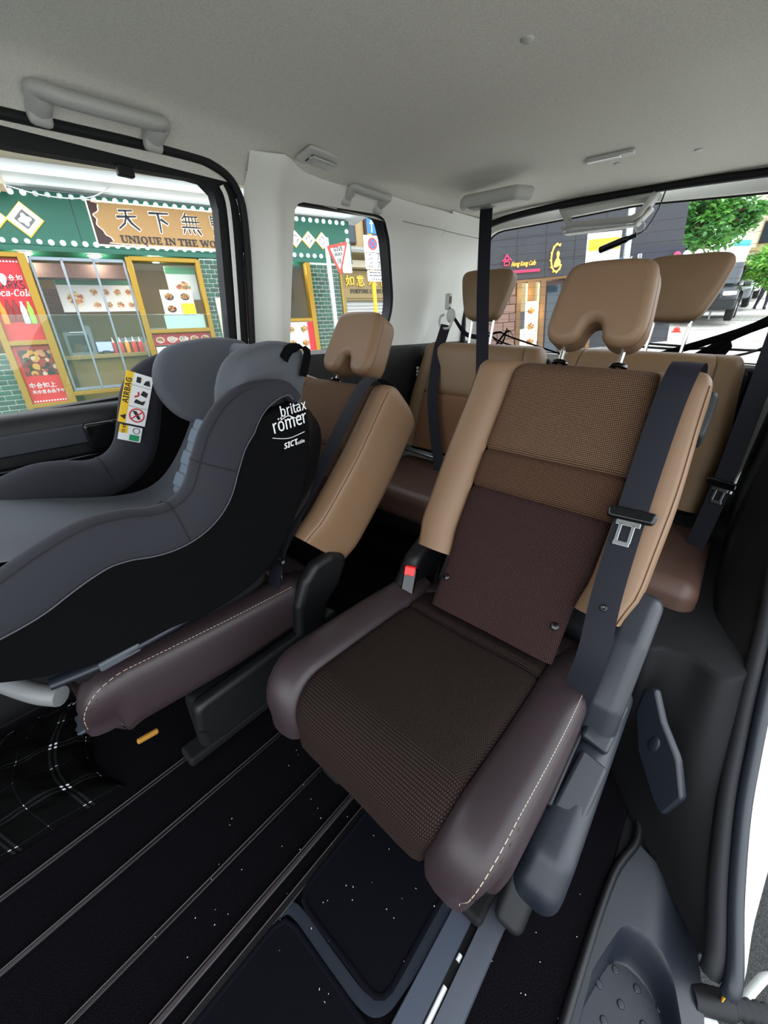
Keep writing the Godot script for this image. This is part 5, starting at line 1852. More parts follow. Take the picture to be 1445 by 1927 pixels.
func brush(called: String, key: String, size: float, m: Material, parent: Node, at: Transform3D, depth := 0.01, fat := 1.0) -> MeshInstance3D:
	var g := G.new()
	for st in GLYPH[key]:
		var a: Array = st[0]
		var pts := PackedVector2Array()
		for i in range(0, a.size(), 2):
			pts.append(Vector2(a[i] - 50.0, a[i + 1] - 50.0) * size / 100.0)
		var w: float = st[1] * fat * size / 200.0
		for i in pts.size() - 1:
			var d := (pts[i + 1] - pts[i]).normalized()
			var q := Vector2(-d.y, d.x)
			var w0 := w * (1.15 if i == 0 else 0.95)
			var w1 := w * (0.75 if i == pts.size() - 2 else 0.95)
			var p0 := pts[i] - d * w * 0.4
			var p1 := pts[i + 1] + d * w * 0.5
			g.prism(PackedVector2Array([p0 - q * w0, p1 - q * w1, p1 + q * w1, p0 + q * w0]), depth, at)
	return part(called, g, m, parent)

func box(c: Vector3, s: Vector3, r := 0.0, b := Basis.IDENTITY) -> G:
	var g := G.new()
	g.rbox(c, s, maxf(r, 0.001), b, 1 if r <= 0.004 else 2)
	return g

func disc(im: Image, c: Vector2, r: float, col: Color, squash := 1.0) -> void:
	for y in range(maxi(0, int(c.y - r)), mini(im.get_height(), int(c.y + r) + 1)):
		for x in range(maxi(0, int(c.x - r)), mini(im.get_width(), int(c.x + r) + 1)):
			if Vector2(x - c.x, (y - c.y) / squash).length() <= r:
				im.set_pixel(x, y, col)

func dish(im: Image, r: Rect2, seed_: int, kind := 0) -> void:
	# a plate of food as printed on menus
	var rr := RandomNumberGenerator.new()
	rr.seed = seed_
	var c := r.get_center()
	var s := minf(r.size.x, r.size.y) * 0.46
	disc(im, c + Vector2(0, s * 0.1), s, Color("f4efe4"), 0.8)
	disc(im, c + Vector2(0, s * 0.1), s * 0.84, Color("e7dcc4") if kind != 2 else Color("2c2622"), 0.78)
	var cols := [Color("c8641e"), Color("e2a23a"), Color("9c3f18"), Color("f0c862"), Color("5f8f2c"), Color("b52a1c"), Color("d98b46")]
	for i in 46:
		var a := rr.randf() * TAU
		var q := sqrt(rr.randf()) * s * 0.66
		disc(im, c + Vector2(cos(a) * q, sin(a) * q * 0.7), s * rr.randf_range(0.08, 0.2), cols[rr.randi() % cols.size()], 0.7)

func print_mat(key: String, im: Image, glow := 0.0) -> StandardMaterial3D:
	var m := mat(key, Color(0.78, 0.78, 0.78), 0.45)
	m.albedo_texture = ImageTexture.create_from_image(im)
	if glow > 0.0:
		m.emission_enabled = true
		m.emission = Color.WHITE
		m.emission_operator = BaseMaterial3D.EMISSION_OP_MULTIPLY
		m.emission_texture = m.albedo_texture
		m.emission_energy_multiplier = glow
	return m

func poster(called: String, label: String, r: Rect2, z: float, m: Material, frame: Transform3D, category := "poster", group := "") -> Node3D:
	# a flat print: uv 0..1 over its rectangle (x0, y0 is the lower left)
	var o := thing(called, label, category, frame * Transform3D(Basis.IDENTITY, V(r.position.x, r.position.y, z)), group)
	var g := G.new()
	var w := r.size.x
	var h := r.size.y
	g.quad(V(0, 0, 0.006), V(w, 0, 0.006), V(w, h, 0.006), V(0, h, 0.006), Vector2(0, 1), Vector2(1, 0))
	part("print", g, m, o)
	g = G.new()
	g.rbox(V(w / 2, h / 2, 0.002), V(w + 0.006, h + 0.006, 0.006), 0.001, Basis.IDENTITY, 1)
	part("backing", g, M.grey_part, o)
	return o

func food_sheet(w: int, h: int, bg: Color, cols: int, rows: int, seed_: int, margin := 0.1, head := 0.0, headcol := Color.WHITE, kind := 0) -> Image:
	var im := Image.create(w, h, false, Image.FORMAT_RGB8)
	im.fill(bg)
	var top := int(h * head)
	if top: im.fill_rect(Rect2i(0, 0, w, top), headcol)
	for i in cols:
		for j in rows:
			var cw := float(w) / cols
			var ch := float(h - top) / rows
			dish(im, Rect2(i * cw + cw * margin, top + j * ch + ch * margin, cw * (1 - 2 * margin), ch * (1 - 2 * margin)), seed_ + i * 7 + j * 13, kind)
	return im

func street_materials() -> void:
	mat("fascia", Color("0a5946"), 0.5)
	mat("gold_frame", Color("93731d"), 0.35, 0.45)
	mat("alu", Color("7d878e"), 0.4, 0.5)
	mat("sign_field", Color("a8824e"), 0.6)
	mat("sign_dark", Color("3a1f1a"), 0.6)
	mat("ink", Color("1c2030"), 0.6)
	glowing("sign_halo", Color(1.0, 0.97, 0.88), 0.9)
	glowing("bulb_lit", Color(0.93, 0.98, 1.0), 2.2)
	mat("lamp_panel", Color("565c60"), 0.6)
	mat("bulb_off", Color("e4efef"), 0.3)
	glowing("lamp_white", Color(1.0, 0.97, 0.9), 1.6)
	glowing("lamp_amber", Color(1.0, 0.66, 0.16), 1.1)
	glowing("tube_warm", Color(1.0, 0.86, 0.50), 1.0)
	for i in 3: mat("tile_green_%d" % i, [Color("0a4430"), Color("0e4f37"), Color("083a28")][i], 0.22)
	mat("grout", Color("b2bab0"), 0.9)
	mat("poster_red", Color("c41a22"), 0.5)
	mat("cream", Color("c8bfa8"), 0.8)
	mat("shop_wall", Color("7d6834"), 0.8)
	mat("counter", Color("8a743c"), 0.6)
	mat("orange_paint", Color("c87a50"), 0.8)
	mat("beam_white", Color("e8eef0"), 0.7)
	mat("beige_board", Color("96845a"), 0.7)
	mat("gold_letter", Color("e3bf4b"), 0.35, 0.5)
	mat("shutter", Color("9ea19b"), 0.5, 0.4)
	mat("louvre", Color("2b2b28"), 0.7)
	mat("sign_blue", Color("1c6fc0"), 0.5)
	mat("sign_red", Color("e23a2a"), 0.5)
	mat("sign_white", Color("d8d8d6"), 0.5)
	mat("pole_grey", Color("b9c6c8"), 0.45, 0.4)
	mat("pole_yellow", Color("f0b51e"), 0.5)
	grain(mat("cafe_stone", Color("40424a"), 0.5), TEX.fine, 1.2, 0.8)
	M.cafe_stone.albedo_texture = noise_tex("stone", 0.09, FastNoiseLite.TYPE_CELLULAR, 0.0, 512, Color(0.45, 0.45, 0.47), Color(1, 1, 1), 3)
	for i in 3: mat("brown_tile_%d" % i, [Color("6b5148"), Color("604840"), Color("75594e")][i], 0.55)
	mat("wood", Color("6b4e2a"), 0.55)
	mat("pink_letter", Color("d62a5a"), 0.5)
	glowing("gold_glow", Color(1.0, 0.74, 0.30), 0.8)
	mat("dark_glass", Color("22303a"), 0.08)
	grain(mat("asphalt", Color("5e5f5f"), 0.95, 0.0, 0.2), TEX.fine, 3.0, 1.4, true)
	M.asphalt.albedo_texture = noise_tex("grit", 0.35, FastNoiseLite.TYPE_VALUE, 0.0, 512, Color(0.5, 0.5, 0.5), Color(1, 1, 1), 3)
	mat("kerb", Color("a3a29c"), 0.9)
	mat("paving", Color("d0cdc4"), 0.9)  # kept pale: bounces light into the van and paints glare on the rear road
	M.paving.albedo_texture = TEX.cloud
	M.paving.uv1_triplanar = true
	mat("bark", Color("5a4a3a"), 0.9)
	for i in 4:
		var lm := mat("leaf_%d" % i, [Color("3f7d35"), Color("5b9c3f"), Color("2f6a38"), Color("86b94a")][i], 0.55)
		lm.backlight_enabled = true
		lm.backlight = Color(0.35, 0.5, 0.2)
	mat("facade_cream", Color("ddd6bf"), 0.85)
	mat("facade_ochre", Color("a8946a"), 0.85)
	mat("car_black", Color("1e2226"), 0.2)
	mat("car_silver", Color("8d9398"), 0.25, 0.4)
	mat("car_white", Color("dfe3e5"), 0.25)
	mat("tyre", Color("161616"), 0.9)
	glowing("lamp_pale", Color(0.92, 0.97, 1.0), 1.2)
	mat("banner_blue", Color("58b4d2"), 0.7)
	mat("banner_white", Color("e8e4ec"), 0.7)
	mat("ketchup", Color("cf2a1c"), 0.35)
	mat("mustard", Color("e5a51c"), 0.35)
	glowing("screen", Color(0.55, 0.62, 1.0), 0.8)

func road_y(z: float) -> float:
	return -0.48 + 0.083 * maxf(0.0, -z - 3.0)

func build_road() -> void:
	var g := G.new()
	var rows := []
	for i in 45:
		var z := 10.0 - 54.0 * i / 44.0
		var row := PackedVector3Array()
		for j in 25:
			row.append(V(-14.0 + 34.0 * j / 24.0, road_y(z), z))
		rows.append(row)
	g.grid(rows, false, true)
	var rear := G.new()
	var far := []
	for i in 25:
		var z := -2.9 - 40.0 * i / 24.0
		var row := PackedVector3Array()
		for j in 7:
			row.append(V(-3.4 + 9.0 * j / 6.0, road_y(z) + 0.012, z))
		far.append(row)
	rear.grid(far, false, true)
	tag(part("rear_road", rear, M.paving), "road surface behind the van coloured pale to carry its overexposed glare", "", "", "structure")  # the road's overexposed brightness is put into its colour
	tag(part("road", g, M.asphalt), "grey asphalt of the street outside the van", "", "", "structure")
	tag(part("pavement", box(V(7.2, -0.40, 2.0), V(12.0, 0.14, 16.0), 0.02), M.paving), "unseen pale concrete pavement added beside the open door to bounce light in", "", "", "structure")  # out of view, added to bounce daylight up onto the headlining

func tiles(parent: Node, r: Rect2, z: float, w: float, h: float, mats: Array, depth := 0.012) -> void:
	# a running bond of tiles over rectangle r of the parent's face; each tile a part
	var shapes := {}
	var j := 0
	var y := r.position.y
	while y + h * 0.5 < r.end.y:
		var x := r.position.x - (w * 0.5 if j % 2 else 0.0)
		while x < r.end.x - 0.01:
			var x0 := maxf(x, r.position.x)
			var x1 := minf(x + w, r.end.x)
			if x1 - x0 > 0.02:
				var k := "%.3f" % (x1 - x0)
				if not shapes.has(k):
					var g := G.new()
					g.rbox(Vector3.ZERO, V(x1 - x0 - 0.012, h - 0.012, depth), 0.003, Basis.IDENTITY, 1)
					shapes[k] = g.mesh()
				part("tile", shapes[k], mats[rng.randi() % mats.size()], parent, Transform3D(Basis.IDENTITY, V((x0 + x1) / 2, y + h / 2, z + depth / 2 + rng.randf() * 0.002)))
			x += w
		y += h
		j += 1

func snack_shop() -> void:
	# the facade's own frame: x to the rear along the street, y up from the eye's level, z towards the van
	var F := Transform3D(Basis(-ST.z, ST.y, ST.x), EYE - ST.x * 6.0)
	var o := thing("snack_shop", "corner snack shop with green fascia, gold window frames and rows of round bulbs", "shop", F)
	part("fascia", box(V(1.10, 1.665, -0.06), V(4.44, 0.49, 0.12), 0.006), M.fascia, o)
	part("fascia_joint", box(V(-0.02, 1.665, 0.0005), V(0.006, 0.48, 0.002)), M.ink, o)
	part("fascia_joint", box(V(2.05, 1.665, 0.0005), V(0.006, 0.48, 0.002)), M.ink, o)
	part("soffit", box(V(1.10, 1.395, -0.20), V(4.44, 0.05, 0.40)), M.fascia, o)
	part("canopy_beam", box(V(1.2, 1.985, 0.05), V(4.7, 0.10, 0.55)), M.beam_white, o)
	part("canopy_slab", box(V(1.2, 2.065, 0.1), V(4.7, 0.06, 0.75)), M.cream, o)
	part("upper_wall", box(V(1.2, 2.75, -0.12), V(4.7, 1.3, 0.25)), M.orange_paint, o)
	# bulbs along the upper and lower edge and down the end
	var bm := {}
	for lit in [true, false]:
		var g := G.new()
		g.lathe(PackedVector2Array([Vector2(0.026, 0.0), Vector2(0.026, 0.004), Vector2(0.021, 0.013), Vector2(0.011, 0.019), Vector2(0.0, 0.021)]), Transform3D(Basis(V(1, 0, 0), V(0, 0, 1), V(0, -1, 0)), Vector3.ZERO), 12)
		bm[lit] = g.mesh()
	for i in 41:
		var x := -0.80 + i * 0.1005
		var a: bool = not (x > -0.35 and x < 0.36)
		part("bulb", bm[a], M.bulb_lit if a else M.bulb_off, o, Transform3D(Basis.IDENTITY, V(x, 1.878, 0.0)))
		var b: bool = (x > -0.30 and x < 1.15) or x > 1.45
		part("bulb", bm[b], M.bulb_lit if b else M.bulb_off, o, Transform3D(Basis.IDENTITY, V(x, 1.452, 0.0)))
	for y in [1.56, 1.67, 1.78]:
		part("bulb", bm[true], M.bulb_lit, o, Transform3D(Basis.IDENTITY, V(3.27, y, 0.0)))
	for e in [[1.878, 0.03], [1.452, 0.03]]:
		var l := AreaLight3D.new()
		l.name = "bulb_row_light"
		l.area_size = Vector2(4.2, 0.05)
		l.light_energy = 0.25
		l.light_color = Color(0.93, 0.98, 1.0)
		l.area_range = 12.0
		l.shadow_enabled = true
		l.transform = F * Transform3D(Basis(V(0, 1, 0), PI) * Basis.IDENTITY, V(1.2, e[0], 0.06))
		add_child(l, true)
	# back of the shop, side wall, floor, ceiling
	part("back_wall", box(V(1.0, 0.2, -1.9), V(4.2, 2.8, 0.1)), M.shop_wall, o)
	part("side_wall", box(V(2.95, 0.2, -1.0), V(0.1, 2.8, 1.9)), M.shop_wall, o)
	part("side_wall", box(V(-1.15, 0.2, -1.0), V(0.1, 2.8, 1.9)), M.shop_wall, o)
	part("shop_ceiling", box(V(0.9, 1.62, -1.0), V(4.2, 0.06, 1.9)), M.beam_white, o)
	part("shop_floor", box(V(0.9, -1.25, -1.0), V(4.2, 0.1, 1.9)), M.counter, o)
	part("blind_box", box(V(-0.1, 1.24, -0.30), V(0.9, 0.14, 0.12)), M.sign_dark, o)
	part("shelf_panel", box(V(-0.46, 0.95, -1.1), V(0.3, 0.5, 0.05)), M.sign_dark, o)
	# gold frames
	for e in [[-0.59, -0.2, 1.34, 0.075], [-0.985, -0.2, 1.34, 0.06], [0.375, -0.2, 1.34, 0.065], [1.115, 0.2, 1.34, 0.055], [2.575, 0.1, 1.36, 0.075], [2.08, 0.1, 1.36, 0.05]]:
		part("frame_post", box(V(e[0], (e[1] + e[2]) / 2, 0.0), V(e[3], e[2] - e[1], 0.09), 0.008), M.gold_frame, o)
	for e in [[-0.79, 0.49, 0.40, 0.05], [-0.79, -0.16, 0.40, 0.05], [-0.79, 1.32, 0.40, 0.05], [0.75, 0.555, 0.74, 0.05], [0.75, 1.325, 0.74, 0.05], [2.33, 0.635, 0.5, 0.045], [2.33, 0.20, 0.5, 0.045], [-0.1, -0.07, 0.95, 0.05]]:
		part("frame_rail", box(V(e[0], e[1], 0.0), V(e[2], e[3], 0.08), 0.008), M.gold_frame, o)
	# aluminium sashes of the serving window
	for x in [-0.535, -0.265, 0.03, 0.325]:
		part("sash_bar", box(V(x, 0.62, -0.03), V(0.024, 1.38, 0.03), 0.004), M.alu, o)
	for e in [[-0.105, 1.305], [-0.105, -0.025]]:
		part("sash_bar", box(V(e[0], e[1], -0.03), V(0.86, 0.036, 0.03), 0.004), M.alu, o)
	for e in [[-0.40, 0.62, 0.26, 1.30], [-0.118, 0.62, 0.28, 1.30], [0.18, 0.62, 0.28, 1.30], [0.75, 0.94, 0.68, 0.72], [2.33, 1.0, 0.46, 0.7]]:
		part("pane", box(V(e[0], e[1], -0.03), V(e[2], e[3], 0.006)), M.pane_clear, o)
	# tiled piers
	var pier := [[Rect2(-1.55, -0.75, 0.54, 1.15), "p"], [Rect2(1.15, 0.0, 0.42, 1.36), "p"], [Rect2(2.62, 0.15, 0.46, 1.22), "p"], [Rect2(-1.0, -0.75, 1.35, 0.54), "p"]]
	for e in pier:
		var r: Rect2 = e[0]
		var p := part("pier", box(V(r.get_center().x, r.get_center().y, -0.05), V(r.size.x, r.size.y, 0.1)), M.grout, o)
		tiles(p, r, 0.0, 0.15 if r.position.x < 0 else 0.105, 0.052, [M.tile_green_0, M.tile_green_1, M.tile_green_2])
	part("plinth", box(V(0.9, -1.2, -0.05), V(5.0, 0.9, 0.1)), M.fascia, o)
	part("gold_edge", box(V(3.09, 0.75, -0.02), V(0.03, 1.25, 0.08)), M.gold_frame, o)
	# lamps under the fascia
	for x in [-0.57, 0.06, 0.67, 1.3, 2.3]:
		var d := thing("downlight", "round white lamp under the green fascia", "lamp", F * Transform3D(Basis.IDENTITY, V(x, 1.368, -0.10)), "lamps under the fascia")
		var g := G.new()
		g.lathe(PackedVector2Array([Vector2(0.0, -0.012), Vector2(0.06, -0.011), Vector2(0.07, 0.0)]), Transform3D.IDENTITY, 16)
		part("lens", g, M.lamp_white, d)
		g = G.new()
		g.lathe(PackedVector2Array([Vector2(0.071, -0.006), Vector2(0.078, -0.004), Vector2(0.078, 0.002)]), Transform3D.IDENTITY, 16)
		part("rim", g, M.grey_part, d)
		var l := OmniLight3D.new()
		l.name = "downlight_glow"
		l.light_color = Color(1.0, 0.95, 0.85)
		l.light_energy = 0.25
		l.light_size = 0.06
		l.omni_range = 8.0
		l.shadow_enabled = true
		l.position = F * V(x, 1.33, -0.10)
		add_child(l, true)
	# strip lamp added inside the shop to give it a lit look
	var sl := thing("added_strip_lamp", "white strip lamp added on the ceiling to light the snack shop", "lamp", F * Transform3D(Basis.IDENTITY, V(0.6, 1.57, -0.8)))
	part("diffuser", box(V(0, 0, 0), V(2.6, 0.03, 0.25), 0.01), M.lamp_white, sl)
	var al := AreaLight3D.new()
	al.name = "added_strip_light"
	al.area_size = Vector2(2.6, 0.25)
	al.light_energy = 0.3
	al.light_color = Color(1.0, 0.95, 0.84)
	al.area_range = 8.0
	al.shadow_enabled = true
	al.transform = F * Transform3D(Basis(V(1, 0, 0), -PI / 2), V(0.6, 1.545, -0.8))
	add_child(al)

	# name board
	var sb := thing("shop_sign", "tan name board with dark brush characters on the green fascia", "sign", F * Transform3D(Basis.IDENTITY, V(0.95, 1.655, 0.0)))
	part("halo_edge", box(V(0, 0, 0.012), V(1.665, 0.425, 0.024), 0.006), M.sign_halo, sb)
	part("board", box(V(0, 0, 0.02), V(1.64, 0.40, 0.03), 0.004), M.sign_dark, sb)
	var fld := []
	for p in [Vector2(-0.78, -0.02), Vector2(-0.765, 0.03), Vector2(-0.79, 0.07), Vector2(-0.735, 0.105), Vector2(-0.72, 0.165), Vector2(-0.66, 0.19), Vector2(0.66, 0.19), Vector2(0.72, 0.165), Vector2(0.735, 0.105), Vector2(0.79, 0.07), Vector2(0.765, 0.03), Vector2(0.78, -0.02), Vector2(0.76, -0.10), Vector2(0.71, -0.13), Vector2(0.70, -0.17), Vector2(0.64, -0.19), Vector2(-0.60, -0.19), Vector2(-0.66, -0.165), Vector2(-0.68, -0.13), Vector2(-0.72, -0.11), Vector2(-0.735, -0.07)]: fld.append(p)
	var fo := spline2(fld, 3, true)
	if Geometry2D.is_polygon_clockwise(fo): fo.reverse()
	part("field_edge", flat_panel(fo, 0.004, Transform3D(Basis.IDENTITY.scaled(V(1.012, 1.03, 1)), V(0, 0, 0.035))), M.sign_halo, sb)
	part("field", flat_panel(fo, 0.006, Transform3D(Basis.IDENTITY, V(0, 0, 0.035))), M.sign_field, sb)
	var k := 0
	for c in ["tian", "xia", "wu", "shuang"]:
		var x := -0.48 + 0.333 * k
		var tw := Transform3D(Basis(V(0, 0, 1), -0.03), V(x, 0.045, 0.042))
		brush("character_halo", c, 0.225, M.sign_halo, sb, tw, 0.004, 1.7)
		brush("character", c, 0.225, M.ink, sb, tw * Transform3D(Basis.IDENTITY, V(0, 0, 0.004)), 0.012, 1.0)
		k += 1
	letters("lettering", "UNIQUE IN THE WORLD", 0.092, M.ink, sb, Transform3D(Basis.IDENTITY, V(0.03, -0.145, 0.042)), "Droid Serif", 700, 0.008, 1.12)

	# diamond lamps
	var dn := 0
	for e in [[-0.75, 0.15], [-0.455, 0.15], [2.255, 0.098], [2.455, 0.098], [2.655, 0.098], [2.858, 0.098]]:
		var s: float = e[1]
		var d := thing("diamond_lamp", "white glowing diamond frame on the green fascia %s" % ("ahead of the tan name board" if dn < 2 else "by the shop corner"), "lamp", F * Transform3D(Basis.IDENTITY, V(e[0], 1.64, 0.0)), "diamond lamps %s" % ("ahead of the name board" if dn < 2 else "by the shop corner"))
		dn += 1
		var g := G.new()
		var rows := []
		for q in [[0.62, 0.01], [0.62, 0.03], [0.95, 0.03], [0.95, 0.01]]:
			rows.append(PackedVector3Array([V(s * q[0], 0, q[1]), V(0, s * q[0], q[1]), V(-s * q[0], 0, q[1]), V(0, -s * q[0], q[1])]))
		for i in 3:
			for j in 4:
				g.quad(rows[i][j], rows[i + 1][j], rows[i + 1][(j + 1) % 4], rows[i][(j + 1) % 4])
		part("lamp_frame", g, M.lamp_white, d)
		g = G.new()
		rows = []
		for q in [[0.93, 0.004], [0.93, 0.012], [1.04, 0.012], [1.04, 0.004]]:
			rows.append(PackedVector3Array([V(s * q[0], 0, q[1]), V(0, s * q[0], q[1]), V(-s * q[0], 0, q[1]), V(0, -s * q[0], q[1])]))
		for i in 3:
			for j in 4:
				g.quad(rows[i][j], rows[i + 1][j], rows[i + 1][(j + 1) % 4], rows[i][(j + 1) % 4])
		part("glow_edge", g, M.lamp_amber, d)
		g = G.new()
		g.prism(PackedVector2Array([Vector2(s * 0.62, 0), Vector2(0, s * 0.62), Vector2(-s * 0.62, 0), Vector2(0, -s * 0.62)]), 0.006, Transform3D(Basis.IDENTITY, V(0, 0, 0.006)))
		part("panel", g, M.lamp_panel, d)
		g = G.new()
		var fl := []
		for q in 16: fl.append(Vector2.from_angle(TAU * q / 16.0) * s * (0.36 if q % 4 < 2 else 0.24))
		var fo2 := spline2(fl, 2, true)
		g.prism(fo2, 0.006, Transform3D(Basis.IDENTITY, V(0, 0, 0.012)))
		part("blossom", g, M.lamp_white, d)

	# drinks posters by the window
	var r1 := poster("drinks_poster", "tall red drinks poster with five bottles in the shop window bay", Rect2(-0.955, 0.52, 0.33, 0.77), -0.01, M.poster_red, F)
	letters("lettering", "DMARKS", 0.10, M.ink, r1, Transform3D(Basis.IDENTITY, V(0.14, 0.53, 0.008)), "Droid Sans", 400, 0.002, 0.85)
	letters("lettering", "Coca-Cola", 0.085, M.sign_white, r1, Transform3D(Basis.IDENTITY, V(0.17, 0.455, 0.008)), "Droid Serif", 700, 0.002, 0.85, true)
	brush("character", "ge", 0.055, M.sign_white, r1, Transform3D(Basis.IDENTITY, V(0.215, 0.60, 0.008)), 0.002, 1.4)
	brush("character", "ru", 0.055, M.sign_white, r1, Transform3D(Basis.IDENTITY, V(0.28, 0.60, 0.008)), 0.002, 1.4)
	var pin := G.new()
	pin.prism(spline2([Vector2(0.14, 0.52), Vector2(0.175, 0.59), Vector2(0.165, 0.625), Vector2(0.14, 0.635), Vector2(0.115, 0.625), Vector2(0.105, 0.59)], 3, true), 0.002, Transform3D(Basis.IDENTITY, V(0, 0, 0.0085)))
	part("map_pin", pin, M.sign_white, r1)
	var bc := [Color("e88a1e"), Color("7c1410"), Color("7c1410"), Color("b8dfe6"), Color("8fc23a")]
	for i in 5:
		var bg := G.new()
		bg.lathe(PackedVector2Array([Vector2(0.0, 0.0), Vector2(0.026, 0.002), Vector2(0.028, 0.05), Vector2(0.024, 0.09), Vector2(0.027, 0.13), Vector2(0.018, 0.17), Vector2(0.011, 0.19), Vector2(0.011, 0.215), Vector2(0.0, 0.216)]), Transform3D(Basis.IDENTITY.scaled(V(1, 1, 0.12)), V(0.045 + 0.058 * i, 0.16 + (0.02 if i in [1, 2] else 0.0), 0.010)), 12)
		part("printed_bottle", bg, mat("bottle_%d" % i, bc[i], 0.4), r1)
	for i in 12:
		part("border_key", box(V(0.02 + 0.026 * i, 0.745, 0.007), V(0.016, 0.016, 0.002)), M.sign_white, r1)
	var r2 := poster("promotion_poster", "red poster with a photo of diners under the drinks poster", Rect2(-0.955, -0.135, 0.33, 0.60), -0.01, M.poster_red, F)
	var im := Image.create(96, 96, false, Image.FORMAT_RGB8)
	im.fill(Color("7a2018"))
	var rr := RandomNumberGenerator.new()
	rr.seed = 11
	for i in 60:
		disc(im, Vector2(rr.randf_range(0, 96), rr.randf_range(10, 96)), rr.randf_range(3, 11), [Color("1e1612"), Color("e0a070"), Color("f0b24a"), Color("2c1c1a"), Color("b5342a"), Color("f2d9b8"), Color("8a3a2a")][rr.randi() % 7])
	im.fill_rect(Rect2i(0, 0, 96, 10), Color("c9362c"))
	var ph := G.new()
	ph.quad(V(0.03, 0.29, 0.008), V(0.33, 0.29, 0.008), V(0.33, 0.585, 0.008), V(0.03, 0.585, 0.008), Vector2(0, 1), Vector2(1, 0))
	part("photo", ph, print_mat("diners", im), r2)
	for e in [[["zhong", "ge", "ru", "shang"], 0.19, 0.06], [["tian", "zhong", "yi", "ge", "jing", "xia", "wu_noon"], 0.12, 0.042]]:
		for i in e[0].size():
			brush("character", e[0][i], e[2], M.sign_white, r2, Transform3D(Basis.IDENTITY, V(0.05 + e[2] * 1.02 * i, e[1], 0.008)), 0.002, 1.5)
	for i in 12:
		part("border_key", box(V(0.02 + 0.026 * i, 0.02, 0.007), V(0.016, 0.016, 0.002)), M.sign_white, r2)
	# menu boards and prints
	var mb := food_sheet(256, 96, Color("ece9e2"), 3, 1, 5, 0.06)
	mb.fill(Color("eef0ee"))
	dish(mb, Rect2(4, 16, 90, 78), 3)
	mb.fill_rect(Rect2i(0, 0, 256, 18), Color("2f7a58"))
	mb.fill_rect(Rect2i(90, 18, 166, 78), Color("f4f2ee"))
	for i in 4:
		for j in 2: dish(mb, Rect2(96 + 40 * i, 20 + 38 * j, 36, 36), 20 + i + 5 * j)
	poster("menu_board", "backlit menu board with burgers hanging behind the shop counter", Rect2(-0.42, 0.86, 0.80, 0.36), -0.55, print_mat("menu_lit_sign", mb, 0.12), F, "menu")
	poster("salad_poster", "green poster with a salad plate in the right shop window", Rect2(0.74, 0.92, 0.34, 0.36), -0.09, print_mat("salad", food_sheet(96, 96, Color("dfe9df"), 1, 1, 9, 0.04, 0.22, Color("2d9a5c"))), F)
	poster("bowl_prints", "sheet of four noodle bowl photos stuck on the shop window", Rect2(0.62, 0.745, 0.36, 0.27), -0.02, print_mat("bowls", food_sheet(128, 96, Color("efe7d8"), 2, 2, 31, 0.02, 0.0, Color.WHITE, 2)), F)
	poster("price_sheet", "yellow price sheet stuck on the lower right of the shop window", Rect2(0.83, 0.745, 0.15, 0.12), -0.008, M.print_yellow, F)
	poster("notice_sheet", "pale green notice along the foot of the right shop window", Rect2(0.60, 0.585, 0.46, 0.15), -0.02, mat("notice", Color("a9c9bd"), 0.6), F)
	var rs := poster("drinks_strip", "red strip with drinks logo under the right shop window", Rect2(0.42, 0.40, 0.66, 0.13), 0.0, print_mat("strip", food_sheet(192, 40, Color("c8242a"), 5, 1, 44, 0.1)), F)
	letters("lettering", "Coca-Cola", 0.06, M.sign_white, rs, Transform3D(Basis.IDENTITY, V(0.27, 0.065, 0.008)), "Droid Serif", 700, 0.002, 0.85, true)
	var nl := poster("notice_list", "white list of dishes below the red drinks strip", Rect2(0.42, -0.15, 0.66, 0.53), 0.0, M.sign_white, F)
	for j in 4:
		for i in 5:
			brush("character", ["xia", "shang", "ge", "zhong", "tian"][(i + j) % 5], 0.06, M.poster_red if j == 0 else M.ink, nl, Transform3D(Basis.IDENTITY, V(0.08 + 0.085 * i, 0.46 - 0.10 * j, 0.008)), 0.002, 1.3)
	poster("menu_poster", "white menu poster with four round dishes at the shop corner", Rect2(2.08, 0.24, 0.42, 0.37), 0.02, print_mat("menu4", food_sheet(128, 112, Color("f2f0ec"), 2, 2, 70, 0.06)), F, "poster")
	poster("key_border", "red key-pattern strip beside the round-dish menu poster", Rect2(2.45, 0.22, 0.09, 0.39), 0.028, M.poster_red, F)
	poster("menu_card", "tall paper menu taped to the green tiled pier", Rect2(1.24, 0.30, 0.22, 0.62), 0.016, M.cream, F)
	# counter and what stands on it
	var ct := thing("shop_counter", "long tan serving counter inside the snack shop", "counter", F * Transform3D(Basis.IDENTITY, V(0.3, -0.6, -0.55)))
	part("top", box(V(0, 0.93, 0), V(1.7, 0.05, 0.55), 0.008), M.counter, ct)
	part("front", box(V(0, 0.44, 0.02), V(1.6, 0.93, 0.4)), M.shop_wall, ct)
	var tb := thing("till_screen", "small lit till screen standing on the shop counter", "screen", F * Transform3D(Basis(V(0, 1, 0), 0.3), V(-0.12, 0.355, -0.4)))
	part("housing", box(V(0, 0.09, -0.012), V(0.19, 0.13, 0.02), 0.006), M.print_black, tb)
	part("screen", box(V(0, 0.09, 0.0), V(0.17, 0.11, 0.004)), M.screen, tb)
	part("stand", box(V(0, 0.02, -0.03), V(0.08, 0.05, 0.08), 0.006), M.print_black, tb)
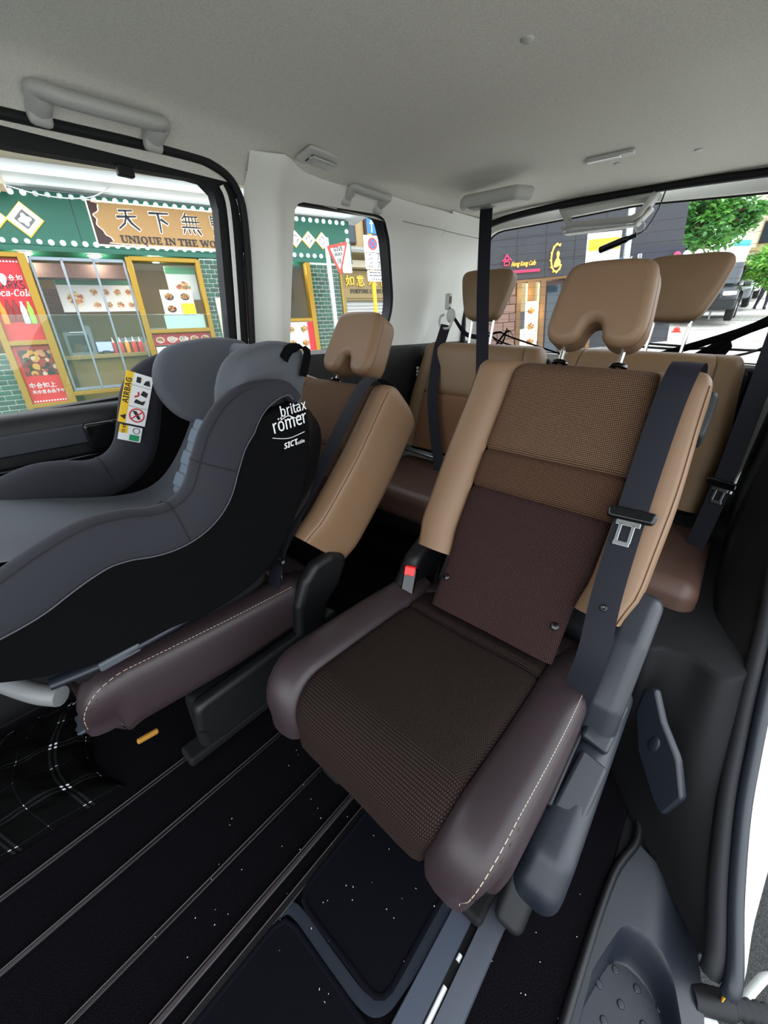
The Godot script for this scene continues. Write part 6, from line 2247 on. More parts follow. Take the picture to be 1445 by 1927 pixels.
	for i in 7:
		var red: bool = i % 3 != 2
		var bt := thing("sauce_bottle", "red sauce bottle standing on the shop counter" if red else "yellow sauce bottle standing on the shop counter", "bottle", F * Transform3D(Basis.IDENTITY, V(-0.02 + 0.075 * i, 0.355, -0.5 + 0.04 * (i % 2))), "red sauce bottles" if red else "yellow sauce bottles")
		var g := G.new()
		g.lathe(PackedVector2Array([Vector2(0.0, 0.0), Vector2(0.028, 0.0), Vector2(0.03, 0.11), Vector2(0.02, 0.14)]), Transform3D.IDENTITY, 12)
		part("body", g, M.ketchup if red else M.mustard, bt)
		g = G.new()
		g.lathe(PackedVector2Array([Vector2(0.02, 0.14), Vector2(0.008, 0.16), Vector2(0.003, 0.20), Vector2(0.0, 0.20)]), Transform3D.IDENTITY, 12)
		part("nozzle", g, M.print_white, bt)
	for e in [[-0.40, 0.9, 0.34, 0.42, 0.4], [0.55, 0.62, 0.3, 0.36, 0.35], [0.2, 0.55, 0.34, 0.25, 0.3]]:
		var mc := thing("kitchen_machine", ["steel coffee machine at the back of the snack shop", "steel fryer with a dark door in the snack shop", "low steel warming cabinet in the snack shop"][0 if e[0] < 0 else 1 if e[0] > 0.4 else 2], "appliance", F * Transform3D(Basis.IDENTITY, V(e[0], 0.355, -1.3)))
		part("body", box(V(0, e[3] / 2, 0), V(e[2], e[3], e[4]), 0.02), M.alu, mc)
		part("door", box(V(0, e[3] * 0.45, e[4] / 2), V(e[2] * 0.7, e[3] * 0.5, 0.02), 0.006), M.print_black, mc)
		part("handle", box(V(0, e[3] * 0.78, e[4] / 2 + 0.02), V(e[2] * 0.5, 0.02, 0.02), 0.006), M.steel, mc)
	# air conditioner hanging ahead of the sign and the drooping cable
	var ac := thing("wall_unit", "cream boxed air conditioner hanging below the canopy ahead of the sign", "appliance", F * Transform3D(Basis.IDENTITY, V(-0.62, 1.84, 0.15)))
	part("casing", box(V(0, 0.09, 0), V(0.22, 0.16, 0.2), 0.012), M.cream, ac)
	part("grille", box(V(0.0, 0.09, 0.101), V(0.17, 0.11, 0.006)), M.sign_dark, ac)
	var cb := thing("drooping_cable", "thin white cable drooping in front of the green fascia", "cable", F)
	var cg := G.new()
	cg.tube(spline([V(-0.5, 1.86, 0.2), V(-0.25, 1.81, 0.2), V(0.02, 1.805, 0.2), V(0.25, 1.86, 0.2), V(0.5, 2.03, 0.2)], 8), 0.006, 6)
	part("cable", cg, M.sign_white, cb)

func crystal_shop() -> void:
	var F := Transform3D(Basis(-ST.z, ST.y, ST.x), EYE - ST.x * 8.0)
	var o := thing("crystal_shop", "beige shop front with gold lettering and a grey roller shutter", "shop", F)
	part("board", box(V(4.95, 1.47, -0.05), V(1.85, 0.50, 0.1), 0.006), M.beige_board, o)
	part("upper_wall", box(V(5.2, 2.35, -0.3), V(2.8, 1.2, 0.3)), M.facade_ochre, o)
	part("ledge", box(V(5.0, 1.80, 0.02), V(2.2, 0.12, 0.3)), M.cream, o)
	part("pier", box(V(4.12, 0.5, -0.05), V(0.16, 1.45, 0.12)), M.beige_board, o)
	for i in 22:
		part("slat", box(V(4.95, 1.16 - 0.065 * i, -0.10), V(1.5, 0.056, 0.03), 0.012), M.shutter, o)
	part("lintel", box(V(4.95, 1.205, -0.06), V(1.6, 0.05, 0.08)), M.beige_board, o)
	for i in 26:
		part("louvre_slat", box(V(3.97, 1.86 - 0.05 * i, -0.08), V(0.26, 0.03, 0.05), 0.0, Basis(V(1, 0, 0), 0.5)), M.louvre, o)
	part("louvre_back", box(V(3.97, 1.2, -0.14), V(0.3, 1.5, 0.04)), M.print_black, o)
	for e in [["ru", 4.31], ["yi", 4.55], ["shui", 4.84], ["jing", 5.14]]:
		brush("character", e[0], 0.20, M.gold_letter, o, Transform3D(Basis.IDENTITY, V(e[1], 1.53, 0.0)), 0.03, 1.4)
	letters("lettering", "FORTUNE CRYSTAL", 0.095, M.ink, o, Transform3D(Basis.IDENTITY, V(4.74, 1.345, 0.0)), "Droid Serif", 700, 0.01, 0.92)
	for e in [[4.45, 2.45], [5.0, 2.45]]:
		var w := part("window", box(V(e[0], e[1], -0.13), V(0.34, 0.5, 0.06), 0.006), M.sign_dark, o)
		part("pane", box(V(e[0], e[1], -0.095), V(0.28, 0.44, 0.01)), M.dark_glass, w)
	part("awning", box(V(4.75, 2.05, 0.15), V(1.3, 0.05, 0.5), 0.0, Basis(V(1, 0, 0), 0.35)), M.shutter, o)

	# road signs at the kerb
	var S := Transform3D(Basis(-ST.z, ST.y, ST.x), EYE - ST.x * 5.0)
	var gw := thing("give_way_sign", "red and white triangular give way sign on a grey pole", "road sign", S * Transform3D(Basis.IDENTITY, V(2.44, -1.5, 0)))
	var g := G.new()
	g.tube(PackedVector3Array([V(0, 0, 0), V(0, 2.9, 0)]), 0.028, 10)
	part("pole", g, M.pole_grey, gw)
	var tri := rounded([Vector2(0.125, 2.50), Vector2(0.265, 2.87), Vector2(-0.02, 2.81)], 0.015, 3)
	part("border", flat_panel(tri, 0.006, Transform3D(Basis.IDENTITY, V(0, 0, 0.03))), M.sign_red, gw)
	var c := Vector2(0.123, 2.727)
	var inner := PackedVector2Array()
	for p in tri: inner.append(c + (p - c) * 0.72)
	part("field", flat_panel(inner, 0.008, Transform3D(Basis.IDENTITY, V(0, 0, 0.03))), M.sign_white, gw)
	letters("lettering", "GIVE", 0.062, M.print_black, gw, Transform3D(Basis(V(0, 0, 1), 0.1), V(0.125, 2.785, 0.038)), "Droid Sans", 700, 0.002, 0.9)
	letters("lettering", "WAY", 0.056, M.print_black, gw, Transform3D(Basis(V(0, 0, 1), 0.1), V(0.125, 2.73, 0.038)), "Droid Sans", 700, 0.002, 0.9)
	brush("character", "rang", 0.065, M.print_black, gw, Transform3D(Basis(V(0, 0, 1), 0.1), V(0.125, 2.66, 0.038)), 0.002, 1.3)
	part("second_plate", flat_panel(rect2(0.17, 2.54, 0.30, 2.86, 0.02), 0.004, Transform3D(Basis.IDENTITY, V(0, 0, 0.015))), M.sign_white, gw)
	var np := thing("no_stopping_sign", "blue no-stopping disc with time plates on a yellow pole", "road sign", S * Transform3D(Basis.IDENTITY, V(3.05, -1.5, 0)))
	g = G.new()
	g.tube(PackedVector3Array([V(0, 0, 0), V(0, 3.1, 0)]), 0.026, 10)
	part("pole", g, M.pole_yellow, np)
	part("plate", flat_panel(rect2(-0.115, 2.585, 0.13, 2.955, 0.015), 0.006, Transform3D(Basis.IDENTITY, V(0, 0, 0.028))), M.sign_white, np)
	part("lower_plate", flat_panel(rect2(-0.10, 2.45, 0.13, 2.575, 0.01), 0.006, Transform3D(Basis.IDENTITY, V(0, 0, 0.028))), M.sign_white, np)
	part("divider", box(V(0.007, 2.77, 0.0345), V(0.235, 0.005, 0.002)), M.print_black, np)
	g = G.new()
	g.lathe(PackedVector2Array([Vector2(0.0, 0.006), Vector2(0.06, 0.006), Vector2(0.06, 0.0)]), Transform3D(Basis(V(1, 0, 0), V(0, 0, 1), V(0, -1, 0)), V(0.007, 2.865, 0.034)), 24)
	part("disc", g, M.sign_blue, np)
	part("disc_ring", ring_panel(0.066, 0.052, Transform3D(Basis.IDENTITY, V(0.007, 2.865, 0.040)), 0.002), M.sign_red, np)
	for a in [0.78, -0.78]:
		part("disc_bar", box(V(0.007, 2.865, 0.0415), V(0.014, 0.115, 0.002), 0.0, Basis(V(0, 0, 1), a)), M.sign_red, np)
	for y in [2.725, 2.635]:
		letters("lettering", "7", 0.095, M.print_black, np, Transform3D(Basis.IDENTITY, V(0.08, y, 0.034)), "Droid Sans", 400, 0.002)
		letters("lettering", "am" if y > 2.7 else "pm", 0.03, M.print_black, np, Transform3D(Basis.IDENTITY, V(-0.035, y + 0.022, 0.034)), "Droid Sans", 400, 0.002)
		brush("character", "shang" if y > 2.7 else "xia", 0.03, M.print_black, np, Transform3D(Basis.IDENTITY, V(-0.06, y - 0.02, 0.034)), 0.002, 1.3)
		brush("character", "wu_noon", 0.03, M.print_black, np, Transform3D(Basis.IDENTITY, V(-0.02, y - 0.02, 0.034)), 0.002, 1.3)
	letters("lettering", "Restricted zone\npick up/drop off", 0.028, M.print_black, np, Transform3D(Basis.IDENTITY, V(0.015, 2.535, 0.034)), "Droid Sans", 700, 0.002, 0.8)
	for i in 6:
		brush("character", ["shang", "xia", "zhong", "ge", "shui", "jing"][i], 0.027, M.print_black, np, Transform3D(Basis.IDENTITY, V(-0.07 + 0.033 * i, 2.475, 0.034)), 0.002, 1.3)
	part("direction_plate", flat_panel(rect2(-0.045, 2.975, 0.075, 3.14, 0.006), 0.006, Transform3D(Basis.IDENTITY, V(0, 0, 0.028))), M.sign_blue, np)
	g = G.new()
	g.prism(PackedVector2Array([Vector2(0.007, 2.985), Vector2(0.023, 2.985), Vector2(0.023, 3.075), Vector2(0.045, 3.075), Vector2(0.015, 3.13), Vector2(-0.015, 3.075), Vector2(0.007, 3.075)]), 0.002, Transform3D(Basis.IDENTITY, V(0, 0, 0.034)))
	part("arrow", g, M.sign_white, np)

# ---------------------------------------------------------------- behind the van
func ray_point(u: float, v: float, dist: float) -> Vector3:
	# a place in the street, surveyed as a direction from the eye and a distance
	var b := Basis.from_euler(Vector3(deg_to_rad(-26.4), deg_to_rad(41.0), 0.0))
	return EYE + (b * Vector3((u - 722.5) / 740.0, -(v - 963.5) / 740.0, -1.0)).normalized() * dist

func cafe() -> void:
	var org := ray_point(1000, 530, 9.5)
	var a := deg_to_rad(33.0)
	var t := -ST.z * cos(a) + ST.x * sin(a)
	var n := t.cross(ST.y)
	# heights are given from the eye's level
	org -= ST.y * (org - EYE).dot(ST.y)
	var F := Transform3D(Basis(t, ST.y, n), org)
	var o := thing("cafe_front", "dark stone café front with gilt emblem and warm light tubes across the street", "café", F)
	part("stone_fascia", box(V(0.05, 1.95, -0.1), V(3.4, 1.42, 0.2), 0.01), M.cafe_stone, o)
	for i in 6:
		for e in [[-1.4 + 0.55 * i]]:
			part("stone_joint", box(V(e[0], 1.95, 0.0015), V(0.006, 1.4, 0.004)), M.print_black, o)
	for y in [1.55, 1.95, 2.35]:
		part("stone_joint", box(V(0.05, y, 0.0015), V(3.3, 0.006, 0.004)), M.print_black, o)
	part("lit_band", box(V(0.05, 1.215, -0.04), V(3.2, 0.045, 0.1)), M.wood, o)
	# tiled wall on the near side of the door
	var w := part("tiled_wall", box(V(-0.95, 0.2, -0.08), V(1.4, 2.0, 0.12)), M.grout if false else M.wood, o)
	tiles(w, Rect2(-1.62, -0.78, 1.34, 1.96), -0.02, 0.24, 0.16, [M.brown_tile_0, M.brown_tile_1, M.brown_tile_2], 0.02)
	for e in [[-0.24, 0.09], [0.0, 0.16], [0.235, 0.10], [0.72, 0.07], [1.2, 0.08]]:
		part("wood_post", box(V(e[0], 0.2, -0.03), V(e[1], 2.0, 0.1), 0.006), M.wood, o)
	for e in [[-0.105, 1.16, 0.82], [0.127, 1.14, 0.10]]:
		var g := G.new()
		g.tube(PackedVector3Array([V(e[0], e[2], 0.06), V(e[0], e[1], 0.06)]), 0.017, 8)
		part("light_tube", g, M.tube_warm, o)
		var l := OmniLight3D.new()
		l.name = "light_tube_glow"
		l.light_color = Color(1.0, 0.86, 0.5)
		l.light_energy = 0.10
		l.light_size = 0.1
		l.omni_range = 8.0
		l.shadow_enabled = true
		l.position = F * V(e[0], (e[1] + e[2]) / 2, 0.16)
		add_child(l, true)
	for e in [[0.47, 0.38], [0.95, 0.36]]:
		var d := part("door_leaf", box(V(e[0], 0.2, -0.06), V(e[1], 1.96, 0.05), 0.006), M.sign_dark, o)
		part("door_glass", box(V(e[0], 0.25, -0.03), V(e[1] - 0.10, 1.7, 0.01)), M.dark_glass, d)
	part("threshold", box(V(0.05, -0.85, 0.1), V(3.4, 0.12, 0.5)), M.kerb, o)
	# lettering
	letters("lettering", "Hong Kong Cafe", 0.10, M.gold_glow, o, Transform3D(Basis(V(0, 0, 1), -0.03), V(-0.17, 1.515, 0.0)), "Droid Sans", 400, 0.015, 0.66, true)
	brush("character", "ge", 0.20, M.pink_letter, o, Transform3D(Basis.IDENTITY, V(-0.50, 1.60, 0.0)), 0.02, 1.4)
	part("pink_rule", box(V(-0.17, 1.385, 0.012), V(0.64, 0.045, 0.02), 0.0, Basis(V(0, 0, 1), -0.02)), M.pink_letter, o)
	# gilt emblem: a ring of leaves round a seated flourish
	var em := G.new()
	var pts := []
	for i in 25:
		var q := deg_to_rad(60.0 + 270.0 * i / 24.0)
		pts.append(V(0.46 + cos(q) * 0.105, 1.55 + sin(q) * 0.225, 0.02))
	em.tube(PackedVector3Array(pts), 0.014, 6)
	part("emblem", em, M.gold_glow, o)
	for i in 9:
		var q := deg_to_rad(70.0 + 30.0 * i)
		part("emblem_leaf", box(V(0.46 + cos(q) * 0.115, 1.55 + sin(q) * 0.24, 0.02), V(0.018, 0.06, 0.012), 0.005, Basis(V(0, 0, 1), q + 0.5)), M.gold_glow, o)
	var fg := G.new()
	fg.prism(spline2([Vector2(0.42, 1.40), Vector2(0.52, 1.42), Vector2(0.53, 1.50), Vector2(0.495, 1.55), Vector2(0.51, 1.62), Vector2(0.48, 1.67), Vector2(0.455, 1.63), Vector2(0.465, 1.56), Vector2(0.43, 1.50)], 3, true), 0.02, Transform3D(Basis.IDENTITY, V(0, 0, 0.005)))
	part("emblem_figure", fg, M.gold_glow, o)
	# menu stand
	var st := thing("menu_stand", "tall pale poster stand with dishes beside the café door", "stand", F * Transform3D(Basis.IDENTITY, V(-0.025, -0.75, 0.12)))
	part("panel", box(V(0, 1.13, 0), V(0.235, 0.90, 0.03), 0.004), M.sign_white, st)
	var im := food_sheet(48, 160, Color("e9ece8"), 1, 3, 90, 0.02)
	var pg := G.new()
	pg.quad(V(-0.11, 0.70, 0.018), V(0.11, 0.70, 0.018), V(0.11, 1.56, 0.018), V(-0.11, 1.56, 0.018), Vector2(0, 1), Vector2(1, 0))
	part("print", pg, print_mat("stand_print", im), st)
	part("foot", box(V(0, 0.34, 0), V(0.06, 0.68, 0.04)), M.print_black, st)
	part("base", box(V(0, 0.01, 0), V(0.3, 0.03, 0.25)), M.print_black, st)
	# the next shops up the street
	var R := Transform3D(Basis(t, ST.y, n), org + t * 2.75 - n * 1.0 + ST.y * 0.35)
	var s2 := thing("far_arcade", "row of far shop fronts with warm lamps under the trees", "shop", R)
	part("wall", box(V(-0.55, 1.0, -0.2), V(2.6, 3.0, 0.3)), M.cafe_stone, s2)
	part("fascia", box(V(-0.55, 1.15, 0.0), V(2.6, 0.45, 0.15)), M.ink, s2)
	for i in 5:
		part("window", box(V(-1.55 + 0.5 * i, 0.35, 0.0), V(0.42, 0.9, 0.06), 0.006), M.dark_glass, s2)
		var lg := G.new()
		lg.ball(V(-1.5 + 0.5 * i, 0.86, 0.16), V(0.05, 0.05, 0.05), 6)
		part("lamp_bulb", lg, M.tube_warm, s2)
	for e in [[0.55, "pole_red"], [0.75, "w"], [1.0, "w"]]:
		var lg := G.new()
		lg.ball(V(e[0], 1.12, 0.14), V(0.10, 0.14, 0.04), 8)
		part("lit_sign", lg, M.pink_letter if e[1] != "w" else M.lamp_pale, s2)
	for i in 6:
		brush("character", ["shang", "ge", "zhong", "tian", "shui", "jing"][i], 0.17, M.sign_white, s2, Transform3D(Basis.IDENTITY, V(-1.3 + 0.22 * i, 1.2, 0.08)), 0.02, 1.4)
	# lamp post with plates
	var lp := thing("lamp_post", "pale grey lamp post with white sign plates beyond the café", "lamp post", Transform3D(Basis(t, ST.y, n), ray_point(1180, 470, 8.8) - ST.y * 3.2))
	var pgm := G.new()
	pgm.tube(PackedVector3Array([V(0, 0, 0), V(0, 5.5, 0)]), 0.05, 10)
	part("pole", pgm, M.pole_grey, lp)
	part("sign_plate", box(V(-0.42, 3.22, 0.06), V(0.55, 0.5, 0.02), 0.01), M.sign_white, lp)
	part("sign_band", box(V(-0.42, 3.30, 0.075), V(0.5, 0.16, 0.01)), M.pole_yellow, lp)
	part("sign_plate", box(V(-0.35, 3.02, 0.06), V(0.5, 0.12, 0.02), 0.01), M.sign_blue, lp)

func tree(label: String, base: Vector3, height: float, crown: Vector3, crown_at: Vector3, count: int, seed_: int, mats: Array, leaf := 0.13) -> void:
	var o := thing("street_tree", label, "tree", Transform3D(Basis.IDENTITY, base))
	var r := RandomNumberGenerator.new()
	r.seed = seed_
	var g := G.new()
	var top := crown_at - V(0, crown.y * 0.2, 0)
	g.tube(spline([V(0, -0.3, 0), V(0.04, height * 0.3, 0.0), top * V(0.5, 0.62, 0.5), top], 5), [0.16, 0.15, 0.15, 0.14, 0.14, 0.13, 0.13, 0.12, 0.12, 0.11, 0.11, 0.10, 0.09, 0.08, 0.07, 0.06], 8)
	part("trunk", g, M.bark, o)
	var tips := []
	for i in 9:
		var d := V(r.randf_range(-1, 1), r.randf_range(-0.3, 0.9), r.randf_range(-1, 1)).normalized()
		var e := crown_at + d * crown * 0.75
		var s := top * r.randf_range(0.72, 1.0)
		g = G.new()
		g.tube(spline([s, s.lerp(e, 0.5) + V(0, 0.12, 0), e], 3), [0.05, 0.045, 0.04, 0.035, 0.03, 0.025, 0.02], 6)
		part("branch", g, M.bark, o)
		tips.append(e)
	# clusters of leaves, each leaf a small folded blade
	var lots := []
	for k in mats.size(): lots.append(G.new())
	var clumps := []
	for i in 46:
		var d := V(r.randf_range(-1, 1), r.randf_range(-1, 1), r.randf_range(-1, 1))
		while d.length() > 1.0: d = V(r.randf_range(-1, 1), r.randf_range(-1, 1), r.randf_range(-1, 1))
		clumps.append([crown_at + d * crown, r.randf_range(0.25, 0.5), r.randi() % mats.size()])
	for i in count:
		var c: Array = clumps[r.randi() % clumps.size()]
		var p: Vector3 = c[0] + V(r.randfn(), r.randfn() * 0.6, r.randfn()) * c[1] * 0.55 * crown.x * 0.6
		var b := Basis.from_euler(V(r.randf_range(-0.7, 0.7), r.randf() * TAU, r.randf_range(-0.7, 0.7)))
		var l := leaf * r.randf_range(0.7, 1.3)
		var q: G = lots[c[2] if r.randf() < 0.75 else r.randi() % mats.size()]
		var w := l * 0.28
		q.tri(p, p + b * V(w, 0.02, l * 0.45), p + b * V(0, -0.01, l))
		q.tri(p, p + b * V(0, -0.01, l), p + b * V(-w, 0.02, l * 0.45))
	for k in mats.size():
		tag(part("foliage", lots[k], mats[k], o), "", "", "", "stuff")

func parked_car(called: String, label: String, at: Vector3, turn: float, paint: Material, tall := 1.0) -> void:
	var o := thing(called, label, "car", Transform3D(Basis(V(0, 1, 0), turn), at), "parked cars")
	# side profile (z forward, y up), pushed across x
	var prof := rounded([Vector2(-2.2, 0.35), Vector2(2.15, 0.32), Vector2(2.25, 0.62), Vector2(2.1, 0.88), Vector2(1.25, 1.02), Vector2(-2.2, 1.08)], [0.1, 0.1, 0.12, 0.15, 0.2, 0.15], 4)
	var sidew := Basis(V(0, 0, 1), V(0, 1, 0), V(-1, 0, 0))
	var g := G.new()
	g.puff(prof, 1.78, 0.12, 4, Transform3D(sidew, V(0.89, 0, 0)))
	part("body", g, paint, o)
	g = G.new()
	var cab := rounded([Vector2(-2.12, 1.0), Vector2(1.35, 0.98), Vector2(0.45, 1.58 * tall), Vector2(-1.9, 1.62 * tall)], [0.1, 0.1, 0.2, 0.2], 4)
	g.puff(cab, 1.56, 0.16, 4, Transform3D(sidew, V(0.78, 0, 0)))
	part("cabin", g, paint, o)
	# windscreen, side windows
	g = G.new()
	var top := 1.52 * tall
	g.quad(V(-0.66, 1.06, 1.24), V(0.66, 1.06, 1.24), V(0.58, top, 0.58), V(-0.58, top, 0.58))
	part("windscreen", g, M.dark_glass, o, Transform3D(Basis.IDENTITY, V(0, 0.02, 0.03)))
	for s in [-1, 1]:
		for e in [[0.95, 0.35, 0.15], [0.08, -0.85, 0.0], [-0.92, -1.85, -0.1]]:
			g = G.new()
			g.quad(V(0.785 * s, 1.06, e[0]), V(0.785 * s, 1.06, e[1]), V(0.782 * s, top - 0.02, e[1] - e[2] * 0.3), V(0.782 * s, top - 0.02, e[0] - (0.45 if e[2] > 0.1 else 0.03)))
			part("side_window", g, M.dark_glass, o)
		g = G.new()
		g.rbox(V(0.66 * s, 0.76, 2.16), V(0.36, 0.14, 0.12), 0.04, Basis(V(0, 1, 0), 0.25 * s))
		part("headlamp", g, M.chrome, o)
		g = G.new()
		g.rbox(V(0.98 * s, 1.08, 0.95), V(0.2, 0.13, 0.09), 0.04)
		part("door_mirror", g, paint, o)
		for z in [1.35, -1.35]:
			g = G.new()
			g.lathe(PackedVector2Array([Vector2(0.0, -0.10), Vector2(0.30, -0.11), Vector2(0.345, -0.08), Vector2(0.345, 0.08), Vector2(0.30, 0.11), Vector2(0.0, 0.10)]), Transform3D(Basis(V(0, 1, 0), V(1, 0, 0), V(0, 0, -1)), V(0.80 * s, 0.345, z)), 18)
			var w := part("wheel", g, M.tyre, o)
			g = G.new()
			g.lathe(PackedVector2Array([Vector2(0.0, -0.12), Vector2(0.21, -0.12), Vector2(0.22, 0.12), Vector2(0.0, 0.12)]), Transform3D(Basis(V(0, 1, 0), V(1, 0, 0), V(0, 0, -1)), V(0.80 * s, 0.345, z)), 10)
			part("rim", g, M.car_silver, w)
	g = G.new()
	g.rbox(V(0, 0.68, 2.2), V(0.9, 0.18, 0.08), 0.02)
	part("grille", g, M.print_black, o)
	part("number_plate", box(V(0, 0.45, 2.235), V(0.5, 0.11, 0.02)), M.sign_white, o)

func rear_street() -> void:
	# cars parked nose towards the van along the kerb
	var k := 0
	for e in [[-1.75, -19.5, "car_black", "black people carrier parked first in the row behind the van", 1.1], [-1.65, -25.2, "car_silver", "silver car parked behind the black people carrier", 1.0], [-1.55, -31.0, "car_white", "white car parked last in the row", 1.0]]:
		parked_car("parked_car", e[3], V(e[0], road_y(e[1]) + 0.02, e[1]), 0.02, M[e[2]], e[4])
		k += 1
	# pavement on the far side of the cars
	tag(part("pavement", box(V(-4.6, road_y(-20.0) + 0.06, -20.0), V(3.6, 0.16, 26.0), 0.02, Basis(V(1, 0, 0), atan(0.083))), M.kerb), "grey kerb and pavement beside the parked cars", "", "", "structure")
	tree("broad green street tree seen through the rear window", V(-2.9, road_y(-14.6), -14.6), 2.5, V(1.2, 0.62, 0.9), V(0.95, 2.72, 0.0), 5600, 21, [M.leaf_0, M.leaf_1, M.leaf_2], 0.17)
	tree("lighter green tree over the far parked cars", V(0.9, road_y(-21.0), -21.0), 2.4, V(1.1, 0.75, 0.9), V(-1.0, 1.55, 0.0), 3600, 22, [M.leaf_1, M.leaf_3, M.leaf_0], 0.16)
	# far buildings closing the street
	var b1 := thing("apartment_block", "tall cream apartment block far up the street", "building", Transform3D(Basis(V(0, 1, 0), -0.2), V(0.75, road_y(-34.0), -34.0)))
	part("wall", box(V(0, 9.0, -2), V(6.0, 18.0, 4.0)), M.facade_cream, b1)
	for i in 7:
		for j in 3:
			var w := part("window", box(V(-1.9 + 1.9 * j, 3.2 + 2.0 * i, 0.03), V(1.0, 1.2, 0.1), 0.01), M.facade_ochre, b1)
			part("pane", box(V(-1.9 + 1.9 * j, 3.2 + 2.0 * i, 0.09), V(0.86, 1.05, 0.02)), M.dark_glass, w)
		part("balcony", box(V(0, 2.4 + 2.0 * i, 0.25), V(5.4, 0.16, 0.5)), M.facade_ochre, b1)
	var b2 := thing("terrace_block", "ochre terrace of houses behind the street trees", "building", Transform3D(Basis(V(0, 1, 0), 0.5), V(-7.2, road_y(-26.0), -26.0)))
	part("wall", box(V(0, 4.0, -2), V(9.0, 9.0, 4.0)), M.facade_ochre, b2)
	for i in 3:
		for j in 4:
			var w := part("window", box(V(-3.2 + 2.1 * j, 2.6 + 2.2 * i, 0.03), V(1.1, 1.3, 0.1), 0.01), M.facade_cream, b2)
			part("pane", box(V(-3.2 + 2.1 * j, 2.6 + 2.2 * i, 0.09), V(0.95, 1.1, 0.02)), M.dark_glass, w)
	# banner on a pole
	var bn := thing("street_banner", "blue and white banner hanging from a pole by the trees", "banner", Transform3D(Basis.IDENTITY, V(-1.45, road_y(-20.0), -20.0)))
	var g := G.new()
	g.tube(PackedVector3Array([V(-0.12, 0, 0), V(-0.12, 2.6, 0)]), 0.03, 8)
	part("pole", g, M.pole_grey, bn)
	part("upper_cloth", box(V(0.14, 2.33, 0), V(0.44, 0.18, 0.012), 0.0, Basis(V(0, 0, 1), -0.1)), M.banner_blue, bn)
	part("lower_cloth", box(V(0.16, 2.02, 0), V(0.44, 0.44, 0.012), 0.0, Basis(V(0, 0, 1), -0.1)), M.banner_white, bn)
	# hydrant
	var hy := thing("fire_hydrant", "small red hydrant on the pavement behind the van", "hydrant", Transform3D(Basis.IDENTITY, V(-1.94, 0.52, -15.9)))
	g = G.new()
	g.lathe(PackedVector2Array([Vector2(0.10, -0.2), Vector2(0.085, 0.02), Vector2(0.075, 0.14), Vector2(0.095, 0.15), Vector2(0.08, 0.20), Vector2(0.03, 0.23), Vector2(0.0, 0.235)]), Transform3D.IDENTITY, 14)
	part("barrel", g, M.sign_red, hy)
	g = G.new()
	g.tube(PackedVector3Array([V(-0.12, 0.09, 0), V(0.12, 0.09, 0)]), 0.035, 10)
	part("outlet", g, M.sign_red, hy)
	# a passer-by far up the road
	person(V(-0.30, road_y(-24.5), -24.5))

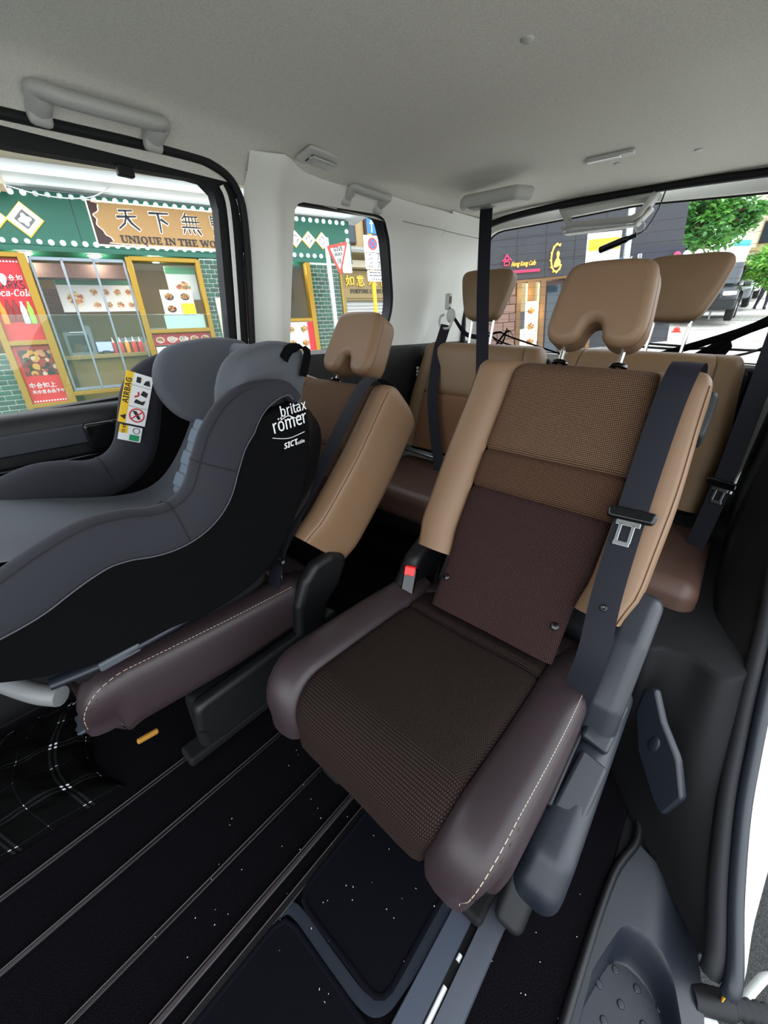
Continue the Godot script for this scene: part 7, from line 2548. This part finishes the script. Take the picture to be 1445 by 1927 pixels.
func person(at: Vector3) -> void:
	var o := thing("person", "person in dark clothes walking up the far road", "person", Transform3D(Basis(V(0, 1, 0), 0.4), at))
	# joints: pairs with radii
	var bones := [[V(0, 0.95, 0), 0.13, V(0, 1.38, 0.02), 0.15], [V(0, 1.38, 0.02), 0.08, V(0, 1.52, 0.03), 0.055], [V(0, 1.60, 0.04), 0.095, V(0, 1.66, 0.04), 0.09], [V(0.16, 1.38, 0), 0.065, V(0.22, 1.10, -0.06), 0.05], [V(0.22, 1.10, -0.06), 0.05, V(0.22, 0.86, 0.04), 0.038], [V(-0.16, 1.38, 0), 0.065, V(-0.22, 1.10, 0.06), 0.05], [V(-0.22, 1.10, 0.06), 0.05, V(-0.22, 0.86, 0.14), 0.038], [V(0.09, 0.92, 0), 0.10, V(0.10, 0.50, 0.12), 0.07], [V(0.10, 0.50, 0.12), 0.07, V(0.10, 0.08, 0.10), 0.045], [V(0.10, 0.05, 0.08), 0.045, V(0.10, 0.04, 0.24), 0.035], [V(-0.09, 0.92, 0), 0.10, V(-0.10, 0.50, -0.06), 0.07], [V(-0.10, 0.50, -0.06), 0.07, V(-0.10, 0.10, -0.24), 0.045], [V(-0.10, 0.07, -0.26), 0.045, V(-0.10, 0.04, -0.12), 0.035]]
	var h := 0.035
	var lo := V(-0.34, -0.03, -0.38)
	var nx := 20
	var ny := 52
	var nz := 22
	var f := PackedFloat32Array()
	f.resize(nx * ny * nz)
	for i in nx:
		for j in ny:
			for k in nz:
				var p := lo + V(i, j, k) * h
				var d := 1.0
				for b in bones:
					var ab: Vector3 = b[2] - b[0]
					var t := clampf((p - b[0]).dot(ab) / ab.length_squared(), 0, 1)
					var q := p.distance_to(b[0] + ab * t) - lerpf(b[1], b[3], t)
					var e := maxf(0.05 - absf(d - q), 0.0) / 0.05
					d = minf(d, q) - e * e * 0.0125
				f[(i * ny + j) * nz + k] = d
	var at_cell := {}
	var g := G.new()
	for i in nx - 1:
		for j in ny - 1:
			for k in nz - 1:
				var c := Vector3.ZERO
				var m := 0
				for e in [[0, 0, 0, 1, 0, 0], [0, 0, 0, 0, 1, 0], [0, 0, 0, 0, 0, 1], [1, 0, 0, 1, 1, 0], [1, 0, 0, 1, 0, 1], [0, 1, 0, 1, 1, 0], [0, 1, 0, 0, 1, 1], [0, 0, 1, 1, 0, 1], [0, 0, 1, 0, 1, 1], [1, 1, 0, 1, 1, 1], [1, 0, 1, 1, 1, 1], [0, 1, 1, 1, 1, 1]]:
					var a := f[((i + e[0]) * ny + j + e[1]) * nz + k + e[2]]
					var b := f[((i + e[3]) * ny + j + e[4]) * nz + k + e[5]]
					if (a < 0.0) != (b < 0.0):
						c += V(i + e[0], j + e[1], k + e[2]).lerp(V(i + e[3], j + e[4], k + e[5]), a / (a - b))
						m += 1
				if m: at_cell[(i * ny + j) * nz + k] = lo + c / m * h
	for i in range(1, nx - 1):
		for j in range(1, ny - 1):
			for k in range(1, nz - 1):
				var here := f[(i * ny + j) * nz + k] < 0.0
				for ax in 3:
					var d := [[1, 0, 0], [0, 1, 0], [0, 0, 1]][ax] as Array
					if here == (f[((i + d[0]) * ny + j + d[1]) * nz + k + d[2]] < 0.0): continue
					var u := [[0, 1, 0], [0, 0, 1], [1, 0, 0]][ax] as Array
					var w := [[0, 0, 1], [1, 0, 0], [0, 1, 0]][ax] as Array
					var q := []
					for s in [[0, 0], [1, 0], [1, 1], [0, 1]]:
						q.append(at_cell.get(((i - u[0] * s[0] - w[0] * s[1]) * ny + j - u[1] * s[0] - w[1] * s[1]) * nz + k - u[2] * s[0] - w[2] * s[1]))
					if q.has(null): continue
					if here: g.quad(q[0], q[1], q[2], q[3])
					else: g.quad(q[3], q[2], q[1], q[0])
	part("body", g, mat("dark_clothes", Color("2b2f3a"), 0.8), o)
	g = G.new()
	g.ball(V(0, 1.67, 0.025), V(0.095, 0.10, 0.10), 8)
	part("hair", g, M.print_black, o)

func _ready() -> void:
	rng.seed = 7
	# camera: an ultra-wide phone lens held in the door opening
	var cam := Camera3D.new()
	cam.name = "camera"
	cam.fov = 104.95
	cam.near = 0.02
	cam.far = 400.0
	cam.position = EYE
	cam.rotation_degrees = Vector3(-26.4, 41.0, 0.0)
	add_child(cam)
	cam.current = true
	# overcast daylight in a street
	var env := Environment.new()
	var sky := Sky.new()
	var sm := ProceduralSkyMaterial.new()
	sm.sky_top_color = Color(0.90, 0.93, 0.96)
	sm.sky_horizon_color = Color(0.95, 0.97, 0.98)
	sm.ground_bottom_color = Color(0.35, 0.35, 0.35)
	sm.ground_horizon_color = Color(0.6, 0.6, 0.6)
	sm.sky_energy_multiplier = 1.6
	sky.sky_material = sm
	env.background_mode = Environment.BG_SKY
	env.sky = sky
	env.tonemap_mode = Environment.TONE_MAPPER_LINEAR
	env.tonemap_exposure = 1.5
	env.sdfgi_enabled = true
	env.ssao_enabled = true
	env.ssil_enabled = true
	var we := WorldEnvironment.new()
	we.name = "daylight"
	we.environment = env
	add_child(we)
	make_materials()
	street_materials()
	build_shell()
	build_road()
	snack_shop()
	crystal_shop()
	cafe()
	rear_street()
	near_seat()
	far_seat()
	third_row()
	child_seat()
	build_cabin_fittings()
	loose_things()
